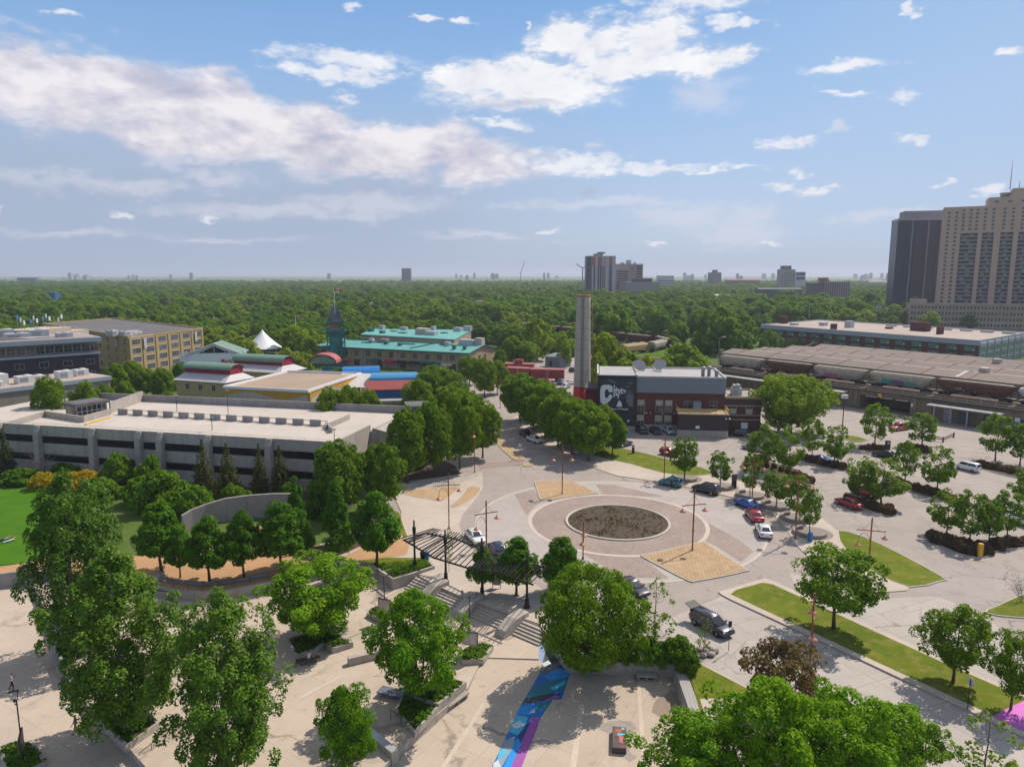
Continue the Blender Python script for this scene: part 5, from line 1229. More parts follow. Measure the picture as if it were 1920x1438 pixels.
# --- theatre with the yellow wave
z = 9.0; FL, FR, BR, BL = [Vector((p.x, p.y, 0)) for p in (G(420,725,z), G(577,733,z), G(676,700,z), G(539,696,z))]
bd = B('theatre','plain cream hall with a flat tan roof and yellow wave frieze', FL, FR); q = [bd.loc(p) for p in (FL, FR, BR, BL)]
CREAM = M('cream_render', (.50,.44,.38), .85, .12, .5, big=.35, streak=.6); OCHRE = M('ochre_paint', (.50,.27,.03), .8, .12, 1)
bd.part('wall', MB().prism([(p.x, p.y) for p in q], 0, z-.4, 0), CREAM)
qq = [Vector((p.x, p.y, 0)) for p in q]
wallpath('parapet', qq, .5, z-.398, z+.25, WHITE, parent=bd.t, closed=True)
bd.part('roof', MB().flat([(p.x, p.y, z-.3) for p in q]), M('tan_roof', (.36,.27,.20), .95, .14, .7, big=.35))
m = MB(); N = 24; pts = [(bd.L*i/N, 1.15+.75*math.sin(i/N*6.283*1.25+2.4)) for i in range(N+1)]
for (x0, h0), (x1, h1) in zip(pts, pts[1:]): m.quad((x0,-.03,z-.45-h0),(x1,-.03,z-.45-h1),(x1,-.03,z-.42),(x0,-.03,z-.42))
bd.part('wave_frieze', m, OCHRE)
e2 = (q[2]-q[1]).normalized(); n2_ = Vector((e2.y, -e2.x, 0))*.03; m = MB(); Ls = (q[2]-q[1]).length
for i in range(16):
    a, b = q[1]+e2*(Ls*i/16)+n2_, q[1]+e2*(Ls*(i+1)/16)+n2_; h0, h1 = 1.0+.6*math.sin(i*.7+1), 1.0+.6*math.sin((i+1)*.7+1)
    m.quad((a.x,a.y,z-.45-h0),(b.x,b.y,z-.45-h1),(b.x,b.y,z-.42),(a.x,a.y,z-.42))
bd.part('wave_frieze', m, OCHRE)
for f in (.02,.25,.96): p = q[1]+e2*(Ls*f)+n2_*4; bd.part('pier', MB().box(p.x-.3,p.y-.3,0,p.x+.3,p.y+.3,z-.5), OCHRE)
# --- pavilions with barrel roofs
GREENR = M('green_metal_roof', (.14,.23,.17), .55, .15, 1); REDW = M('dark_red_cladding', (.25,.02,.035), .7, .12, 1); YELW = M('pale_yellow_wall', (.42,.33,.16), .85, .1, 1); SKIRT = M('grey_standing_seam', (.42,.41,.42), .5, .1, 1)
def barrel(L, w, h, n=10, x0=0, y0=0, z0=0, ov=.4):
    pts = [(y0+w/2-(w/2+ov)*math.cos(math.pi*i/n), z0+h*math.sin(math.pi*i/n)) for i in range(n+1)]
    m = MB(); ring = lambda x: [(x, y, z) for y, z in pts]+[(x, y, z-.15) for y, z in pts[::-1]]
    m.loft([ring(x0-ov), ring(x0+L+ov)], 0, False); return m
def pavilion(label, a, b, d, ze, zl, zt, fx=(.08,.9)):
    bd = B('pavilion', label, a, b, 'pavilion', 'small pavilions with green barrel roofs'); L = bd.L
    bd.part('wall', MB().box(.6,.6,0,L-.6,d-.6,ze), YELW)
    x0, x1 = L*fx[0], L*fx[1]; zs = ze+1.6; y0, y1 = d*.3, d*.72
    bd.part('skirt_roof', MB().add([(0,0,ze),(L,0,ze),(L,d,ze),(0,d,ze),(x0,y0,zs),(x1,y0,zs),(x1,y1,zs),(x0,y1,zs)], [(0,1,5,4),(1,2,6,5),(2,3,7,6),(3,0,4,7),(4,5,6,7),(3,2,1,0)]), SKIRT)
    bd.part('clerestory', MB().box(x0,y0,zs-.3,x1,y1,zl), REDW); w = y1-y0
    m = MB(); n = 8; f = [(x1+.005, y0+w/2-w/2*math.cos(math.pi*i/n), zl+(zt-zl)*.9*math.sin(math.pi*i/n)) for i in range(n+1)]; m.add(f, [tuple(range(n+1))]); bd.part('gable_end', m, REDW)
    bd.part('barrel_roof', barrel(x1-x0, w, zt-zl, 10, x0, y0, zl), GREENR)
    for i in range(3): bd.win(winmesh(1.2,1.3,2,2,FRW), L*(.25+.25*i), .6, ze-2.2)
pavilion('yellow pavilion with a dark red lantern and green barrel roof, nearer one', at(326,752,182), at(424,752,176), 11, zat(182,738), zat(182,717), zat(182,708), (.06,.93))
pavilion('white roofed pavilion with a dark red lantern and green barrel roof, farther one', at(414,730,208), at(528,730,200), 12, zat(205,712), zat(205,695), zat(205,684), (.1,.9))
# --- white building with the red province name
bd = B('exhibition_building','white building with a green gable roof and red Manitoba lettering', at(340,722,229), at(464,722,233)); L = bd.L
zb = 0; za = bd.t.location.z; bd.t.location.z = 0
z1, z2, z3, z4 = zat(231,700), zat(231,686), zat(231,678), zat(231,664)
bd.part('wall', MB().box(1.5,.9,0,L-1.5,14,z3), WHITE)
bd.part('fascia', MB().box(0,0,z2+.1,L,.89,z4), WHITE); bd.part('lower_band', MB().box(1,-.3,z1-1.2,L-1,.88,z1+.9), WHITE)
for i in range(4): x = 2+(L-4)*(i+.5)/4; bd.win(winmesh((L-4)/4-.3, z2-z1-1.0, 1, 1, FRD), x, .87, z1+.95)
m = MB(); zg, za_ = z4, zat(231,644); xg0, xg1, xa = L*.12, L*.9, L*.52
m.add([(xg0,.5,zg),(xg1,.5,zg),(xa,.5,za_-.25),(xg0,12,zg),(xg1,12,zg),(xa,12,za_-.25)], [(0,1,2),(5,4,3)]); bd.part('gable', m, WHITE)
m = MB().add([(xg0+3.2,.44,zg+.3),(xg1-3.0,.44,zg+.3),(xa,.44,za_-1.0)], [(0,1,2)]); bd.part('gable_window', m, GLASS)
for x in (.36,.52,.68): bd.part('gable_mullion', MB().box(L*x-.06,.36,zg+.3,L*x+.06,.43,zg+(1.5 if x != .52 else 2.4)), WHITE)
m = MB(); m.add([(xg0-1.2,-.4,zg-.2),(xa,-.4,za_),(xa,13,za_),(xg0-1.2,13,zg-.2),(xg1+1.2,-.4,zg-.2),(xg1+1.2,13,zg-.2)], [(0,1,2,3),(1,4,5,2)]); bd.part('roof', m, GREENR)
m = MB().beam((xg0-1.2,-.42,zg-.2),(xa,-.42,za_),.3,.4).beam((xa,-.42,za_),(xg1+1.2,-.42,zg-.2),.3,.4); m.beam((-.2,-.4,z4-.4),(xg0,-.4,zg+.9),.3,.4); m.beam((L+.2,-.4,z4-.2),(L-.8,-.4,zg+1.0),.5,.4); bd.part('barge_board', m, WHITE)
def text_mesh(name, s, size, mat, offset=0.0, ext=.02, shear=0.0, space=1.0):
    c = bpy.data.curves.new(name, 'FONT'); c.body = s; c.size = size; c.offset = offset; c.extrude = ext; c.shear = shear; c.space_character = space; c.fill_mode = 'BOTH'
    o = bpy.data.objects.new(name, c); COL.objects.link(o); dg = bpy.context.evaluated_depsgraph_get(); dg.update()
    me = bpy.data.meshes.new_from_object(o.evaluated_get(dg)); bpy.data.objects.remove(o); bpy.data.curves.remove(c)
    for v in me.vertices: v.co = Vector((v.co.x, -v.co.z, v.co.y))            # stand it up, facing -y
    me.materials.clear(); me.materials.append(mat); me.name = name; return me
def letters(bd, name, s, size, x, y, z, mat, w=None, **kw):
    me = text_mesh(name, s, size, mat, **kw); xs = [v.co.x for v in me.vertices]; k = (w/(max(xs)-min(xs))) if w else 1; x0 = min(xs)
    for v in me.vertices: v.co.x = (v.co.x-x0)*k
    return mobj(name, me, bd.t, (x, y, z))
xl = bd.loc(at(417,679,bd.a.y)).x
letters(bd,'lettering','Manitoba',2.0,L*.62,-.05,z2+.9,M('sign_red', (.42,.012,.05), .6, .05, 2),w=L*.27,offset=.03)
# --- buff brick block, dark brick block, low concrete block
z = 14.5; Cn, Rt, Lf = [Vector((p.x, p.y, 0)) for p in (G(241,630,z), G(379,614,z), G(80,606,z))]
bd = B('brick_warehouse','four storey buff brick block with rows of windows and antennas', Cn, Rt); L = bd.L; BUFF = brickmat('buff_brick', (.40,.295,.155), .85, .3, .1, var=.12, stain=.25)
q = [Vector((0,0,0)), Vector((L,0,0)), bd.loc(Rt+(Lf-Cn)), bd.loc(Lf)]
bd.part('wall', MB().prism([(p.x,p.y) for p in q], 0, z-.9), BUFF); bd.part('roof', MB().flat([(p.x,p.y,z-.5) for p in q]), ROOFD)
wallpath('parapet', q, .7, z-.899, z, BUFF, parent=bd.t, closed=True)
GV = glassmat('violet_glass', (.05,.05,.09), .1, .7); nb = 6
for r in range(4):
    for c in range(nb):
        x = L*(c+.5)/nb; bd.win(winmesh(L/nb*.58, 1.75, 3, 2, FRW, GV), x, -.01, 1.6+3.2*r)
for c in range(nb+1): x = min(L-.5, max(.5, L*c/nb)); bd.part('pier', MB().box(x-.5,-.25,0,x+.5,-.003,z-1.0), BUFF)
e3 = (q[3]-q[0]); L3 = e3.length; e3.normalize(); a3 = math.atan2(-e3.y, -e3.x)
for r in range(4):
    for c in range(12): p = e3*(L3*(c+.5)/12); bd.win(winmesh(1.7, 1.9, 2, 2, FRB), p.x-.01, p.y-.01, 1.5+3.2*r, a3)
P0 = Vector((L*.1, L3*.28, 0))
bd.part('penthouse', MB().box(-26,16,z-.45,-8,27,z+3.6), M_b('beige_render', (.50,.42,.34))); bd.part('penthouse', MB().box(-8,18,z-.45,2,26,z+2.0), M_b('beige_render', None))
units(bd, [(6,6,4,3,1.6),(10,8,5,4,1.2),(4,10,3,3,2.0),(14,9,4,4,1.0),(-20,10,3,3,2.2)], z-.45)
for i in range(11):
    x = -25+1.7*i; h = 3.2+1.6*((i*7) % 5)/4; m = MB().tube([(x,18+(i % 3)*3,z+3.55),(x,18+(i % 3)*3,z+3.6+h)], .07, 5); m.box(x-.28,17.85+(i % 3)*3,z+2.2+h,x+.28,18.15+(i % 3)*3,z+3.6+h, 1)
    bd.part('antenna', m, [STEEL_G, (WHITE, HVAC, M('blue_antenna_cover', (.05,.2,.4), .5, .1, 2))[i % 3]])
bd.part('painted_sign_panel', MB().box(1.0,-.05,z-.75,L*.36,-.005,z-.1), M_b('pale_sign_panel', (.47,.37,.27)))
for x in (L*.18, L*.88): bd.part('banner', MB().box(x-.7,-.55,z-5.2,x+.7,-.48,z-1.3), M('grey_banner', (.42,.42,.45), .7, .4, 1.4))
for i, x in enumerate((.12,.3,.48)): bd.part('banner', MB().box(e3.x*L3*x-.5,e3.y*L3*x-.6,z-4.6,e3.x*L3*x-.45,e3.y*L3*x+.4,z-1.4), M('grey_banner'))
bd.done()
z = 17; a = G(0,642,z); b = G(185,632,z); a.z = b.z = 0; e = (b-a).normalized(); a = a-e*30
bd = B('dark_office','long dark plum brick office with a lilac fascia and glazed top floor', a, b); L = bd.L
bd.part('wall', MB().box(.4,.3,0,L-.4,24,z-4.6), DBRICK); bd.part('fascia', MB().box(-.6,-.6,z-1.3,L+.6,24.5,z), FASC); bd.part('band', MB().box(-.2,-.05,z-5.2,L+.2,.297,z-4.6), FASC)
bd.part('upper_wall', MB().box(.8,.8,z-4.6,L-.8,23.5,z-1.302), M_b('mauve_wall', (.22,.17,.18)))
n = int(L/2.4)
for i in range(n): bd.win(winmesh(L/n-.3, 2.2, 2, 2, FRB), L*(i+.5)/n, .79, z-4.1, name='clerestory_window')
for r, zz in enumerate((z-8.2, z-12.0, z-15.5)):
    for i in range(9): bd.win(winmesh(2.2, 1.5, 2, 1, FRW), L*(i+.55)/9, .29, zz)
bd.part('roof', MB().box(.3,.3,z,L-.3,24,z+.12), ROOFG)
units(bd, [(L-8,6,4,4,1.4),(L-14,10,5,4,2.4),(L-20,7,6,4,1.8),(L-22,15,5,5,2.6),(L-28,8,5,4,2.2),(L-36,10,6,4,1.6),(L-44,9,5,4,2.2),(L-52,12,6,4,1.4)], z+.12)
bd.part('pipe_rack', MB().tube([(L-30,3,z+.6),(L-12,3,z+.6)], .25, 7), STEEL_G); bd.done()
z = 10; a = G(0,729,z); b = G(207,705,z); a.z = b.z = 0; e = (b-a).normalized(); a = a-e*25
bd = B('service_block','low windowless concrete block with a lilac roof edge and roof units', a, b); L = bd.L
bd.part('wall', MB().box(.1,.1,0,L-.1,17,z-1.0), M_b('drab_concrete', (.30,.255,.215))); bd.part('fascia', MB().box(-.2,-.2,z-1.0,L+.2,17.3,z), FASC); bd.part('roof', MB().box(.5,.5,z,L-.5,16.6,z+.05), M_b('tan_gravel', (.43,.34,.27)))
units(bd, [(L-4,7,3,2.6,1.7),(L-9,5,3.4,2.6,2.0),(L-14,8,3,2.6,1.2),(L-18,5,3.6,2.6,1.8),(L-25,9,9,4,2.4),(L-24,4,2,2,1.2),(L-33,8,6,4,1.8)], z+.05, M('pale_hvac', (.58,.57,.56), .6, .1, 1.5, obj=True))
bd.part('vent', MB().box(L-30,-.08,3.2,L-29,.08,3.8).box(L-27.6,-.08,3.2,L-26.6,.08,3.8), ROOFD)
# --- market hall
z = 7.6; A_, B_, C_ = [Vector((p.x, p.y, 0)) for p in (G(592,648,z), G(880,662,z), G(944,651,z))]
bd = B('market_hall','long cream market hall under a turquoise metal roof', A_, B_); L = bd.L
TEAL = M('turquoise_roof', (.12,.36,.33), .55, .2, .5, big=.2); TEALD = M('dark_teal_trim', (.015,.15,.15), .5, .12, 1); MCRM = brickmat('cream_brick', (.36,.265,.185), .9, .3, .1, var=.1, stain=.2)
D_ = 24.0; zr = z+2.0
bd.part('wall', MB().box(.8,.8,0,L-.8,D_-.8,z-.1), MCRM)
m = MB(); m.add([(L-.78,.85,z-.2),(L-.78,D_-.85,z-.2),(L-.78,D_/2,zr-.25)], [(0,1,2)]); bd.part('gable', m, MCRM)
m = MB(); m.loft([[(0,-.3,z-.18),(0,D_/2,zr-.18),(0,D_+.3,z-.18),(0,D_+.3,z),(0,D_/2,zr),(0,-.3,z)],[(L,-.3,z-.18),(L,D_/2,zr-.18),(L,D_+.3,z-.18),(L,D_+.3,z),(L,D_/2,zr),(L,-.3,z)]], 0, False); bd.part('roof', m, TEAL)
bd.part('gutter', MB().box(0,-.45,z-.35,L,-.302,z+.03), TEALD)
for i in range(13): bd.win(winmesh(2.2, 2.0, 4, 3, FRB), L*(i+.6)/13, .79, 4.3)
for i in range(14): x = L*(i+.1)/13; bd.part('pilaster', MB().box(x-.35,.5,0,x+.35,.797,z-.4), MCRM) if x < L-1 else 0
for i, f in enumerate((.50,.575,.645,.715,.20,.86,.79)):
    x = L*f; c = ((.45,.02,.06),(.02,.02,.03),(.02,.02,.03),(.02,.02,.03),(.42,.14,.13),(.46,.40,.30),(.02,.15,.15))[i]
    m = MB().add([(x-2.2,.78,3.4),(x+2.2,.78,3.4),(x+2.2,-.9,2.4),(x-2.2,-.9,2.4),(x+2.2,.78,2.3),(x-2.2,.78,2.3)], [(0,3,2,1),(1,2,4),(0,5,3),(3,5,4,2)]); bd.part('awning', m, M('awning_%s' % ('red','black','black','black','faded_pink','cream','teal')[i], c, .8, .1, 1))
for f in (.40,.75): x = L*f; bd.part('entrance_canopy', MB().box(x-2.6,-1.6,3.0,x+2.6,.75,3.5).box(x-2.6,-1.6,0,x-2.3,-1.3,3.9).box(x+2.3,-1.6,0,x+2.6,-1.3,3.9), TEALD)
for i in range(6): bd.win(winmesh(2.6, 2.4, 3, 1, FRD), L*(i*2+1.6)/13, .79, .4, name='shop_window')
for i, y in enumerate((5,10,15)): bd.win(winmesh(1.6,3.4,2,3,FRD), L-.79, y, 2.2, math.pi/2)
RP = lambda x, y: z+2.0*(1-abs(y-D_/2)/(D_/2))
for (x, y, w, d, h, mt) in ((L*.30,9,1.8,1.8,1.5,HVAC),(L*.42,7,1.4,1.4,1.2,TEALD),(L*.52,6,1.6,1.2,1.0,TEALD),(L*.38,10,3.2,2.4,1.2,M('rusty_unit', (.3,.2,.17), .8, .2, 1)),(L*.80,9,2,1.6,1.4,HVAC),(L*.90,12,6,3,1.8,HVAC),(L*.97,13,3,3,2.6,CREAM),(L*.88,4,1.2,1.2,1.6,TEALD),(L*.94,4.5,1.2,1.2,1.3,TEALD)):
    bd.part('roof_unit', MB().box(x-w/2,y-d/2,RP(x,y)-.3,x+w/2,y+d/2,RP(x,y)+h), mt)
for (x0, y0, x1, y1) in ((.1,11,.62,11),(.25,7,.45,11),(.62,2,.72,12),(.62,11,.78,11),(.5,8,.6,8),(.75,9,.86,9)): bd.part('roof_duct', MB().beam((L*x0,y0,RP(0,y0)+.2),(L*x1,y1,RP(0,y1)+.2),.45,.35), TEALD)
q2 = [Vector((p.x, p.y, 0)) for p in (G(676,627,9), G(852,637,9), G(884,619,9), G(697,617,9))]
bd = B('market_hall','rear wing of the market with a flat turquoise roof and many roof units', q2[0], q2[1]); q = [bd.loc(p) for p in q2]; L = bd.L
bd.part('wall', MB().prism([(p.x*.99+.2, p.y*.99+.2) for p in q], 0, 8.6), MCRM); bd.part('roof', MB().prism([(p.x, p.y) for p in q], 8.62, 9.1), TEAL)
for i, (f, g, w, d, h, mt) in enumerate(((.05,.5,2.6,2,1.6,TEALD),(.2,.3,2,2,1.2,TEALD),(.12,.9,2.4,2,2.2,HVAC),(.35,.85,3.5,2,1.6,HVAC),(.5,.9,2,2,1.2,HVAC),(.64,.9,2,2,2,HVAC),(.62,.35,6,4,2.8,CREAM),(.72,.3,5,3,1.8,HVAC),(.9,.8,4,3,2,HVAC),(.98,.9,4,2,2.4,HVAC),(.4,.4,4,2,.5,TEALD),(.8,.55,3,2,.5,TEALD),(.28,.6,3,2,.5,TEALD))):
    p = q[0].lerp(q[1], f).lerp(q[3].lerp(q[2], f), g); bd.part('roof_unit', MB().box(p.x-w/2,p.y-d/2,9.1,p.x+w/2,p.y+d/2,9.1+h), mt)
# --- teal lattice tower with flag
Y = 286; c = at(630,640,Y); c.z = 0; zt = zat(Y,602); za_ = zat(Y,566)
t = thing('lookout_tower','dark teal steel lookout tower with a glazed pyramid top', 'tower', c, .25); m = MB(); hw = 3.4
for sx in (-1,1):
    for sy in (-1,1): m.beam((sx*hw,sy*hw,0),(sx*hw,sy*hw,zt),.45,.45)
for k in range(7):
    zz = 2.6*k+1.5
    for s in (-1,1):
        m.beam((-hw,s*hw,zz),(hw,s*hw,zz),.3,.3); m.beam((s*hw,-hw,zz),(s*hw,hw,zz),.3,.3)
        if k < 6: m.beam((-hw,s*hw,zz),(hw,s*hw,zz+2.6),.18,.18); m.beam((s*hw,hw,zz),(s*hw,-hw,zz+2.6),.18,.18)
m.build('frame', TEALD, t, (0,0,0)); MB().box(-2.6,-2.6,0,2.6,2.6,zt-3.6).build('stair_core', GTEAL, t, (0,0,0))
MB().box(-4.2,-4.2,zt-4.0,4.2,4.2,zt-3.6).build('platform', TEALD, t, (0,0,0)); MB().box(-2.4,-3.1,zt-3,1.2,-2.9,zt-.6).build('sign_panel', M('faded_orange_panel', (.3,.12,.08), .7, .3, 1), t, (0,0,0))
MB().add([(-hw,-hw,zt),(hw,-hw,zt),(hw,hw,zt),(-hw,hw,zt),(0,0,za_)], [(0,1,4),(1,2,4),(2,3,4),(3,0,4),(3,2,1,0)]).build('pyramid_roof', glassmat('dim_roof_glass', (.05,.07,.08), .2, .5), t, (0,0,0))
RED = M('flag_red', (.5,.02,.03), .7, .05, 2)
def flag(label, p, h, fw=3.0, kind='maple', colr=None):
    t = thing('flagpole', label, 'flagpole', p); MB().tube([(0,0,0),(0,0,h)], [.1,.05], 6).build('pole', WHITE, t, (0,0,0)); m = MB(); n = 8; fh = fw*.5
    for i in range(n):
        y0, y1 = .18*math.sin(i*.9), .18*math.sin((i+1)*.9); x0, x1 = fw*i/n, fw*(i+1)/n; d0, d1 = -.25*x0, -.25*x1
        mi = 0 if kind != 'maple' or i in (0,1,6,7) else 1
        m.add([(x0,y0,h-fh+d0),(x1,y1,h-fh+d1),(x1,y1,h+d1),(x0,y0,h+d0)], [(0,1,2,3)], mi)
    if kind == 'maple':
        s = .55; cx, cz = fw*.5, h-fh*.5-.25*fw*.5; lf = [(0,-1),(.08,-.5),(.6,-.6),(.5,-.35),(.95,.1),(.75,.2),(.8,.5),(.5,.42),(.3,.3),(.35,.8),(.2,.7),(0,1),(-.2,.7),(-.35,.8),(-.3,.3),(-.5,.42),(-.8,.5),(-.75,.2),(-.95,.1),(-.5,-.35),(-.6,-.6),(-.08,-.5)]
        for yy in (-.24, .24): m.add([(cx+x*s,yy,cz+z_*s) for x, z_ in lf], [tuple(range(len(lf)))], 0)
    m.build('flag', [colr or RED, WHITE], t, (0,0,0))
flag('tall flagpole with a red and white maple leaf flag above the teal tower', at(628.5,602,Y-2), zat(Y,540)-zat(Y,602), 2.7)
flag('red and white flag among the trees right of the white tent', at(556,640,330), 12, 2.2)
flag('pale blue flag on a pole behind the long brown building', at(1641,620,420), zat(420,572)-zat(420,620), 3.2, 'plain', M('flag_blue', (.2,.35,.6), .7, .1, 2))
flag('green flag on a pole behind the long brown building', at(1516,610,420), zat(420,570)-zat(420,610), 2.2, 'plain', M('flag_green', (.05,.3,.12), .7, .1, 2))
# --- tent and bandstand roofs
Y = 300; c = at(494,668,Y); c.z = 0; hb, ha = zat(Y,652), zat(Y,617); t = thing('tent','large white peaked tent among the trees','tent',c); n = 12; R0 = 34*pxm(Y); rings = []
for k in range(9):
    f = k/8; r = R0*(1-f)**1.25; zz = hb+(ha-hb)*f; rings.append([(r*math.cos(6.283*i/n)*(1+.03*((i % 2)*2-1)*(1-f)), r*math.sin(6.283*i/n), zz) for i in range(n)])
MB().loft(rings, 0, True, False).build('canopy', WHITE, t, (0,0,0))
for i in range(n): MB().tube([(R0*.96*math.cos(6.283*i/n),R0*.96*math.sin(6.283*i/n),0),(R0*.96*math.cos(6.283*i/n),R0*.96*math.sin(6.283*i/n),hb)], .1, 5).build('pole', STEEL_G, t, (0,0,0))
MB().lathe([(R0*.9,0),(R0*.9,hb*.55)], n=12).build('side_screen', M('dim_side_screen', (.2,.17,.15), .8, .3, .6), t, (0,0,0))
BLUER = M('blue_metal_roof', (.012,.16,.45), .4, .1, 1); REDR = M('red_metal_roof', (.38,.085,.075), .55, .1, 1); LBLUER = M('light_blue_roof', (.06,.26,.50), .4, .1, 1); BLUEW = M('blue_wall', (.02,.10,.28), .7, .1, 1)
bd = B('bandstand','open canopy with a red barrel roof, green arch ends and thin black posts', at(582,715,224), at(630,715,224), 'canopy'); bd.t.location.z = 0; L = bd.L; zz = zat(224,680); zt = zat(224,664)
m = MB(); n = 10; ring = lambda y: [(L/2-(L/2+.5)*math.cos(math.pi*i/n), y, zz+(zt-zz)*math.sin(math.pi*i/n)) for i in range(n+1)]+[(L/2-(L/2+.5)*math.cos(math.pi*i/n), y, zz-.2+(zt-zz)*math.sin(math.pi*i/n)) for i in range(n,-1,-1)]
m.loft([ring(-.5), ring(6)], 0, False); bd.part('barrel_roof', m, REDR)
m = MB().add([(L/2-L/2*math.cos(math.pi*i/n), 0, zz-.3+(zt-zz)*.85*math.sin(math.pi*i/n)) for i in range(n+1)], [tuple(range(n+1))]); bd.part('arch_end', m, GREENR)
for i in range(9): x = L*i/8; bd.part('post', MB().tube([(x,.1,0),(x,.1,zz)], .07, 5), STEEL_K)
bd.part('stage_wall', MB().box(L*.3,5,0,L,5.3,zz-2), M('sky_blue_wall', (.05,.3,.55), .7, .1, 1))
bd = B('play_hall','low hall with a bright blue barrel roof beside the tan roofed hall', at(646,725,207), at(710,722,209)); bd.t.location.z = 0; L = bd.L; zz = zat(208,707); zt = zat(208,690)
bd.part('wall', MB().box(0,.3,0,L,7.7,zz), M_b('pale_render', (.5,.47,.44))); bd.part('barrel_roof', barrel(L, 8, zt-zz, 10, 0, 0, zz, .5), BLUER)
m = MB().add([(L+.05, 4-3.9*math.cos(math.pi*i/10), zz+(zt-zz)*.93*math.sin(math.pi*i/10)) for i in range(11)], [tuple(range(11))]); bd.part('gable_end', m, GREENR)
bd = B('play_hall','low blue walled hall with a light blue and a red curved roof', at(686,760,184), at(782,757,186)); bd.t.location.z = 0; L = bd.L; z1 = zat(185,742); z2 = zat(185,730); z3 = zat(185,715); z4 = zat(185,709)
bd.part('lower_wall', MB().box(3,-2,0,L,10,z1-1.2), YELW); bd.part('lean_to_roof', MB().box(2.5,-3,z1-1.2,L+.5,.9,z1-.7), M_b('pale_membrane', (.5,.48,.46)))
bd.part('wall', MB().box(1,1,0,L,10,z2+.2), BLUEW); m = MB(); m.loft([[(x,0.0,z2),(x,2.5,z3-.1),(x,2.7,z3-.3),(x,.2,z2-.3)] for x in (0,L)], 0, False); bd.part('red_roof', m, REDR)
bd.part('barrel_roof', barrel(L-1.5, 6, z4-z3+.8, 8, 1.5, 3.5, z3-.2, .3), LBLUER); bd.part('side_roof', MB().add([(-9,2,z2+.5),(1,2,z2+.4),(1,12,z3+.6),(-7,14,z3+.6)], [(0,1,2,3)]), M_b('pale_membrane', None))
# --- chimney
c = G(1091,770,0); H = zat(c.y,553); zr = zat(c.y,724)
t = thing('chimney','tall tapering concrete chimney with a red base','chimney',c); r0, r1 = 2.42, 1.83; rr = lambda z: r0+(r1-r0)*z/H
CHM = M('chimney_concrete', (.46,.41,.345), .9, .16, .5, big=.35, streak=.5)
m = MB(); m.lathe([(rr(zr),zr)]+[(rr(z), z) for z in np.linspace(zr+.5, H-.5, 10)]+[(r1,H-.4),(r1-.25,H-.4),(r1-.25,H-2)], n=40); m.build('shaft', CHM, t, (0,0,0))
MB().lathe([(r0+.25,0),(rr(zr)+.0,zr-.002)], n=40).build('red_base', M('chimney_red', (.50,.022,.03), .65, .1, 1), t, (0,0,0))
MB().lathe([(r1+.04,H-.42),(r1+.04,H),(r1-.2,H),(r1-.2,H-.3)], n=40).build('rim', M('chimney_rim_orange', (.42,.13,.07), .7, .12, 2), t, (0,0,0))
for k in range(9): zz = zr+1.5+(H-zr-2)*k/8; MB().lathe([(rr(zz)+.012,zz-.03),(rr(zz)+.012,zz+.03)], n=40).build('band', M('band_grey', (.16,.15,.14), .8, .1, 2), t, (0,0,0))
m = MB(); ca, sa = math.cos(-1.75), math.sin(-1.75)
for s in (-.25,.25): m.tube([(rr(0)*ca*1.0+s,(rr(0)+.3)*sa,1),(rr(H)*ca+s,(rr(H)+.2)*sa,H)], .05, 4)
for k in range(60): zz = 1+(H-1)*k/60; m.beam((rr(zz)*ca-.25,(rr(zz)+.25)*sa,zz),(rr(zz)*ca+.25,(rr(zz)+.25)*sa,zz),.05,.05)
m.build('ladder', STEEL_K, t, (0,0,0)); MB().tube([(rr(0)+.5,-.3,0),(rr(H)+.35,-.3,H-1)], .09, 5).build('conduit', COPPER, t, (0,0,0))
# --- brick broadcaster building
bd = B('broadcast_building','dark brick broadcaster building with a large Citytv billboard', G(1120,806), G(1357,812)); L = bd.L; k = L/237.0     # k: metres per photo pixel along the front
U = lambda zx: (zx-120)/1330*L; zt = zat(bd.a.y,703); RB = brickmat('red_brown_brick', (.135,.055,.042), .8, stain=.25); PB_ = brickmat('plum_brick', (.075,.052,.055), .8, stain=.25)
BLK = M('black_cladding', (.022,.022,.026), .6, .15, 1); MET = M('blue_grey_cladding', (.21,.245,.28), .5, .08, .8)
D_ = 17; zm = zat(bd.a.y,735); xs = U(525)
bd.part('wall', MB().box(xs,.6,0,L,D_,zm), RB); bd.part('metal_band', MB().box(xs,.35,zm,L+.1,D_,zt-.5), MET)
m = MB()
for i in range(60): x = xs+(L-xs)*i/60; m.box(x-.04,.28,zm+.05,x+.04,.349,zt-.55)
bd.part('cladding_ribs', m, MET)
bd.part('black_wall', MB().box(0,-.4,0,xs-.01,D_,zt-.1), BLK); bd.part('roof', MB().box(xs,.35,zt-.498,L+.1,D_,zt-.45), M_b('pale_roof_sheet', (.38,.37,.37)))
bd.part('roof', MB().box(.3,0,zt-.098,xs-.3,D_-.3,zt-.03), M_b('pale_roof_sheet', None))
bd.part('coping', MB().box(xs,.2,zt-.5,L+.2,.6,zt-.1).box(L-.2,.601,zt-.5,L+.2,D_,zt-.1).box(xs,D_-.4,zt-.5,L,D_+.1,zt-.1), M_b('pale_coping', (.48,.46,.44)))
bd.part('coping', MB().box(-.3,-.6,zt-.05,.1,D_,zt+.45).box(xs-.35,-.6,zt-.09,xs+.2,.5,zt+.3).box(.1,-.5,zt-.05,xs-.35,-.1,zt+.12), M_b('pale_coping', None))
bd.part('plinth', MB().box(xs,.25,0,U(945),.597,1.5).box(U(340),-.7,0,xs-.02,-.403,1.2), CONC)
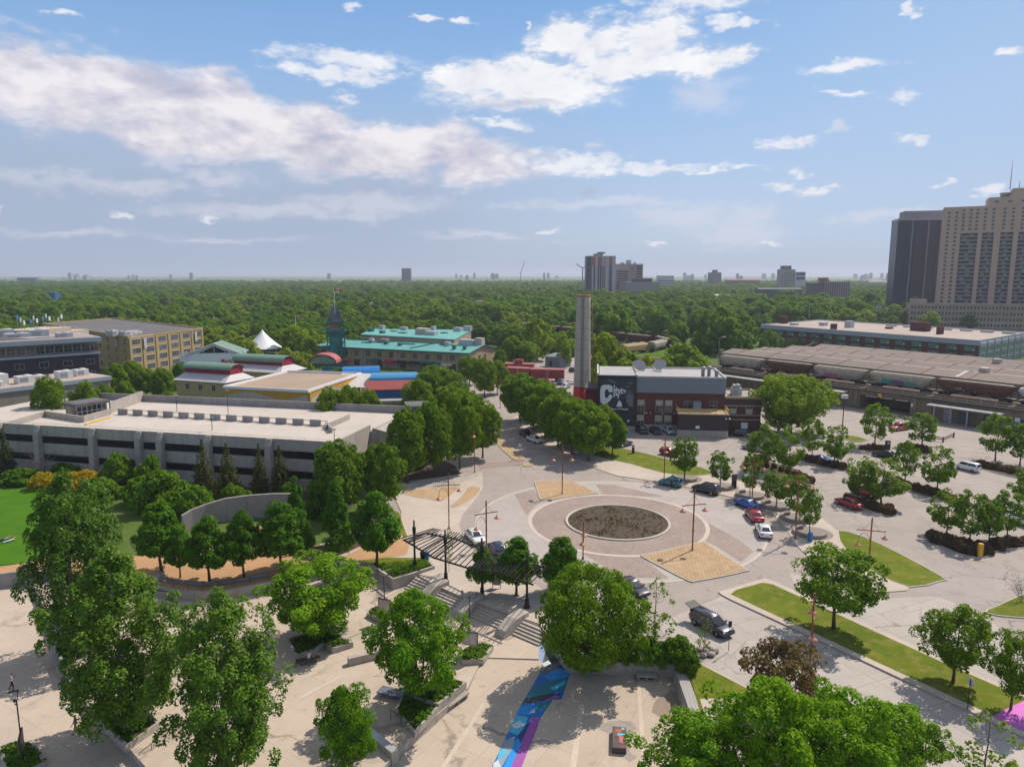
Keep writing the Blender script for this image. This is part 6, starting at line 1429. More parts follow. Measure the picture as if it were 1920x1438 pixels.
for zx in (580,772,870):
    w = 1.55; zA, zB = zat(bd.a.y,770), zat(bd.a.y,749); bd.win(winmesh(w, zB-zA, 2, 4, FRB), U(zx), .59, zA)
    bd.part('blind', MB().box(U(zx)-w/2+.05,.545,zA+(zB-zA)*.55,U(zx)+w/2-.05,.56,zB-.05), FRB)
    zA, zB = zat(bd.a.y,797), zat(bd.a.y,777); bd.win(winmesh(w, zB-zA, 2, 4, FRB), U(zx-3), .59, zA)
    bd.part('blind', MB().box(U(zx-3)-w/2+.05,.545,zA+(zB-zA)*.45,U(zx-3)+w/2-.05,.56,zB-.05), FRB)
for zx in (1068,1335): bd.win(winmesh(1.6, 1.7, 2, 2, FRB), U(zx), .59, zat(bd.a.y,763))
x0, x1 = U(945), U(1448); zk = zat(bd.a.y-5,773)
bd.part('front_block', MB().box(x0,-5.2,1.6,x1,.597,zk), PB_); bd.part('plinth', MB().box(x0-.1,-5.35,0,x1+.05,.59,1.6), CONC)
m = MB(); m.box(x0-.15,-5.45,zk+.003,x1+.15,.55,zk+.28); bd.part('coping', m, M_b('buff_coping', (.40,.32,.20)))
m = MB()
for i in range(5): x = x0+.1+(x1-x0-.2)*i/4; m.box(x-.05,-5.35,zk+.28,x+.05,-5.25,zk+1.25)
for zz in (.75,1.2): m.box(x0,-5.35,zk+zz,x1,-5.27,zk+zz+.09)
for s in (x0, x1): m.box(s-.05,-5.24,zk+1.2,s+.05,.5,zk+1.29); m.box(s-.05,-5.24,zk+.75,s+.05,.5,zk+.84)
bd.part('yellow_railing', m, YEL); bd.part('roof_unit', MB().box(U(1115),-1.8,zk+.28,U(1195),.2,zk+2.2), MET)
bd.part('wall_sign', MB().box(U(1122),-5.25,zat(157,801.5),U(1163),-5.205,zat(157,796.5)), WHITE)
for zx in (620,640,810,680,930): bd.part('wall_lamp', MB().box(U(zx)-.12,.35,4.1,U(zx)+.12,.598,4.35), WHITE)
for zx in (1420,1455): bd.part('security_camera', MB().tube([(U(zx),-5.2,4.6),(U(zx),-5.7,4.7)], .05, 5).box(U(zx)-.15,-6.0,4.4,U(zx)+.15,-5.6,4.6), WHITE)
bd.part('security_camera', MB().box(U(447)-.2,-.6,2.2,U(447)+.2,-.403,2.7), WHITE)
for i, (zx, y, h) in enumerate(((1230,3,2.4),(1300,4,2.4),(1372,3,1.6))):
    m = MB().lathe([(.42,0),(.42,h*.75),(.62,h*.8),(.62,h*.95),(.3,h)], (U(zx),y,zt-.45), 12); bd.part('flue', m, STEEL_G)
bd.part('aerial', MB().tube([(U(1378),3.4,zt-.45),(U(1378),3.4,zt+5)], .05, 5).beam((U(1378)-1.2,3.4,zt+3.6),(U(1378)+1.4,3.4,zt+3.7),.05,.05), STEEL_G)
def dish(label, x, y, r, az, el):
    p = bd.inv.inverted() @ Vector((x, y, zt-.45)); t = thing('satellite_dish', label, 'satellite dish', p, bd.rz+az, 'satellite dishes on the broadcaster roof')
    R_ = Matrix.Rotation(math.pi/2-el, 3, 'X'); m = MB().lathe([(r*f, .35*r*f*f) for f in (0.001,.2,.4,.6,.8,1)]+[(r*f, .35*r*f*f-.06) for f in (1,.8,.6,.4,.2,.001)], n=28); m.v = [tuple(R_ @ Vector(v)+Vector((0,0,r*.5+.1))) for v in m.v]; m.build('reflector', M('dish_white', (.40,.385,.37), .5, .12, 2, obj=True), t, (0,0,0))
    MB().tube([(0,.3,0),(0,.3,r*.5)], .14, 7).build('mount', STEEL_G, t, (0,0,0)); f = R_ @ Vector((0,0,r*1.0))+Vector((0,0,r*.5+.1)); a = R_ @ Vector((0,-r*.9,.3))+Vector((0,0,r*.5+.1)); MB().tube([a, f], .04, 5).box(f.x-.12,f.y-.12,f.z-.12,f.x+.12,f.y+.12,f.z+.12).build('feed_horn', STEEL_G, t, (0,0,0))
dish('left satellite dish on the broadcaster roof, mostly facing up', U(575), 12, 1.7, .2, RAD(35)); dish('right, larger satellite dish on the broadcaster roof, tilted on edge', U(815), 12, 1.85, -.7, RAD(48))
# billboard
bx0, bx1 = U(125), U(515); bz0, bz1 = zat(bd.a.y,768), zat(bd.a.y,705); bw = bx1-bx0; bh = bz1-bz0
bb = bd.part('billboard', MB().box(bx0,-.62,bz0,bx1,-.403,bz1), M('billboard_black', (.02,.022,.027), .4, .3, .5)); GW = M('billboard_grey_white', (.62,.64,.68), .5, .06, 1); GM = M('billboard_mid_grey', (.13,.14,.155), .5, .3, .8); GD = M('billboard_dark_grey', (.035,.038,.045), .5, .3, .8)
bp = lambda zx, zy: (bx0+(zx-125)/390*bw, bz1-(zy-225)/385*bh)     # zoomed photo pixel on the board
def bshape(pts, mat, y, name='billboard_shape'):
    m = MB(); q = [Vector((*bp(*p), 0)) for p in pts]; tri = geometry.tessellate_polygon([q]); vs = [(v.x, y, v.y) for v in q]; fs = []
    for a, b_, c_ in tri:
        nz = (q[b_]-q[a]).cross(q[c_]-q[a]).z; fs.append((a,b_,c_) if nz > 0 else (a,c_,b_))
    o = m.add(vs, fs).build(name, mat, bb, (0,0,0)); return o
bshape([(135,250),(500,250),(500,560),(135,560)], GD, -.632); bshape([(400,380),(492,370),(492,565),(440,565),(415,505)], M('billboard_slate_grey', (.07,.075,.085), .5, .3, .8), -.637); bshape([(427,430),(490,425),(490,560),(452,560),(425,515)], GM, -.642)  # grey areas of the board's print
bshape([(315,565),(378,565),(372,520),(345,490),(330,520)], GW, -.645); bshape([(300,520),(335,480),(405,470),(430,530),(475,565),(380,565),(372,515),(340,490)], BLK, -.641); bshape([(210,262),(270,265),(320,300),(260,292)], GM, -.638); bshape([(410,330),(450,325),(450,338),(412,342)], GM, -.639); bshape([(430,290),(475,286),(475,296),(432,300)], GM, -.639)
def warp(me, f):
    for v in me.vertices: v.co = Vector(f(v.co))
    return me
bshape([(275,368),(270,334),(240,318),(190,318),(156,330),(143,380),(143,470),(150,520),(176,540),(214,532),(254,492),(273,450),(270,432),(242,426),(228,458),(208,472),(195,456),(191,420),(193,385),(205,368),(222,370),(231,388),(238,402),(273,400)], GW, -.665, 'lettering')
me = text_mesh('lettering','itytv',1,GW,.03,.02,space=1.02); X_ = [v.co.x for v in me.vertices]; Z_ = [v.co.z for v in me.vertices]; xc, xd, zc, zd = min(X_), max(X_), min(Z_), max(Z_)
def fI(c):
    f, g = (c.x-xc)/(xd-xc), (c.z-zc)/(zd-zc); zx = 284+132*(f**.92); zl, zh = 505-95*f, 318+42*f
    x, z = bp(zx, zl+(zh-zl)*g); return (x, -.665+c.y*.5, z)
mobj('lettering', warp(me, fI), bb)
me = text_mesh('lettering','Proud to be a part of Winnipeg',.62,GW,.012,.01); X_ = [v.co.x for v in me.vertices]; kx = bw*.8/(max(X_)-min(X_)); x0_, z0_ = bp(132,600); mobj('lettering', warp(me, lambda c: (x0_+c.x*kx, -.64+c.y, z0_+c.z)), bb)
# annex
a_, b_ = bd.inv.inverted() @ Vector((L+.02,.9,0)), bd.inv.inverted() @ Vector((L+.02+8.2,.9,0))
za_ = zat(a_.y,747)
bd2 = B('broadcast_annex','two storey brick annex with a flat gravel roof beside the broadcaster', a_, b_); L2 = bd2.L; AB = brickmat('annex_brick', (.11,.06,.048), .8, stain=.2)
bd2.part('wall', MB().box(0,0,0,L2,12,za_), AB); wallpath('parapet', [Vector(p) for p in ((.0,.0,0),(L2,0,0),(L2,12,0),(0,12,0))], .45, za_+.002, za_+.5, M_b('buff_coping', None), parent=bd2.t, closed=True); bd2.part('roof', MB().box(.3,.3,za_+.003,L2-.3,11.7,za_+.1), ROOFG)
for f in (.24,.68): zA, zB = zat(a_.y,777), zat(a_.y,761); bd2.win(winmesh(1.45, zB-zA, 2, 3, FRB), L2*f, -.01, zA); bd2.part('blind', MB().box(L2*f-.68,-.05,zA+.2,L2*f+.68,-.035,zB-.6), FRB)
for v in (760,777.5,786): zz = zat(a_.y,v); bd2.part('stone_band', MB().box(-.02,-.1,zz-.1,L2+.1,-.002,zz+.1), M_b('buff_coping', None))
bd2.part('door', MB().box(L2*.48,-.06,0,L2*.66,-.003,2.4), WHITE); units(bd2, [(L2*.42,5,2.2,2.4,1.7),(L2*.42,5,1.6,1.6,2.4)], za_+.1)
for (x, y) in ((1.2,8),(2,3),(6,3),(6.5,6),(7,8)): bd2.part('roof_vent', MB().lathe([(.14,0),(.14,.4)], (x,y,za_+.1), 8), STEEL_K)
bd2.part('drain_pipe', MB().tube([(L2*.86,-.12,0),(L2*.86,-.12,5)], .08, 5), COPPER)
# small red link building left of the billboard
bd3 = B('link_building','low red building between the chimney and the billboard', at(1096,812,166), at(1119,812,165.5)); bd3.t.location.z = 0; bd3.part('wall', MB().box(0,1,0,bd3.L,10,zat(166,731)), M('dull_red_wall', (.16,.025,.03), .8, .15, 1)); bd3.part('roof', MB().box(-.2,.8,zat(166,731)+.002,bd3.L+.2,10.2,zat(166,731)+.4), ROOFD)
# --- railway viaduct
zd = 5.5; D0, D1_ = G(1600,727,zd), G(1917,768,zd); de = (D1_-D0).normalized(); D0b = D0-de*95; D1b = D1_+de*70; D0b.z = D1b.z = 0
bd = B('railway_viaduct','long stained concrete railway viaduct with arched underpass and railings', D0b, D1b, 'viaduct'); L = bd.L; VC = M('viaduct_concrete', (.235,.185,.125), .9, .22, .5, big=.5, streak=.7)
ux = lambda u, v: bd.loc(G(u, v, 0)).x
# find x on the front for a photo column
def vx(u):
    lo, hi = 0.0, L
    for _ in range(40):
        md = (lo+hi)/2; p = bd.inv.inverted() @ Vector((md,0,3)); d = p-Vector((0,0,CH)); uu = 960+CF*d.x/(d.y*CT-d.z*ST)
        if uu < u: lo = md
        else: hi = md
    return lo
o0, o1 = vx(1612), vx(1707)
bd.part('wall', MB().box(0,0,0,o0,9,zd-.4).box(o1,0,0,L,9,zd-.4).box(o0,0,4.0,o1,9,zd-.4).box(o0,8,0,o1,9,3.998), VC)
bd.part('underpass_soffit', MB().box(o0+.01,.5,3.9,o1-.01,7.9,3.995), DIM)
bd.part('deck', MB().box(0,-.6,zd-.398,L,9.2,zd), M('dark_deck_edge', (.09,.075,.06), .9, .25, .8)); bd.part('ballast', MB().box(0,.2,zd+.002,L,9.0,zd+.25), M('ballast', (.10,.085,.075), .95, .3, 2))
for y in (4.3,5.735): bd.part('track_rail', MB().box(0,y-.04,zd+.25,L,y+.04,zd+.4), COPPER)
n = int(L/3); m = MB()
RAILM = M('buff_railing', (.30,.24,.17), .8, .15, 2)
for zz in (.55,1.1): m.box(0,-.55,zd+zz,L,-.45,zd+zz+.1)
bd.part('railing', m, RAILM)
for i in range(min(n, 95)): x = L*i/n; bd.part('railing_post', MB().box(x-.07,-.56,zd+.002,x+.07,-.44,zd+1.2), RAILM)
for u in (1596,1606,1716,1745): x = vx(u); bd.part('pier', MB().box(x-.4,-.3,0,x+.4,-.003,zd-.42), VC)
bd.part('yellow_sign', MB().box(vx(1648),-.75,4.0,vx(1655),-.61,5.0), YEL)
for i in range(3): x = o0+(o1-o0)*(.12+.3*i); bd.part('lamp_tube', MB().box(x,-.25,3.75,x+3.2,-.1,3.88), WHITE)
for (u0, u1, zz) in ((1748,1886,4.0),(1350,1462,4.3),(1545,1592,4.2)):
    x0, x1 = vx(u0), vx(u1); bd.part('canopy', MB().box(x0,-3.4,zz,x1,-.62,zz+.3), M_b('pale_canopy', (.48,.46,.44)))
for u in (1762,1793,1824): x = vx(u); bd.part('canopy_post', MB().box(x-.15,-3.2,0,x+.15,-2.9,4.0), STEEL_G)
DBL = M('deep_blue_door', (.012,.06,.19), .6, .12, 1)
for (u0, u1, c) in ((1845,1856,DBL),(1899,1925,DBL),(1770,1786,STEEL_G),(1795,1822,ROOFD)): bd.part('door', MB().box(vx(u0),-.08,0,vx(u1),-.003,3.2), c)
for u in (1712,1908): bd.part('wall_notice', MB().box(vx(u)-.5,-.09,2.6,vx(u)+.5,-.003,3.4), WHITE)
MB().prism([(-.6,-.4),(.6,-.4),(.6,.4),(-.6,.4)], 0, 1.0).build('recycling_box', BBL, None, G(1843,800,.02), label='small blue box at the foot of the viaduct doors', cat='box')
bench('low plank bench at the foot of the viaduct doors', G(1815,799,.02), G(1838,802,.02), .7, .5, TIMBER)
# hopper wagons
TANW = M('weathered_cream_steel', (.37,.32,.245), .7, .2, .6, big=.35, obj=True); BRNW = M('rust_brown_steel', (.11,.042,.028), .75, .25, .6, big=.35, obj=True); WHW = M('pale_grey_steel', (.5,.5,.51), .6, .12, .6, obj=True); BUFFW = M('orange_buff_steel', (.44,.29,.13), .7, .2, .6, obj=True)
def hopper(label, p, rz, Lw, mat, marks=None, H=3.95, ribs=False):
    t = thing('hopper_wagon', label, 'rail wagon', p, rz, 'hopper wagons on the viaduct'); w = 1.55; s = 1.9
    prof = lambda y0, z0, z1: [(-y0,z0),(y0,z0),(w,z0+.9),(w,z1-.6),(w*.72,z1),(-w*.72,z1),(-w,z1-.6),(-w,z0+.9)]
    X = Lw/2-.5; m = MB()
    rg = lambda x, z0: [(x, y, z) for y, z in prof(w*.75, z0, H)]
    m.loft([rg(-X, 2.9), rg(-X+s, 1.25), rg(X-s, 1.25), rg(X, 2.9)], 0, False); m.build('body', mat, t, (0,0,0))
    m = MB()
    if ribs:
        for i in range(14): x = -X+s+(2*X-2*s)*i/13; m.box(x-.06,-w-.06,1.5,x+.06,-w-.002,H-.65)
        m.build('ribs', mat, t, (0,0,0))
    else:
        for i in range(9): x = -X+.6+(2*X-1.2)*i/8; m.box(x-.05,-w*.7,H+.002,x+.05,w*.7,H+.09)
        m.build('roof_seams', mat, t, (0,0,0))
    MB().box(-X+.4,-.45,H+.1,X-.4,.45,H+.2).build('running_board', M('pale_gangway', (.5,.45,.38), .8, .1, 1, obj=True), t, (0,0,0))
    for sx in (-1,1):
        f = MB().beam((sx*X,-w*.95,2.9),(sx*(X-.2),-w*.95,.9),.12,.12).beam((sx*(X-s),-w*.95,1.4),(sx*X,-w*.95,.95),.12,.12).box(min(sx*(X-1.9),sx*(X+.3)),-w*.95,.75,max(sx*(X-1.9),sx*(X+.3)),w*.95,1.0); f.build('end_frame', DARKTRIM, t, (0,0,0))
        b = MB().box(sx*(X-1.6)-1.1,-.95,.3,sx*(X-1.6)+1.1,.95,.7)
        for dx in (-.85,.85):
            for y in (-.75,.75): c = []; b.tube([(sx*(X-1.6)+dx,y-.08,.42),(sx*(X-1.6)+dx,y+.08,.42)], .42, 12)
        b.build('bogie', DARKTRIM, t, (0,0,0))
    for i in range(3): x = -X*.55+X*.55*i; MB().add([(x-1.1,-.8,1.24),(x+1.1,-.8,1.24),(x+1.1,.8,1.24),(x-1.1,.8,1.24),(x-.3,-.4,.55),(x+.3,-.4,.55),(x+.3,.4,.55),(x-.3,.4,.55)], [(0,1,5,4),(1,2,6,5),(2,3,7,6),(3,0,4,7),(7,6,5,4)]).build('chute', DARKTRIM, t, (0,0,0))
    for (x, z, ww, hh, c) in marks or ():
        r = random.Random(int(x*100)); pts = [(x+ww*(i/8-.5)+r.uniform(-.1,.1), z-hh*r.uniform(.3,.55)) for i in range(9)]+[(x+ww*(.5-i/8)+r.uniform(-.1,.1), z+hh*r.uniform(.3,.6)) for i in range(9)]
        m = MB(); q = [Vector((a, b_, 0)) for a, b_ in pts]
        for tri in geometry.tessellate_polygon([q]):
            nz = (q[tri[1]]-q[tri[0]]).cross(q[tri[2]]-q[tri[0]]).z; tri = tri if nz > 0 else (tri[0],tri[2],tri[1]); m.add([(pts[i][0],-w-.012-.004*(c % 3),pts[i][1]) for i in tri], [(0,1,2)])
        m.build('graffiti', GRAF[c], t, (0,0,0))
    return t
GRAF = [M('graffiti_'+k, c, .6, .15, 3, obj=True) for k, c in (('pink',(.35,.08,.2)),('teal',(.02,.25,.2)),('purple',(.14,.06,.16)),('white',(.5,.48,.46)),('yellow',(.55,.40,.03)),('grey',(.22,.2,.17)))]
tz = zd+.4; yc = 5.0
yel = [(x, 1.75, .16, .45, 4) for x in (-4.6,-1.9,.6,3.0,5.3)]
spec = [(1333,1416,TANW,'cream hopper wagon farthest left on the viaduct',[(0,1.9,4,.6,5)],0),(1416,1506,BRNW,'rust brown hopper wagon with yellow marks behind the elm',yel,1),(1506,1609,TANW,'cream hopper wagon with pink graffiti',[(-2.2,2.0,4.2,1.0,0),(2.2,1.95,3.6,.8,5)],0),
        (1610,1735,TANW,'cream hopper wagon with teal and purple graffiti',[(-2.6,2.0,3.8,1.2,1),(-.4,2.0,3.4,1.1,2),(-1.8,2.05,.9,.9,3),(.5,2.05,.9,.9,3),(3.0,1.95,2.6,1.0,1)],0),(1735,1888,BRNW,'rust brown hopper wagon with yellow marks above the doors',yel+[(-3.2,2.2,1.6,.7,5)],1),(1888,2040,WHW,'pale grey hopper wagon cut by the right picture edge',[(-5,2.6,.8,.5,5)],0)]
for u0, u1, mt, lb, mk, rb in spec:
    x0, x1 = vx(u0), vx(u1); p = bd.inv.inverted() @ Vector(((x0+x1)/2, yc, tz)); hopper(lb, p, bd.rz, x1-x0-.3, mt, mk, ribs=rb)
# curving embankment with the tail of the train
EMB = grassmat('bank_grass', (.075,.16,.012), (.11,.19,.016), (.06,.12,.015), .3)
crv = [bd.inv.inverted() @ Vector((0,yc,0)), at(1250,680,300), at(1180,668,325), at(1110,656,350), at(1040,645,375), at(970,635,400), at(900,625,425), at(820,615,460)]
crv = [Vector((p.x,p.y,0)) for p in crv]; crv = smooth(crv, 3, False); m = MB(); rings = []
for i, p in enumerate(crv):
    d = (crv[min(i+1,len(crv)-1)]-crv[max(0,i-1)]).normalized(); nn = Vector((-d.y,d.x,0))
    rings.append([tuple(p+nn*9+Vector((0,0,-.1))), tuple(p+nn*3+Vector((0,0,5.4))), tuple(p-nn*3+Vector((0,0,5.4))), tuple(p-nn*12+Vector((0,0,-.1)))] if nn.y < 0 else [tuple(p-nn*9+Vector((0,0,-.1))), tuple(p-nn*3+Vector((0,0,5.4))), tuple(p+nn*3+Vector((0,0,5.4))), tuple(p+nn*12+Vector((0,0,-.1)))])
m.loft(rings, 0, False); m.build('railway_embankment', EMB, kind='structure')
cum = [0]
for a, b in zip(crv, crv[1:]): cum.append(cum[-1]+(b-a).length)
def oncrv(s):
    for i in range(len(crv)-1):
        if cum[i+1] >= s: f = (s-cum[i])/(cum[i+1]-cum[i]); return crv[i].lerp(crv[i+1], f), (crv[i+1]-crv[i])
    return crv[-1], crv[-1]-crv[-2]
tl = ['orange-buff hopper wagon above the trees behind the satellite dishes','cream hopper wagon on the bend behind the chimney','brown hopper wagon on the bend, just right of the chimney','brown hopper wagon showing left of the chimney','brown hopper wagon above the grass bank','dark red hopper wagon between the trees behind the market','rust red hopper wagon farthest along the bend','brown hopper wagon vanishing behind the market trees','brown hopper wagon at the far tail of the train']
for i, lb in enumerate(tl):
    p, d = oncrv(9+17.0*i)
    if d.x < 0: d = -d
    hopper(lb, (p.x, p.y, 5.45), math.atan2(d.y, d.x), 16.2, (BUFFW,TANW,BRNW,BRNW,BRNW,BRNW,BRNW,BRNW,BRNW)[i], ribs=i > 1)
# --- train shed roof
SHZ = 10.2
S0_, S1_ = G(1350,657.5,SHZ), G(1920,716.7,SHZ); e = (S1_-S0_).normalized(); S1_ = S1_+e*40; S0_.z = S1_.z = 0
bd = B('train_shed','vast low train shed with parallel ribbed grey-brown roofs', S0_, S1_); L = bd.L; SHD = M('shed_roof', (.205,.165,.145), .9, .14, .4, big=.4); OLV = M('olive_fascia', (.235,.205,.145), .9, .2, .8)
bd.part('wall', MB().box(0,0,0,L,.6,9.6), OLV); m = MB()
for i in range(int(L/1.6)): m.box(i*1.6-.08,-.12,6,i*1.6+.08,-.003,9.5)
bd.part('fascia_ribs', m, OLV)
nb = 4; wb = 13.5
for k in range(nb):
    y0 = .4+k*wb; m = MB(); m.loft([[(x,y0,9.5),(x,y0+wb/2,10.6),(x,y0+wb,9.5),(x,y0+wb,9.0),(x,y0,9.0)] for x in (k*3.0,L)], 0, False); bd.part('roof_bay', m, SHD)
    m = MB().box(k*3.0,y0+wb-.45,9.55,L,y0+wb+.45,9.85); bd.part('valley_gutter', m, M('pale_gutter', (.38,.33,.31), .8, .12, 1))
    m = MB()
    for i in range(int(L/12)): x = i*12+6; m.loft([[(x+dx,y0+.3,9.66),(x+dx,y0+wb/2,10.74),(x+dx,y0+wb-.5,9.7),(x+dx,y0+wb-.5,9.6),(x+dx,y0+wb/2,10.6),(x+dx,y0+.3,9.56)] for dx in (-.18,.18)], 0, False)
    bd.part('roof_rib', m, M('rusty_rib', (.22,.115,.085), .85, .2, 1))
for k, x in enumerate((L*.60,L*.78,L*.55)): bd.part('roof_vent', MB().box(x-1,8+13*k,9.8,x+1,10+13*k,11.8), M_b('beige_render', None))
for x, k in ((L*.575,0),(L*.66,1)): y0 = .4+k*wb; bd.part('new_roof_strip', MB().loft([[(x+dx,y0+.3,9.70),(x+dx,y0+wb/2,10.78),(x+dx,y0+wb-.5,9.74),(x+dx,y0+wb-.5,9.6),(x+dx,y0+wb/2,10.6),(x+dx,y0+.3,9.56)] for dx in (-.5,.5)], 0, False), M_b('pale_coping', None))
bd.done()
# --- long brown building with teal windows
z = 11; A_, B_, C_ = [Vector((p.x,p.y,0)) for p in (G(1428,608,z), G(1836,638,z), G(1925,623,z))]
bd = B('brown_offices','long brown brick building with teal window pairs and pale roof band', A_, B_); L = bd.L; BRB = brickmat('brown_brick', (.125,.05,.042), .8, .3, .1, stain=.2); q = [Vector((0,0,0)), Vector((L,0,0)), bd.loc(C_), bd.loc(C_+(A_-B_))]
bd.part('wall', MB().prism([(p.x,p.y) for p in q], 0, z-2.1), BRB); wallpath('roof_band', q, .9, z-2.099, z, FASC, parent=bd.t, closed=True); bd.part('roof', MB().flat([(p.x,p.y,z-.4) for p in q]), M_b('pink_gravel', (.37,.30,.26)))
n = 15; wm = winmesh(L/n*.25, 1.55, 1, 1, FRB, GTEAL); acm = winmesh(L/n*.12, .6, 1, 1, FRW, FRD)
for r in range(3):
    for i in range(n):
        x = L*(i+.55)/n
        for s in (-1,1): bd.win(wm, x+s*L/n*.15, -.01, z-4.3-3.0*r)
        bd.part('air_conditioner', MB().box(x+L/n*.16,-.16,z-4.2-3*r,x+L/n*.24,-.03,z-3.75-3*r), WHITE) if r == 0 else 0
e2 = (q[2]-q[1]).normalized(); L2 = (q[2]-q[1]).length; a2 = math.atan2(e2.y, e2.x); n2_ = Vector((e2.y,-e2.x,0)); wm2 = winmesh(L2/7*.6, 1.9, 4, 1, FRB, GTEAL)
for i in range(7):
    p = q[1]+e2*(L2*(i+.5)/7); bd.part('bay', MB().beam(p+n2_*.3+Vector((0,0,5)), p+n2_*.3+e2*.01+Vector((0,0,5)), .05, .05), FASC) if 0 else 0
    m = MB(); hw = L2/7*.40; a, b = p-e2*hw, p+e2*hw; dd = n2_*.5
    m.loft([[tuple(a+Vector((0,0,zz)))[:2]+(zz,), tuple(a+dd*f)[:2]+(zz,), tuple(b+dd*f)[:2]+(zz,), tuple(b)[:2]+(zz,)] for zz, f in ((.0,1),(z-1.6,1),(z-.1,.15))], 0, False); bd.part('bay', m, FASC)
    for r in range(3): w_ = p+n2_*.51; bd.win(wm2, w_.x, w_.y, z-4.6-3.0*r, a2)
bx = lambda u, v: bd.loc(G(u, v, z))
for (u0, v0, u1, v1, h, mt) in ((1712,628,1810,622,3.2,BRB),(1712,622,1738,616,4.0,BRB),(1552,617,1574,615,2.6,BRB),(1578,614,1606,611,3.2,HVAC),(1462,606,1475,604,3.6,BRB),(1536,610,1551,608,1.6,HVAC),(1660,616,1674,614,.8,BRB),(1482,609,1496,607,1.0,HVAC)):
    a, b = bx(u0, v0), bx(u1, v1); x0, x1 = sorted((a.x, b.x)); y = (a.y+b.y)/2; d = max(3, (x1-x0)*.25); bd.part('roof_block', MB().box(x0,y-d/2,z-.35,x1,y+d/2,z+h-.35), mt)
for i in range(8): x = L*(.35+.085*i); bd.part('skylight', MB().box(x,q[3].y*.8,z-.35,x+5,q[3].y*.8+1.4,z+.35), M_b('pale_coping', None))
bd.done()
# --- red rail wagons, shed, distant town
PINKW = M('dull_red_steel', (.27,.055,.055), .7, .15, .7, big=.2, obj=True)
def boxcar(label, a, b, d, h, cup=False):
    bd = B('rail_car', label, a, b, 'rail car', 'old red rail cars by the market'); bd.t.location.z = 0; L = bd.L
    m = MB().box(0,0,.9,L,d,h)
    for i in range(12): x = L*(i+.5)/12; m.box(x-.05,-.05,1,x+.05,-.002,h-.1)
    bd.part('body', m, PINKW); bd.part('roof', MB().add([(-.1,-.1,h),(L+.1,-.1,h),(L+.1,d/2,h+.4),(-.1,d/2,h+.4),(L+.1,d+.1,h),(-.1,d+.1,h)], [(0,1,2,3),(3,2,4,5)]), M('pale_red_roof', (.34,.12,.11), .7, .12, 1))
    for x in (L*.15, L*.85): bd.part('bogie', MB().box(x-1.3,.3,.1,x+1.3,d-.3,.85), DARKTRIM)
    bd.part('door', MB().box(L*.44,-.09,1.1,L*.56,-.052,h-.3), M('pale_red_roof'))
    if cup: bd.part('cupola', MB().box(L*.35,.4,h+.1,L*.62,d-.4,h+1.5), PINKW)
boxcar('old red rail car beside the market, left of the pair', at(950,706,246), at(992,707,243), 3, 4.1); boxcar('old red rail car beside the market, right of the pair', at(995,708,242), at(1057,710,240), 3, 4.1)
boxcar('old red caboose with a cupola behind the other rail cars', at(946,694,258), at(1000,694,256), 3, 4.0, True)
bd = B('utility_shed','small blue-grey shed at the foot of the grass bank', at(1022,686,283), at(1051,688,277)); bd.t.location.z = 0; L = bd.L
bd.part('wall', MB().box(0,0,0,L,6,4.0), M_b('blue_grey_wall', (.20,.23,.28))); bd.part('roof', MB().add([(-.3,-.3,4.0),(L+.3,-.3,4.0),(L+.3,6.3,4.9),(-.3,6.3,4.9),(-.3,-.3,3.8),(L+.3,-.3,3.8),(L+.3,6.3,4.7),(-.3,6.3,4.7)], [(0,1,2,3),(7,6,5,4),(0,4,5,1),(1,5,6,2),(2,6,7,3),(3,7,4,0)]), STEEL_G); bd.part('door', MB().box(L*.3,-.05,0,L*.45,-.002,2.3), STEEL_K); bd.win(winmesh(1,1,1,1,FRW), L*.75, -.01, 1.5)
bd = B('freight_container','white freight wagon with a blue end panel above the embankment', at(1146,644,392), at(1191,646,386), 'container'); bd.t.location.z = 0; zb, zt = zat(390,643), zat(390,631); bd.part('body', MB().box(0,0,zb,bd.L,3,zt), M_b('pale_container', (.42,.42,.42))); bd.part('end_panel', MB().box(bd.L*.68,-.05,zb,bd.L*.9,-.002,zb+(zt-zb)*.45), M('container_blue', (.05,.2,.4), .6, .1, 1)); bd.part('bogie', MB().box(1,.3,0,bd.L-1,2.7,zb-.01), DARKTRIM)
# towers at the right
D = 540; PNK = brickmat('pink_tan_brick', (.56,.365,.285), .9, 1.2, .5, var=.06, stain=.12)
a_, b_ = at(1750,612,540), at(2010,612,500); a_.z = b_.z = 0
bd = B('apartment_tower','huge pinkish-tan stepped apartment tower at the right edge', a_, b_, 'tower'); L = bd.L
def tx(u, t=bd):
    lo, hi = -20.0, 400.0; M_ = t.inv.inverted()
    for _ in range(40):
        md = (lo+hi)/2; p = M_ @ Vector((md,0,20)); d = p-Vector((0,0,CH)); uu = 960+CF*d.x/(d.y*CT-d.z*ST)
        if uu < u: lo = md
        else: hi = md
    return lo
z1 = zat(535,388); z2 = zat(525,370); z3 = zat(525,354); xa, xb = tx(1836), tx(1880); d_ = 24
cols = [(tx(1790), tx(1822)), (tx(1830), tx(1852)), (tx(1864), tx(1888)), (tx(1897), tx(1921)), (tx(1932), tx(1956)), (tx(1966), tx(1990))]
zr0, zr1 = zat(530,578), zat(530,437)
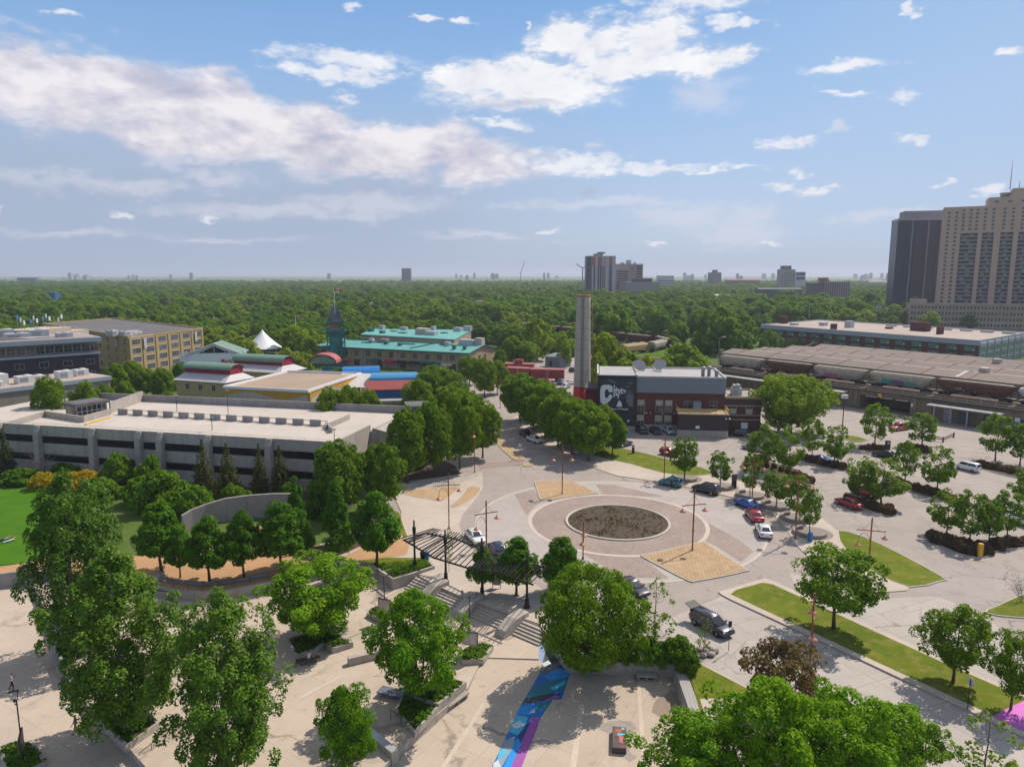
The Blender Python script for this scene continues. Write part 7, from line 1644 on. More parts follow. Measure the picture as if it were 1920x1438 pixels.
# wall with recessed balcony shafts: piers between the shafts, spandrel above and below
m = MB(); xs = [0]+[v for c in cols for v in c]+[L]
for i in range(0, len(xs), 2): m.box(xs[i], 0, zr0, xs[i+1], 2.2, zr1)
m.box(0,0,0,L,2.2,zr0); m.box(0,0,zr1,L,2.2,z1-.0); bd.part('wall', m, PNK)
bd.part('core', MB().box(.2,2.205,0,L,d_,z1-.2), PNK); bd.part('upper_block', MB().box(xa,.4,z1+.004,L,d_-2,z2), PNK); bd.part('penthouse', MB().box(xb,3,z2+.004,L,d_-4,z3), PNK)
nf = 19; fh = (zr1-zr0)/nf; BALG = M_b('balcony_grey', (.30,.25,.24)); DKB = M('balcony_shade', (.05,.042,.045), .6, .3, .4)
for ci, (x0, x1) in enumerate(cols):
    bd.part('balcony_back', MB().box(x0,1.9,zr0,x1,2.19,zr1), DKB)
    for k in range(nf):
        zz = zr0+k*fh; r = random.random(); m = MB().box(x0+.05,.3,zz,x1-.05,1.88,zz+.22); m.box(x0+.05,.25,zz+.222,x1-.05,.33,zz+1.1, 1); m.box(x0+(x1-x0)*(.15+.5*r),1.5,zz+.25,x0+(x1-x0)*(.4+.5*r),1.88,zz+fh-.4, 2 if r > .3 else 1)
        if ci < 5: bd.part('balcony', m, [BALG, BALG, M_b('balcony_screen', (.30,.26,.26))]) if ci*nf+k < 96 else bd.extra.setdefault(('balcony','x'), (m.mesh('balcony', [BALG, BALG, M_b('balcony_screen', None)]), MB()))[1].__class__
wm = winmesh(1.7,1.6,2,1,FRB); wm3 = winmesh(2.4,1.5,2,1,FRB, GV)
for u in (1766,1780,1793,1806,1818,1833,1848,1868,1884,1902):
    for k in range(24 if u < 1785 else 7):
        zz = (zr1+2.0+k*fh*.95) if u > 1785 else (zr0+k*(z1-zr0-3)/24+1)
        if zz < z1-2: bd.win(wm, tx(u), -.01, zz)
for i in range(5): bd.win(wm3, xa+5+8*i, .39, z2-4.0, name='penthouse_window')
bd.part('roof_drum', MB().lathe([(3,0),(3,2.2),(3.6,2.6),(3.6,3.4)], (xb-4,8,z2), 16), STEEL_G)
for u, vt in ((1876,296),(1893,336),(1917,318)): x = tx(u); h = zat(525,vt)-z3; m = MB().tube([(x,10,z3),(x,10,z3+h*.6),(x,10,z3+h)], [.35,.25,.06], 5); bd.part('mast', m, STEEL_G)
bd.extra = {k: v for k, v in bd.extra.items() if k[1] != 'x'}; bd.done()
a2_, b2_ = at(1702,620,500), at(2000,620,470); a2_.z = b2_.z = 0
bd = B('grand_hotel_wing','ornate pinkish stone base block in front of the tall apartment tower', a2_, b2_); L = bd.L; zt = zat(490,570)
PST = M_b('pink_stone', (.46,.325,.26)); bd.part('wall', MB().box(0,0,0,L,12,zt), PST)
for z in (zt-.4, zt-4.2, zt-8.0): bd.part('cornice', MB().box(-.4,-.5,z,L+.4,-.003,z+.5), PST)
bd.part('corner_pavilion', MB().box(tx(1712,bd),2,zt+.003,tx(1740,bd),10,zt+3.0), PST); wmS = winmesh(1.3,1.9,1,2,FRB)
for r in range(4):
    for i in range(22):
        x = L*(i+.6)/22
        for s in (-1,1): bd.win(wmS, x+s*1.0, -.01, zt-3.6-3.9*r) if zt-3.6-3.9*r > 0 else 0
bd.done()
a_, b_ = at(1669,620,600), at(1764,620,590); a_.z = b_.z = 0
bd = B('glass_tower','dark blue-grey tower of balconies left of the tan tower', a_, b_, 'tower'); L = bd.L; zt = zat(595,410); NAVY = M('navy_glass', (.016,.028,.07), .35, .3, .3, 0, .3)
bd.part('core', MB().box(0,1.6,0,L,24,zt), NAVY); bd.part('roof_band', MB().box(-.2,-.1,zt-1.2,L+.2,24.2,zt+.4), STEEL_G); bd.part('penthouse', MB().box(L*.12,3,zt+.404,L*.98,20,zt+6.5), M_b('grey_penthouse', (.30,.28,.29)))
nf = 27; fh = zt/nf; SL = M_b('slab_grey', (.04,.055,.11)); k_ = 0
for (f0, f1) in ((.02,.18),(.36,.58),(.60,.78)):
    for k in range(nf):
        m = MB().box(L*f0,.2,k*fh+.2,L*f1,1.598,k*fh+.5); m.box(L*f0,.15,k*fh+.502,L*f1,.22,k*fh+1.4, 1); bd.part('balcony', m, [SL, NAVY])
for f in (.28,.59,.86): bd.part('fin', MB().box(L*f-.5,-.4,0,L*f+.5,1.597,zt-1.3), M_b('pale_fin', (.17,.19,.25)))
for f in (.19,.35,.79,.97): bd.part('fin', MB().box(L*f-.25,.0,0,L*f+.25,1.597,zt-1.3), SL)
# colour striped tower and neighbours
D = 900
SUBURB = []
def simple(name, label, u0, u1, vt, D, depth, mats, z0=0, cat='building', group=None, yaw=0):
    a, b = at(u0,600,D), at(u1,600,D-yaw); a.z = b.z = 0; bd = B(name, label, a, b, cat, group); h = zat(D,vt); bd.h = h; bd.part('wall', MB().box(0,0,0,bd.L,depth,h), mats); return bd
bd = simple('striped_tower','tall tower with white, navy and salmon vertical stripes', 1107,1152,480,900,28,M_b('white_panel', (.46,.44,.46)),cat='tower'); L = bd.L; h = bd.h
bd.part('side_wall', MB().add([(-5.5,8,0),(-.02,0,0),(-.02,0,h),(-5.5,8,h),(-5.5,28,0),(-5.5,28,h),(-.02,28,0),(-.02,28,h)], [(0,1,2,3),(4,0,3,5),(6,4,5,7),(3,2,7,5)]), NAVY)
SAL = M_b('salmon_panel', (.42,.115,.09)); NV = M('navy_panel', (.03,.04,.075), .5, .1, 1)
for f0, f1, c in ((0,.035,SAL),(.10,.16,NV),(.27,.33,NV),(.36,.42,NV),(.45,.52,M_b('hoist_orange', (.30,.10,.04))),(.55,.58,NV),(.73,.86,NV)):
    bd.part('stripe', MB().box(L*f0,-.25,0,L*f1,-.003,h-12), c)
for f0, f1 in ((0,.09),(.10,.16),(.27,.44),(.54,.58),(.73,.86)): bd.part('salmon_panel', MB().box(L*f0,-.28,h-12,L*f1,-.004,h-1), SAL)
bd.part('roof_house', MB().box(L*.15,6,h,L*.5,20,h+3).box(L*.3,8,h+3.002,L*.6,18,h+5), M_b('green_roof_house', (.18,.22,.17)))
bd.part('slab_edges', (lambda m: [m.box(L*.73,-.35,4+3.2*i,L*.86,-.29,4.3+3.2*i) for i in range(int((h-14)/3.2))] and m)(MB()), M_b('white_panel', None))
bd = simple('apartment_block','pink-grey apartment block right of the striped tower', 1153,1203,495,940,24,M_b('pink_panel', (.38,.28,.27))); L = bd.L; h = bd.h
for f0, f1, zz in ((.03,.45,h-8),(.76,.97,h-2)):
    m = MB()
    for i in range(12): m.box(L*f0,-.3,zz-3.2*i-2.6,L*f1,-.003,zz-3.2*i-.8)
    bd.part('window_band', m, NAVY)
bd.part('roof_house', MB().box(L*.42,5,h,L*.58,14,h+5).box(L*.2,5,h,L*.32,12,h+2).box(L*.68,5,h,L*.76,12,h+2), HVAC)
m = MB()
for i in range(7):
    for k in range(14): m.box(L*(.5+.035*i),-.1,6+3.1*k,L*(.515+.035*i),-.003,7.6+3.1*k)
bd.part('window_slots', m, NAVY)
bd = simple('parking_structure','five level open parkade in front of the pink-grey block', 1172,1234,529,870,26,M_b('parkade_grey', (.30,.26,.26)),yaw=-6); L = bd.L; h = bd.h; m = MB()
for k in range(5):
    for i in range(10): m.box(L*(i+.12)/10,-.1,1+3.4*k,L*(i+.88)/10,-.003,2.9+3.4*k)
bd.part('openings', m, ROOFD); bd.part('dark_top_block', MB().box(L*.28,4,h,L*.82,16,h+4.5), M_b('dark_block', (.12,.10,.11)))
bd = simple('office_block','pale banded office block on the skyline, right of the parkade', 1232,1261,517,1500,20,M_b('pale_panel', (.46,.48,.5))); m = MB()
for k in range(5): m.box(0,-.2,3+5*k,bd.L,-.003,5+5*k)
bd.part('window_band', m, NAVY)
bd = simple('apartment_block','dark brown slab block on the skyline, right of centre', 1328,1349,511,1700,20,M_b('brown_block', (.16,.12,.13))); bd.part('roof_house', MB().box(bd.L*.3,4,bd.h,bd.L*.7,14,bd.h+6), M_b('brown_block', None))
bd = simple('apartment_block','tan slab tower with a dark roof block at right of centre', 1460,1486,505,1250,20,M_b('tan_block', (.34,.27,.25))); m = MB()
for k in range(12):
    for i in range(6): m.box(bd.L*(i+.25)/6,-.2,2+3.3*k,bd.L*(i+.7)/6,-.003,3.6+3.3*k)
bd.part('window_slots', m, NAVY); bd.part('roof_house', MB().box(bd.L*.15,3,bd.h,bd.L*.75,16,bd.h+6), M_b('dark_block', None))
bd = simple('office_block','white and dark block just right of the tan slab tower', 1488,1505,510,1300,16,M_b('pale_panel', None)); bd.part('window_band', MB().box(0,-.2,bd.h-14,bd.L,-.003,bd.h-9).box(0,-.2,bd.h-6,bd.L,-.003,bd.h-1), NAVY)
bd = simple('apartment_block','brown and pale gridded mid-rise among trees left of the dark tower', 1543,1589,528,760,18,M_b('pale_grid_block', (.36,.30,.28))); L = bd.L; m = MB()
for i in range(11): m.box(L*(i+.2)/11,-.2,1,L*(i+.75)/11,-.003,bd.h-1)
bd.part('window_strips', m, M_b('brown_block', None)); bd.part('side_block', MB().box(-14,2,0,-.01,16,bd.h-1.5), M_b('brown_block', None)); bd.part('roof_house', MB().box(-3,4,bd.h,5,12,bd.h+4), M_b('orange_brown_block', (.30,.13,.08)))
bd = simple('apartment_block','lone dark slab block rising on the left of centre skyline', 755,772,503,2300,20,M_b('grey_block', (.20,.19,.21))); m = MB()
for k in range(12): m.box(1,-.3,4+4.4*k,bd.L-1,-.003,6.4+4.4*k)
bd.part('window_band', m, NAVY)
bd = simple('hoarding_tower','narrow bright blue block above the trees at left', 91,107,549,640,8,M('bright_blue_panel', (.02,.11,.26), .5, .12, 1)); bd.part('dark_side', MB().box(-2.2,1,0,-.01,8,bd.h-.5), M_b('grey_block', None))
for lb, (u0, u1, vt, vb, Dd, c) in {'red roofed shop in the trees at the far left':(14,28,558,566,900,(.35,.08,.05)),'white shop beside the red roofed one at the far left':(30,58,559,566,880,(.5,.48,.46)),'orange and white shop above the trees, left':(225,243,552,562,1000,(.42,.17,.08)),'grey flat roofed shop above the trees, left':(246,292,557,565,960,(.36,.33,.32)),
      'long pale roofed house behind the market, left part':(695,722,566,574,620,(.30,.27,.25)),'long pale roofed building behind the market, right part':(757,806,560,570,660,(.30,.25,.22)),'small white building right of centre woods':(905,935,548,556,1100,(.34,.33,.32)),'long grey roofed hall right of the striped tower':(1288,1375,552,562,800,(.36,.38,.40)),'dark low block in the trees before the brown mid-rise':(1420,1500,540,552,820,(.10,.11,.12)),
      'reddish low block far behind the elm':(1360,1420,524,532,1500,(.28,.14,.11)),'white low building at the far right woods':(1625,1668,527,534,1400,(.5,.5,.52)),'red topped shop among the left woods':(128,140,549,556,1050,(.4,.10,.08)),'pale long building on the left of centre skyline':(40,75,520,526,2200,(.12,.16,.22))}.items():
    h = zat(Dd,vt); a, b = at(u0,600,Dd), at(u1,600,Dd); a.z = b.z = 0; bd = B('low_building', lb, a, b); Lb = bd.L
    bd.part('wall', MB().box(0,0,0,Lb,14,h-1.5), M_b('wall_%s' % lb.split()[0], c)); bd.part('roof', MB().add([(-.5,-.5,h-1.5),(Lb+.5,-.5,h-1.5),(Lb+.5,7,h),(-.5,7,h),(Lb+.5,14.5,h-1.5),(-.5,14.5,h-1.5)], [(0,1,2,3),(3,2,4,5),(1,4,2),(0,3,5)]), M_b('roof_%s' % lb.split()[-1], sc3(c, 1.15)))
rng = np.random.default_rng(77)
for (u0, u1, n) in ((130,178,5),(245,292,3),(310,375,3),(618,630,2),(852,880,3),(888,935,5),(1008,1050,3),(1270,1330,4),(1376,1450,4),(1560,1665,9)):
    for i in range(n):
        u = rng.uniform(u0, u1); Dd = rng.uniform(3200, 5200); w = rng.uniform(3,7)*pxm(Dd); h = zat(Dd, 516-rng.uniform(-2,4)); a = at(u,560,Dd)
        MB().prism([(-w/2,-10),(w/2,-10),(w/2,10),(-w/2,10)], 0, max(12, h)).prism([(-w/6,-4),(w/6,-4),(w/6,4),(-w/6,4)], max(12,h)+.01, max(12,h)+4).build('distant_block', M_b('hazy_block_%d' % (i % 3) if 0 else ('pale','grey','dull')[i % 3]+'_hazy_block', ((.34,.33,.34),(.24,.23,.25),(.2,.2,.22))[i % 3]), None, (a.x,a.y,0), label='small apartment block far away on the hazy skyline', cat='building', group='blocks on the hazy skyline')
for i in range(26):
    Dd = 620+i*70; u = rng.uniform(-20, 1640); w_, d__, h = rng.uniform(14,34), rng.uniform(10,16), rng.uniform(8.5,12); p = at(u,560,Dd); c_ = ('pale','brown','grey')[i % 3]; m = MB().box(-w_/2,0,0,w_/2,d__,h-2); m.add([(-w_/2-.5,-.5,h-2),(w_/2+.5,-.5,h-2),(w_/2+.5,d__/2,h),(-w_/2-.5,d__/2,h),(w_/2+.5,d__+.5,h-2),(-w_/2-.5,d__+.5,h-2)], [(0,1,2,3),(3,2,4,5),(1,4,2),(0,3,5)], 1)
    if not (1060 < u < 1300 and Dd < 1000): m.build('low_building', [M_b('suburb_%s_wall' % c_, ((.36,.33,.30),(.22,.12,.09),(.25,.25,.26))[i % 3]), M_b('suburb_%s_roof' % c_, ((.40,.38,.36),(.26,.20,.17),(.30,.30,.31))[i % 3])], None, (p.x,p.y,0), rng.uniform(-.5,.5), label='low roof half buried in the wooded suburbs', cat='building', group='low roofs in the wooded suburbs'); SUBURB.append((p.x,p.y))
def crane(label, u, vt, vj, Dd, uj, vtj):
    p = at(u,600,Dd); p.z = 0; h = zat(Dd, vt); t = thing('tower_crane', label, 'crane', p); MB().beam((0,0,0),(0,0,h),1.4,1.4).build('mast', STEEL_G, t, (0,0,0)); q = at(uj, vtj, Dd); MB().beam((0,0,h),(q.x-p.x,0,q.z),1.1,1.1).build('jib', STEEL_G, t, (0,0,0)); MB().beam((0,0,h),(-(q.x-p.x)*.25,0,h+1.5),1.4,1.4).build('counter_jib', STEEL_G, t, (0,0,0))
crane('luffing crane rising over the woods left of the chimney', 976,512,0,1600,984,490); crane('tower crane with a slanting jib beside the striped tower', 1091,503,0,960,1080,495)
# cobra lamps of the street behind the chimney
for u, v, vt, lb in ((1131,600,557,'tall street light behind the chimney'),(1227,640,586,'curved street light left of the big dark trees'),(1241,662,620,'street light beside the orange-buff hopper wagon'),(1348,655,632,'bare pole at the left end of the train shed'),(1208,660,622,'street light with an orange lamp on the embankment road')):
    Yd = {1131:480,1227:400,1241:310,1348:250,1208:360}[u]; p = at(u,v,Yd); p.z = 0; h = zat(Yd,vt); t = thing('street_light', lb, 'street light', p, RAD(15), 'pale street lights near the railway'); MB().tube([(0,0,0),(0,0,h-1.5),(.4,0,h-.3),(1.6,0,h)], [.15,.11,.09,.07], 6).build('post', STEEL_G, t, (0,0,0)); MB().box(1.4,-.2,h-.1,2.4,.2,h+.12).build('lamp_head', WHITE, t, (0,0,0))
# ------------------------------------------------------------------ woods
W = lambda key, lab, u, vb, vt, w, Y, grp='trees between the market and the railway': tree_px(key, 'tree', lab, 'tree', u, vb, vt, w, 0, grp, base=Vector((at(u,vb,Y).x, Y, 0)))
for a in (('light_woodland_tree','round light green tree before the grass bank',1008,665,598,62,300),('light_woodland_tree','narrow light green tree left of the chimney',1057,680,628,34,280),('light_woodland_tree','bright bush mass directly right of the chimney',1130,720,628,70,215),('light_woodland_tree','bright spreading bush below the orange-buff wagon',1170,715,655,80,212),
          ('light_woodland_tree','bright bush between chimney and broadcaster roof',1118,730,665,44,205),('light_woodland_tree','large yellow-green tree behind the right satellite dish',1275,720,648,92,215),('light_woodland_tree','low trees behind the left satellite dish',1215,720,668,64,205),('light_woodland_tree','small tree left of the large yellow-green one',1245,715,672,40,210),('light_woodland_tree','small tree at the left end of the broadcaster roof',1108,728,692,30,190),
          ('woodland_tree','big dark tree left of the train shed',1345,660,572,88,330),('woodland_tree','tall dark tree beside the big dark one',1390,660,590,60,335),('woodland_tree','rounded tree at the left corner of the brown building',1420,645,588,50,400),('woodland_tree','tall dense tree right of the chimney top half',1150,650,568,84,345),('woodland_tree','dense tree over the embankment road',1235,650,578,60,380),('light_woodland_tree','pale tree over the embankment road',1268,655,600,44,350),('light_woodland_tree','small tree before the brown building wall',1490,660,634,24,345)):
    W(*a)
for u,v,vt,w,Y,lab in ((95,790,706,62,152,'dark round tree before the service block wall'),(120,790,752,44,150,'small tree at the foot of the service block'),(165,785,716,56,160,'light tree behind the left lift kiosk'),(195,785,722,50,165,'tree right of the left lift kiosk'),(222,770,682,44,190,'tall tree at the end of the service block'),(250,760,676,44,210,'dark tree below the buff brick block corner'),(275,755,690,46,208,'tree between the brick block and the yellow pavilion'),
                     (305,752,690,42,200,'dark round tree left of the yellow pavilion'),(345,735,680,40,225,'tree before the white exhibition building'),(235,760,715,40,185,'light bush by the garage ramp wall'),(315,765,735,40,170,'low bush behind the garage rear wall'),(620,775,726,56,150,'left bush behind the garage rear wall'),(655,775,724,52,151,'middle bush behind the garage rear wall'),(690,775,730,52,150,'right bush behind the garage rear wall'),
                     (640,735,690,50,215,'tree left of the blue barrel roof'),(700,725,694,44,228,'tree between the blue barrel roof and the market'),(745,725,696,46,226,'low tree before the market shops'),(540,700,655,50,262,'tree left of the red canopy'),(510,705,668,50,250,'tree above the farther pavilion'),(570,700,662,44,260,'tree behind the red canopy'),(470,690,640,44,275,'tree left of the white tent'),(480,712,672,40,248,'bush behind the Manitoba building'),(555,680,612,60,300,'bright tree right of the white tent'),(590,680,624,50,292,'tree at the left corner of the market'),(440,670,622,50,330,'tree behind the Manitoba building roof'),(400,660,626,46,340,'tree beside the buff brick block'),(530,670,618,40,320,'small tree just behind the white tent')):
    W('street_tree' if Y < 235 else 'light_woodland_tree', lab, u, v, vt, w, Y, 'trees among the left hand buildings')
FP = []
for b_ in BLD:
    xs, ys = [], []
    for ch in b_.t.children:
        if ch.type == 'MESH':
            for v in ch.data.vertices: xs.append(v.co.x+ch.location.x); ys.append(v.co.y+ch.location.y)
    FP.append((b_.inv.copy(), min(xs), max(xs), min(ys), max(ys), b_.a.y))
CRVP = [(p.x, p.y) for p in crv]
def free(x, y, mrg=4):
    for inv, x0, x1, y0, y1, yy in FP:
        p = inv @ Vector((x, y, 0))
        if x0-mrg < p.x < x1+mrg and y0-mrg*1.5 < p.y < y1+mrg: return False
    for cx, cy in CRVP:
        if abs(cx-x) < 15 and abs(cy-y) < 15 and (cx-x)**2+(cy-y)**2 < 150: return False
    for sx, sy in SUBURB:
        if abs(x-sx) < 22 and -42 < y-sy < 20: return False
    return True
def density(x, y):                          # open lots and lawns stay open
    u = 960+CF*x/y
    if y < 315: return 0
    if 120 < x < 260 and y < 470: return 0
    if u > 1640 and y < 600: return .35 if y > 470 else 0
    if 330 < y < 420 and 60 < x < 125: return .25
    n = math.sin(x*.013+1.3)+math.sin(y*.011+x*.006)+math.sin(x*.031-y*.017+2)*.6
    return 1 if y < 520 else (1 if n > -.9 else .25)
rng = np.random.default_rng(4); pts = []; near = []
def scatter(y0, y1, sp):
    y = y0
    while y < y1:
        s = sp*(1 if y < 700 else (y/700)**.45); x = -.80*y
        while x < .80*y:
            xx, yy = x+rng.uniform(-.45,.45)*s, y+rng.uniform(-.45,.45)*s
            if rng.uniform() < density(xx, yy) and free(xx, yy): pts.append((xx, yy))
            x += s
        y += s*.8
scatter(316, 2600, 11.5)
pts.sort(key=lambda p: p[1])
inview = [p for p in pts if abs(p[0]) < .735*p[1]]
ind = set(inview[:225])
k = 0
for x, y in inview[:225]:
    lt = rng.uniform() < .3; key = 'light_woodland_tree' if lt else 'woodland_tree'; u = 960+CF*x/y
    zone = 'left of the white tent' if u < 470 else 'between the tent and the market tower' if u < 640 else 'behind the turquoise market roof' if u < 900 else 'between the market and the chimney' if u < 1090 else 'beyond the railway bend' if u < 1430 else 'beyond the brown building'
    plant(key, 'woodland_tree', ('pale green' if lt else 'dark green')+' tree in the front of the wood '+zone, 'tree', (x, y, 0), rng.uniform(7.5,10.5) if lt else rng.uniform(9.5,14.5), rng.uniform(9.5,15.5), 'front trees of the wood '+zone)
rest = [p for p in pts if p not in ind]
pc = bpy.data.collections.new('wood_forms')
for key in ('woodland_tree','light_woodland_tree'):
    for me, _ in TREES[key][0]: pc.objects.link(bpy.data.objects.new('wood_form', me))
def wood_stuff(name, P, label_kind='stuff'):
    me = bpy.data.meshes.new(name); me.from_pydata([(x, y, 0) for x, y in P], [], []); o = mobj(name, me); o['kind'] = 'stuff'
    n = len(P); sz = rng.uniform(.6, 1.6, n)*np.where(rng.uniform(0,1,n) < .25, .75, 1); a = me.attributes.new('size', 'FLOAT', 'POINT'); a.data.foreach_set('value', sz.astype(np.float32))
    g = bpy.data.node_groups.new(name, 'GeometryNodeTree'); g.interface.new_socket('Geometry', in_out='INPUT', socket_type='NodeSocketGeometry'); g.interface.new_socket('Geometry', in_out='OUTPUT', socket_type='NodeSocketGeometry')
    N = g.nodes; gi = N.new('NodeGroupInput'); go = N.new('NodeGroupOutput'); ip = N.new('GeometryNodeInstanceOnPoints'); ci = N.new('GeometryNodeCollectionInfo'); ci.inputs['Collection'].default_value = pc; ci.inputs['Separate Children'].default_value = True
    ip.inputs['Pick Instance'].default_value = True; rv = N.new('FunctionNodeRandomValue'); rv.data_type = 'FLOAT_VECTOR'; rv.inputs['Max'].default_value = (0,0,6.283); at_ = N.new('GeometryNodeInputNamedAttribute'); at_.inputs['Name'].default_value = 'size'
    l = g.links.new; l(gi.outputs[0], ip.inputs['Points']); l(ci.outputs[0], ip.inputs['Instance']); l(rv.outputs[0], ip.inputs['Rotation']); l(at_.outputs['Attribute'], ip.inputs['Scale']); l(ip.outputs[0], go.inputs[0])
    md = o.modifiers.new('wood', 'NODES'); md.node_group = g; return o
wood_stuff('far_wood', rest)
# canopy of the prairie suburbs out to the horizon
na, nr = 520, 150; V = []; Fc = []
for j in range(nr):
    r = 2350*(18000/2350)**(j/(nr-1))
    for i in range(na):
        a = (i/(na-1)-.5)*2*.78; rr = r*(1+.006*rng.normal())
        V.append((rr*math.sin(a), rr*math.cos(a), max(2, 8.5+3.2*rng.normal()) if j else 0))
for j in range(nr-1):
    for i in range(na-1): q = j*na+i; Fc.append((q, q+1, q+na+1, q+na))
m = MB(); m.v = V; m.f = Fc; m.m = [0]*len(Fc); m.s = [True]*len(Fc)
m.build('far_wood', M('far_canopy', (.09,.14,.024), .9, .5, .02, big=.0), loc=(0,0,0), kind='stuff')
P = tree_px
# plaza
P('poplar','poplar_tree','tall dark poplar at the far left of the plaza, behind the other two','tree',162,1225,888,178,ZL,'tall poplars on the plaza',var=0,ub=152)
P('poplar','poplar_tree','tall glossy poplar in the concrete planter beside the lower left steps','tree',225,1372,1042,235,ZP,'tall poplars on the plaza',var=1,ub=235)
P('poplar','poplar_tree','tall poplar nearest the camera, its crown cut by the lower picture edge','tree',430,1470,1112,230,ZP,'tall poplars on the plaza',var=2)
P('ash','ash_tree','bright green multi-stemmed ash in the planter behind the seated person','tree',580,1196,1046,215,ZP,'ashes on the plaza',var=0,ub=600)
P('ash','ash_tree','bright green multi-stemmed ash over the walled planter between two benches','tree',798,1320,1112,190,ZP,'ashes on the plaza',var=1,ub=785)
P('ash','ash_tree','small open ash by the metal capped wall at the lower edge','tree',655,1450,1290,125,ZP,'ashes on the plaza',var=2)
P('boxelder','broad_round_tree','broad dense round tree shading the painted ground and concrete wall','tree',1103,1250,1066,205,-.0)
P('small_linden','linden_tree','linden standing between the pergola end and the broad round tree','tree',1052,1112,1006,88,ZS,'lindens along the pergola')
P('small_linden','linden_tree','linden behind the pergola beside the framed notice board','tree',968,1116,1006,85,ZS,'lindens along the pergola')
P('small_linden','linden_tree','smaller yellowing linden showing through the middle of the pergola slats','tree',905,1112,1022,54,ZS,'lindens along the pergola')
P('sapling','sapling_tree','thin staked sapling with few yellow leaves, behind the pergola','sapling',842,1072,988,18,ZS)
# big ashes over the lower right corner
for (u, v, vt, w, l) in ((1310,1510,1345,220,'leftmost of the bright trees filling the lower right edge'),(1440,1540,1290,250,'tallest and nearest of the bright trees filling the lower right edge'),
                         (1575,1520,1300,240,'bright tree in the middle of the lower right clump'),(1690,1450,1330,150,'bright tree at the right end of the lower clump, beside the road')):
    P('ash','ash_tree','ash, '+l,'tree',u,v,vt,w,0,'ashes at the lower right edge')
P('brown_tree','purple_leaved_tree','purple-brown leaved small tree beside the lamp post','tree',1462,1345,1208,165,.1)
P('sapling','sapling_tree','tall open sapling behind the round tree near the grey parked car','sapling',1227,1216,1088,75,.1)
P('sapling','sapling_tree','short leafy sapling on the pavement beside the open-tailgate car','sapling',1319,1228,1156,30,.1)
P('sapling','sapling_tree','thin sparse tree at the lower right picture edge','sapling',1842,1490,1345,110,0)
P('bare_tree','bare_shrub','twiggy almost leafless shrub at the right picture edge','shrub',1918,1130,1062,60,.1)
# median
P('median_tree','median_tree','full round tree on the grass median nearest the roundabout','tree',1573,1178,1026,165,.16,'trees on the grass median',ub=1563,var=0)
P('median_tree','median_tree','open crowned tree in the middle of the grass median','tree',1787,1278,1137,130,.16,'trees on the grass median',var=1)
P('median_tree','median_tree','tree beside the magenta painted paving at the right edge','tree',1895,1330,1187,105,.16,'trees on the grass median',var=0)
# terrace lindens
for (u,vb,vt,w,l) in ((303,1068,940,98,'large dark linden at the left end of the gravel terrace'),(338,1082,985,52,'slim linden behind the stone block on the gravel terrace'),
        (393,1090,970,92,'pointed linden at the gravel terrace rim, in front of the pale wall'),(458,1083,957,78,'thin crowned linden on the middle of the gravel terrace'),
        (528,1071,938,95,'broad linden on the gravel terrace before the curved wall'),(562,1056,950,60,'slim linden beside the stone rubble wall'),
        (706,1062,918,100,'broad linden in the grassy planter above the plaza ramp')):
    P('small_linden','linden_tree',l,'tree',u,vb,vt,w,ZS,'lindens on the gravel terrace')
P('pointed_tree','linden_tree','tall pointed linden in a ring of paving by the rubble wall','tree',633,1048,902,62,ZS,'lindens on the gravel terrace')
P('column_tree','columnar_tree','narrow columnar tree at the right end of the curved concrete wall','tree',558,1000,893,30,.05)
# by the garage
P('street_tree','street_tree','large pale green tree at the corner of the parking garage','tree',640,968,828,105,.05,'trees by the garage corner')
P('street_tree','street_tree','tall upright tree between the garage ramp and the island','tree',720,958,833,78,.05,'trees by the garage corner')
P('shrub','shrub','rounded leafy bush against the left of the garage wall','bush',222,910,850,66,.05,'bushes below the garage')
P('shrub','shrub','blue-green bush against the middle of the garage wall','bush',283,915,850,55,.05,'bushes below the garage')
for u,v,vt,w,l in ((310,955,880,110,'wide yellow-green bush in front of the spruces'),(370,965,912,80,'dark low bush left of the curved wall'),(265,945,895,80,'dark bush behind the lawn poplar'),(185,935,895,90,'low green bush right of the yellow shrubs'),
                 (40,905,878,80,'brownish bush behind the lawn at the left edge'),(120,895,868,60,'dark bush behind the yellow shrubs'),(440,950,905,60,'green bush between the two left spruces'),(545,945,905,50,'bush under the right spruces'),(600,965,905,70,'dark bush under the corner tree')):
    P('shrub','shrub',l,'bush',u,v,vt,w,.05,'bushes below the garage')
P('bare_tree','bare_shrub','pale thin-leaved shrub against the garage wall at left','shrub',75,895,838,70,.05)
for u,v,l in ((85,915,'left yellow shrub beside the lawn'),(125,917,'middle yellow shrub behind the lawn'),(165,912,'right yellow shrub below the garage')):
    P('yellow_shrub','yellow_shrub',l,'shrub',u,v,v-30,58,.05,'yellow shrubs behind the lawn')
for u,v,vt,w,l in ((13,892,804,46,'spruce at the far left picture edge'),(385,938,824,52,'leftmost of the five spruces before the garage'),(430,938,831,52,'brownish leaning spruce, second of the five before the garage'),
                 (489,930,832,38,'slim middle spruce of the five before the garage'),(527,930,835,46,'fourth spruce of the five before the garage'),(568,915,835,40,'rightmost spruce of the five, half behind the corner tree')):
    P('spruce','spruce_tree',l,'spruce',u,v,vt,w,.05,'spruces in front of the parking garage')
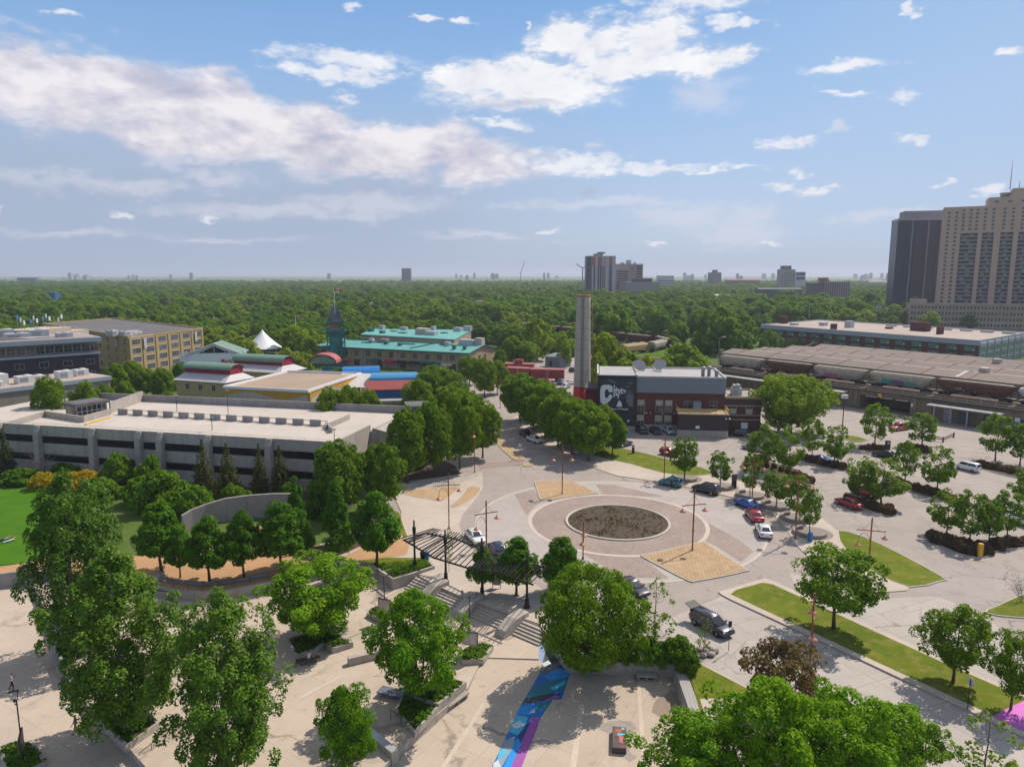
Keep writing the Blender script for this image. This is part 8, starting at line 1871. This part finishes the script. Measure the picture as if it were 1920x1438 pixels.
# left side of the north road
for u,v,vt,w,l in ((765,905,766,80,'nearest dense street tree beside the garage ramp'),(815,892,752,80,'dense street tree second from the garage ramp'),(862,880,735,82,'tallest street tree over the planting bed'),
                 (905,858,752,72,'street tree leaning out over the north road'),(880,825,735,70,'street tree half hidden behind the planting bed row'),(845,800,722,70,'street tree beside the small lift kiosk'),
                 (785,790,712,60,'bright street tree by the red and blue roofs'),(818,770,686,80,'round street tree in front of the market'),(850,775,700,60,'street tree at the market forecourt')):
    P('street_tree','street_tree',l,'tree',u,v,vt,w,.05,'street trees left of the north road')
# right side, two rows towards the brick broadcaster
for i,(u,v,vt,w) in enumerate(((975,790,700,74),(1000,806,712,72),(1022,822,722,74),(1046,838,738,72),(1072,852,752,74),(1104,864,764,76),
                 (1016,785,712,60),(1045,800,728,60),(1072,815,744,62),(1100,832,752,66),(1130,846,760,62),(1148,852,774,52))):
    P('street_tree','street_tree',('front row tree along the right kerb of the north road, %s from the far end' if i < 6 else 'back row tree below the red chimney base, %s from the far end') % ('first','second','third','fourth','fifth','sixth')[i % 6],'tree',u,v,vt,w,.05,'street trees right of the north road')
for u,v,vt,w,l in ((880,722,668,46,'tree at the market corner, left of its end wall'),(908,744,672,48,'tree in the market forecourt'),(932,738,676,40,'tree in front of the red rail wagons'),(960,690,630,40,'tall tree behind the market end wall'),
                 (985,690,640,50,'tree right of the market end wall, above the red wagons'),(938,700,655,24,'small tree against the market end wall'),(919,742,690,24,'young tree in the market forecourt')):
    P('street_tree','street_tree',l,'tree',u,v,vt,w,0,'trees around the market end')
# forecourt of the roundabout
FC = ((1283,898,815,58,'tallest, behind the teal car'),(1350,913,845,46,'behind the black parked car'),(1406,930,850,36,'thin, beside the first lamp post of the arc'),(1455,950,880,54,'behind the blue coupe'),(1492,973,890,54,'behind the red saloon'),(1518,1000,918,44,'beside the blue bin'))
for u,v,vt,w,l in FC:
    P('young_tree','young_tree','young tree in a curved stone seat, '+l,'tree',u,v,vt,w,ZS+.02,'young trees in the stone seats')
# car park
LT = ((1430,882,802,66,'left tree of the front hedge row'),(1478,895,803,54,'right tree of the front hedge row'),(1522,858,785,42,'slim tree at the left end of the second hedge'),(1565,872,800,56,'open tree at the second hedge, by the pale lamp'),
      (1458,815,752,58,'bushy tree in front of the elm'),(1640,836,760,58,'round tree on the small island by the dark car'),(1728,838,775,60,'tree beside the wooden rail'),(1697,904,830,48,'tree at the left of the middle hedge'),
      (1757,920,838,62,'yellowish tree at the right of the middle hedge'),(1866,863,777,60,'tall tree on the far right hedge'),(1912,872,802,60,'tree at the right edge on the far hedge'),(1608,938,856,58,'left tree over the red cars'),
      (1652,944,862,80,'wide tree over the red cars'),(1774,1004,922,64,'leftmost tree of the near hedge island'),(1818,1020,922,62,'tallest tree of the near hedge island'),(1853,1019,935,50,'third tree of the near hedge island'),(1888,1010,922,56,'rightmost tree of the near hedge island'),
      (1922,950,880,60,'olive tree at the right picture edge'))
for u,v,vt,w,l in LT:
    P('young_tree','young_tree','car park tree, '+l,'tree',u,v,vt,w,.1,'young trees in the car park')
P('elm','elm_tree','very wide old elm beside the brick broadcaster building','tree',1487,812,702,160,0,ub=1480)
# ------------------------------------------------------------------ camera, sun, sky, air
cam = bpy.data.cameras.new('camera'); co = bpy.data.objects.new('camera', cam); COL.objects.link(co)
co.location = (0, 0, CH); co.rotation_euler = (math.pi/2-TH, 0, 0)
cam.sensor_fit = 'HORIZONTAL'; cam.sensor_width = 36; cam.lens = 36*CF/1920; cam.clip_end = 60000
SC.camera = co
SEL, SAZ = RAD(49), math.atan2(.74, .67)          # azimuth clockwise from +Y
sd = Vector((math.sin(SAZ)*math.cos(SEL), math.cos(SAZ)*math.cos(SEL), math.sin(SEL)))
sl = bpy.data.lights.new('sun', 'SUN'); sl.energy = 4.8; sl.angle = RAD(.5); sl.color = (1, .89, .76)
so = bpy.data.objects.new('sun', sl); COL.objects.link(so); so.rotation_euler = (-sd).to_track_quat('-Z', 'Y').to_euler()
w = SC.world; w.use_nodes = True; t = w.node_tree; bg = t.nodes['Background']
sky = t.nodes.new('ShaderNodeTexSky'); sky.sky_type = 'NISHITA'; sky.sun_disc = False
sky.sun_elevation = SEL; sky.sun_rotation = SAZ; sky.altitude = 250; sky.air_density = 1.0; sky.dust_density = .35; sky.ozone_density = 2.5
SKYS = .15; bg.inputs['Strength'].default_value = SKYS
# clouds by direction: azimuth and elevation
tc = t.nodes.new('ShaderNodeTexCoord'); sp = t.nodes.new('ShaderNodeSeparateXYZ'); t.links.new(tc.outputs['Generated'], sp.inputs[0])
def mth(op, a, b=None, c=None, clamp=False):
    n = t.nodes.new('ShaderNodeMath'); n.operation = op; n.use_clamp = clamp
    for i, x in enumerate((a, b, c)):
        if x is None: continue
        if isinstance(x, bpy.types.NodeSocket): t.links.new(x, n.inputs[i])
        else: n.inputs[i].default_value = x
    return n.outputs[0]
AZ = mth('ARCTAN2', sp.outputs[0], sp.outputs[1]); EL = mth('ARCSINE', sp.outputs[2])
cb = t.nodes.new('ShaderNodeCombineXYZ'); t.links.new(AZ, cb.inputs[0]); t.links.new(mth('MULTIPLY', EL, 2.1), cb.inputs[1])
def nz(scale, det, rough, off=0.0, dist=0.0):
    n = nd(t, 'ShaderNodeTexNoise', Scale=scale, Detail=det, Roughness=rough, Distortion=dist)
    mp = nd(t, 'ShaderNodeMapping'); mp.inputs['Location'].default_value = (off, off*.7, 0); t.links.new(cb.outputs[0], mp.inputs[0]); t.links.new(mp.outputs[0], n.inputs['Vector']); return n.outputs['Fac']
def wsum(a, wa, b, wb): return mth('ADD', mth('MULTIPLY', a, wa), mth('MULTIPLY', b, wb))
n2 = wsum(nz(5, 8, .62, 1.7, .5), .7, nz(14, 8, .65, 4.7, .3), .3); n1 = wsum(nz(13, 9, .66, 3.1, .35), .6, nz(38, 8, .66, 7.3, .3), .4); n3 = wsum(nz(34, 7, .65, 2.3, .3), .6, nz(90, 6, .65, 5.3), .4)
AZW = mth('ADD', AZ, wsum(mth('SUBTRACT', nz(9, 3, .5, 11.0), .5), .10, mth('SUBTRACT', nz(42, 4, .55, 13.0), .5), .035))
ELW = mth('ADD', EL, wsum(mth('SUBTRACT', nz(9, 3, .5, 17.0), .5), .045, mth('SUBTRACT', nz(42, 4, .55, 19.0), .5), .018))
def dirof(u, v): d = ray(u, v); return math.atan2(d.x, d.y), math.asin(d.z/d.length)
def field(blobs):
    """largest of several ellipses given by photo pixel centre and radii: 1 at the centre, 0 on the rim"""
    out = None
    for (u, v, ru, rv) in blobs:
        a, e = dirof(u, v); a2, _ = dirof(u+ru, v); _, e2 = dirof(u, v-rv); da, de = max(1e-4, a2-a), max(1e-4, e2-e)
        x = mth('MULTIPLY_ADD', AZW, 1/da, -a/da); y = mth('MULTIPLY_ADD', ELW, 1/de, -e/de)
        r = mth('SQRT', mth('MULTIPLY_ADD', x, x, mth('MULTIPLY', y, y))); f = mth('SUBTRACT', 1.0, r)
        out = f if out is None else mth('SMOOTH_MAX', out, f, .25)
    return out
def mask(f, n, k, lo, hi):
    v = mth('MULTIPLY_ADD', mth('SUBTRACT', n, .5), k, f)
    m = t.nodes.new('ShaderNodeMapRange'); m.interpolation_type = 'SMOOTHERSTEP'; m.inputs[1].default_value = lo; m.inputs[2].default_value = hi; t.links.new(v, m.inputs[0]); return m.outputs[0]
BANK = [(40,150,190,95),(200,185,220,95),(360,215,220,95),(500,250,200,70),(620,285,180,60),(770,290,170,60),(890,312,120,55)]
CUMU = [(1060,80,80,46),(1130,85,90,54),(1215,75,90,64),(1290,112,100,40),(1190,125,160,34),(890,158,105,38),(985,150,135,52),(1060,165,115,42),(1000,188,150,26)]
STREAK = [(640,108,150,26),(630,140,120,20),(1290,8,190,26),(1400,42,70,14),(1600,128,130,16),(1575,175,80,8),(1080,303,130,24),(1200,314,170,14),(1320,319,120,6),(945,230,70,12),(795,38,32,9),(865,41,32,9),(1905,97,40,16),(120,40,60,10)]
SOFT = [(1330,182,110,32),(1290,408,130,36),(1410,415,100,38),(1380,445,90,22),(310,297,66,24),(430,333,88,20),(578,327,66,26),(1130,275,30,16),(1560,250,30,14),(700,380,200,26),(200,345,280,20),(560,398,320,16),(150,440,220,13),(430,452,170,9),(1130,384,280,15),(1660,400,160,18),(900,445,140,9)]
DARK = [(280,140,90,40),(330,165,110,30),(790,356,50,20),(665,360,50,20),(985,196,110,14),(620,255,90,14),(1110,355,50,18)]
SMALL = [(985,96,34,16),(1385,99,36,16),(632,184,40,24),(1488,322,26,12),(215,400,36,13),(385,406,38,12),(865,41,30,8),(795,38,30,8),(1775,340,22,10),(1025,429,22,9),(1240,456,32,7),(1440,453,42,7),(995,47,16,8),(1905,97,34,16),(1700,15,34,10),(650,20,26,18),(30,396,40,10),(1845,360,46,18),(1470,268,66,22),(1455,345,46,19),(1525,357,62,14),(1690,180,52,20),(1700,262,44,15)]
base0 = sky.outputs[0]
def lin(r, g, b): return tuple(((x/255)/12.92 if x/255 < .04045 else ((x/255+.055)/1.055)**2.4) for x in (r, g, b))
EXPO = .09
K = 1/SKYS/(2**EXPO)
cc = lambda r, g, b: tuple(x*K for x in lin(r, g, b))
def mixr(f, a, b):
    n = t.nodes.new('ShaderNodeMix'); n.data_type = 'RGBA'; n.clamp_result = False; t.links.new(f, n.inputs[0]) if isinstance(f, bpy.types.NodeSocket) else setattr(n.inputs[0], 'default_value', f)
    for i, x in ((6, a), (7, b)):
        if isinstance(x, bpy.types.NodeSocket): t.links.new(x, n.inputs[i])
        else: n.inputs[i].default_value = (*x, 1)
    return n.outputs[2]
def elramp(e0, e1):
    m = t.nodes.new('ShaderNodeMapRange'); m.interpolation_type = 'SMOOTHSTEP'; m.inputs[1].default_value = RAD(e0); m.inputs[2].default_value = RAD(e1); m.inputs[3].default_value = 1; m.inputs[4].default_value = 0; t.links.new(EL, m.inputs[0]); return m.outputs[0]
left = t.nodes.new('ShaderNodeMapRange'); left.interpolation_type = 'SMOOTHSTEP'; left.inputs[1].default_value = RAD(14); left.inputs[2].default_value = RAD(-14); t.links.new(AZ, left.inputs[0])
right = t.nodes.new('ShaderNodeMapRange'); right.interpolation_type = 'SMOOTHSTEP'; right.inputs[1].default_value = RAD(2); right.inputs[2].default_value = RAD(38); t.links.new(AZ, right.inputs[0])
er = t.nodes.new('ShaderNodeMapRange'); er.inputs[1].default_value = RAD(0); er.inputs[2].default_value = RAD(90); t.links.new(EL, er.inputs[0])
air = ramp(t, er.outputs[0], [(0, cc(172,187,212)), (.06, cc(172,193,223)), (.15, cc(147,183,226)), (.23, cc(116,165,220)), (.29, cc(112,158,214)), (.40, cc(176,174,182)), (1, cc(182,178,180))])  # upper stops: added unseen grey cover overhead, warming and lifting the shadow fill
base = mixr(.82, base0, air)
base = mixr(mth('MULTIPLY', right.outputs[0], .5), base, cc(178,203,234))
veil = mth('MULTIPLY', elramp(-2, 13), mth('MULTIPLY_ADD', n2, .5, .45))
c = mixr(mth('MULTIPLY', veil, .7, clamp=True), base, cc(178,192,217))
c = mixr(mth('MULTIPLY', mth('MULTIPLY', mth('MULTIPLY', elramp(5, 15.5), left.outputs[0]), mth('MULTIPLY_ADD', n2, .9, .55)), 1.0, clamp=True), c, cc(168,184,209))
c = mixr(mth('MULTIPLY', elramp(-.5, 3.2), .7), c, cc(163,178,206))
shade_ = ramp(t, wsum(nz(9, 7, .62, 5.0, .4), .65, nz(26, 6, .6, 2.0, .2), .35), [(.38, cc(193,194,214)), (.47, cc(220,216,226)), (.57, cc(248,242,245))]); shw = ramp(t, wsum(nz(12, 6, .62, 9.0, .3), .5, n1, .5), [(.34, cc(216,219,231)), (.46, cc(240,241,247)), (.6, cc(254,254,255))])
c = mixr(mth('MULTIPLY', mask(field(BANK), n2, 3.0, -.15, .5), .94), c, shade_)
c = mixr(mth('MULTIPLY', mask(field(SOFT), n1, 3.0, -.15, .95), .5), c, cc(226,226,236))
c = mixr(mth('MULTIPLY', mask(field(STREAK), n1, 3.2, -.05, .85), .85), c, shw)
fc = field(CUMU); c = mixr(mth('MULTIPLY', mask(fc, n1, 2.6, -.35, .5), .5), c, cc(226,230,240)); c = mixr(mth('MULTIPLY', mask(fc, n1, 3.4, .0, .6), .95), c, shw)
c = mixr(mth('MULTIPLY', mask(field(SMALL), n3, 3.4, .05, 1.0), .8), c, cc(243,242,247))
c = mixr(mth('MULTIPLY', mask(field(DARK), n2, 2.2, .05, 1.1), .6), c, cc(176,180,205))
t.links.new(c, bg.inputs['Color'])
SC.view_settings.view_transform = 'Standard'; SC.view_settings.look = 'None'; SC.view_settings.gamma = 1; SC.view_settings.exposure = EXPO
SC.cycles.use_denoising = True
SC.cycles.max_bounces = 6; SC.cycles.transparent_max_bounces = 4; SC.cycles.volume_bounces = 0
# hazy air over the plain
m_ = bpy.data.materials.new('air'); m_.use_nodes = True; tt = m_.node_tree; tt.nodes.clear(); out = tt.nodes.new('ShaderNodeOutputMaterial'); pv = tt.nodes.new('ShaderNodeVolumePrincipled'); pv.inputs['Color'].default_value = (.78,.86,1,1); pv.inputs['Density'].default_value = .00014; pv.inputs['Anisotropy'].default_value = .2
tt.links.new(pv.outputs[0], out.inputs['Volume'])
MB().box(-20500,-2500,-3.5,20500,19500,132).build('haze', m_, loc=(0,0,0), kind='stuff')
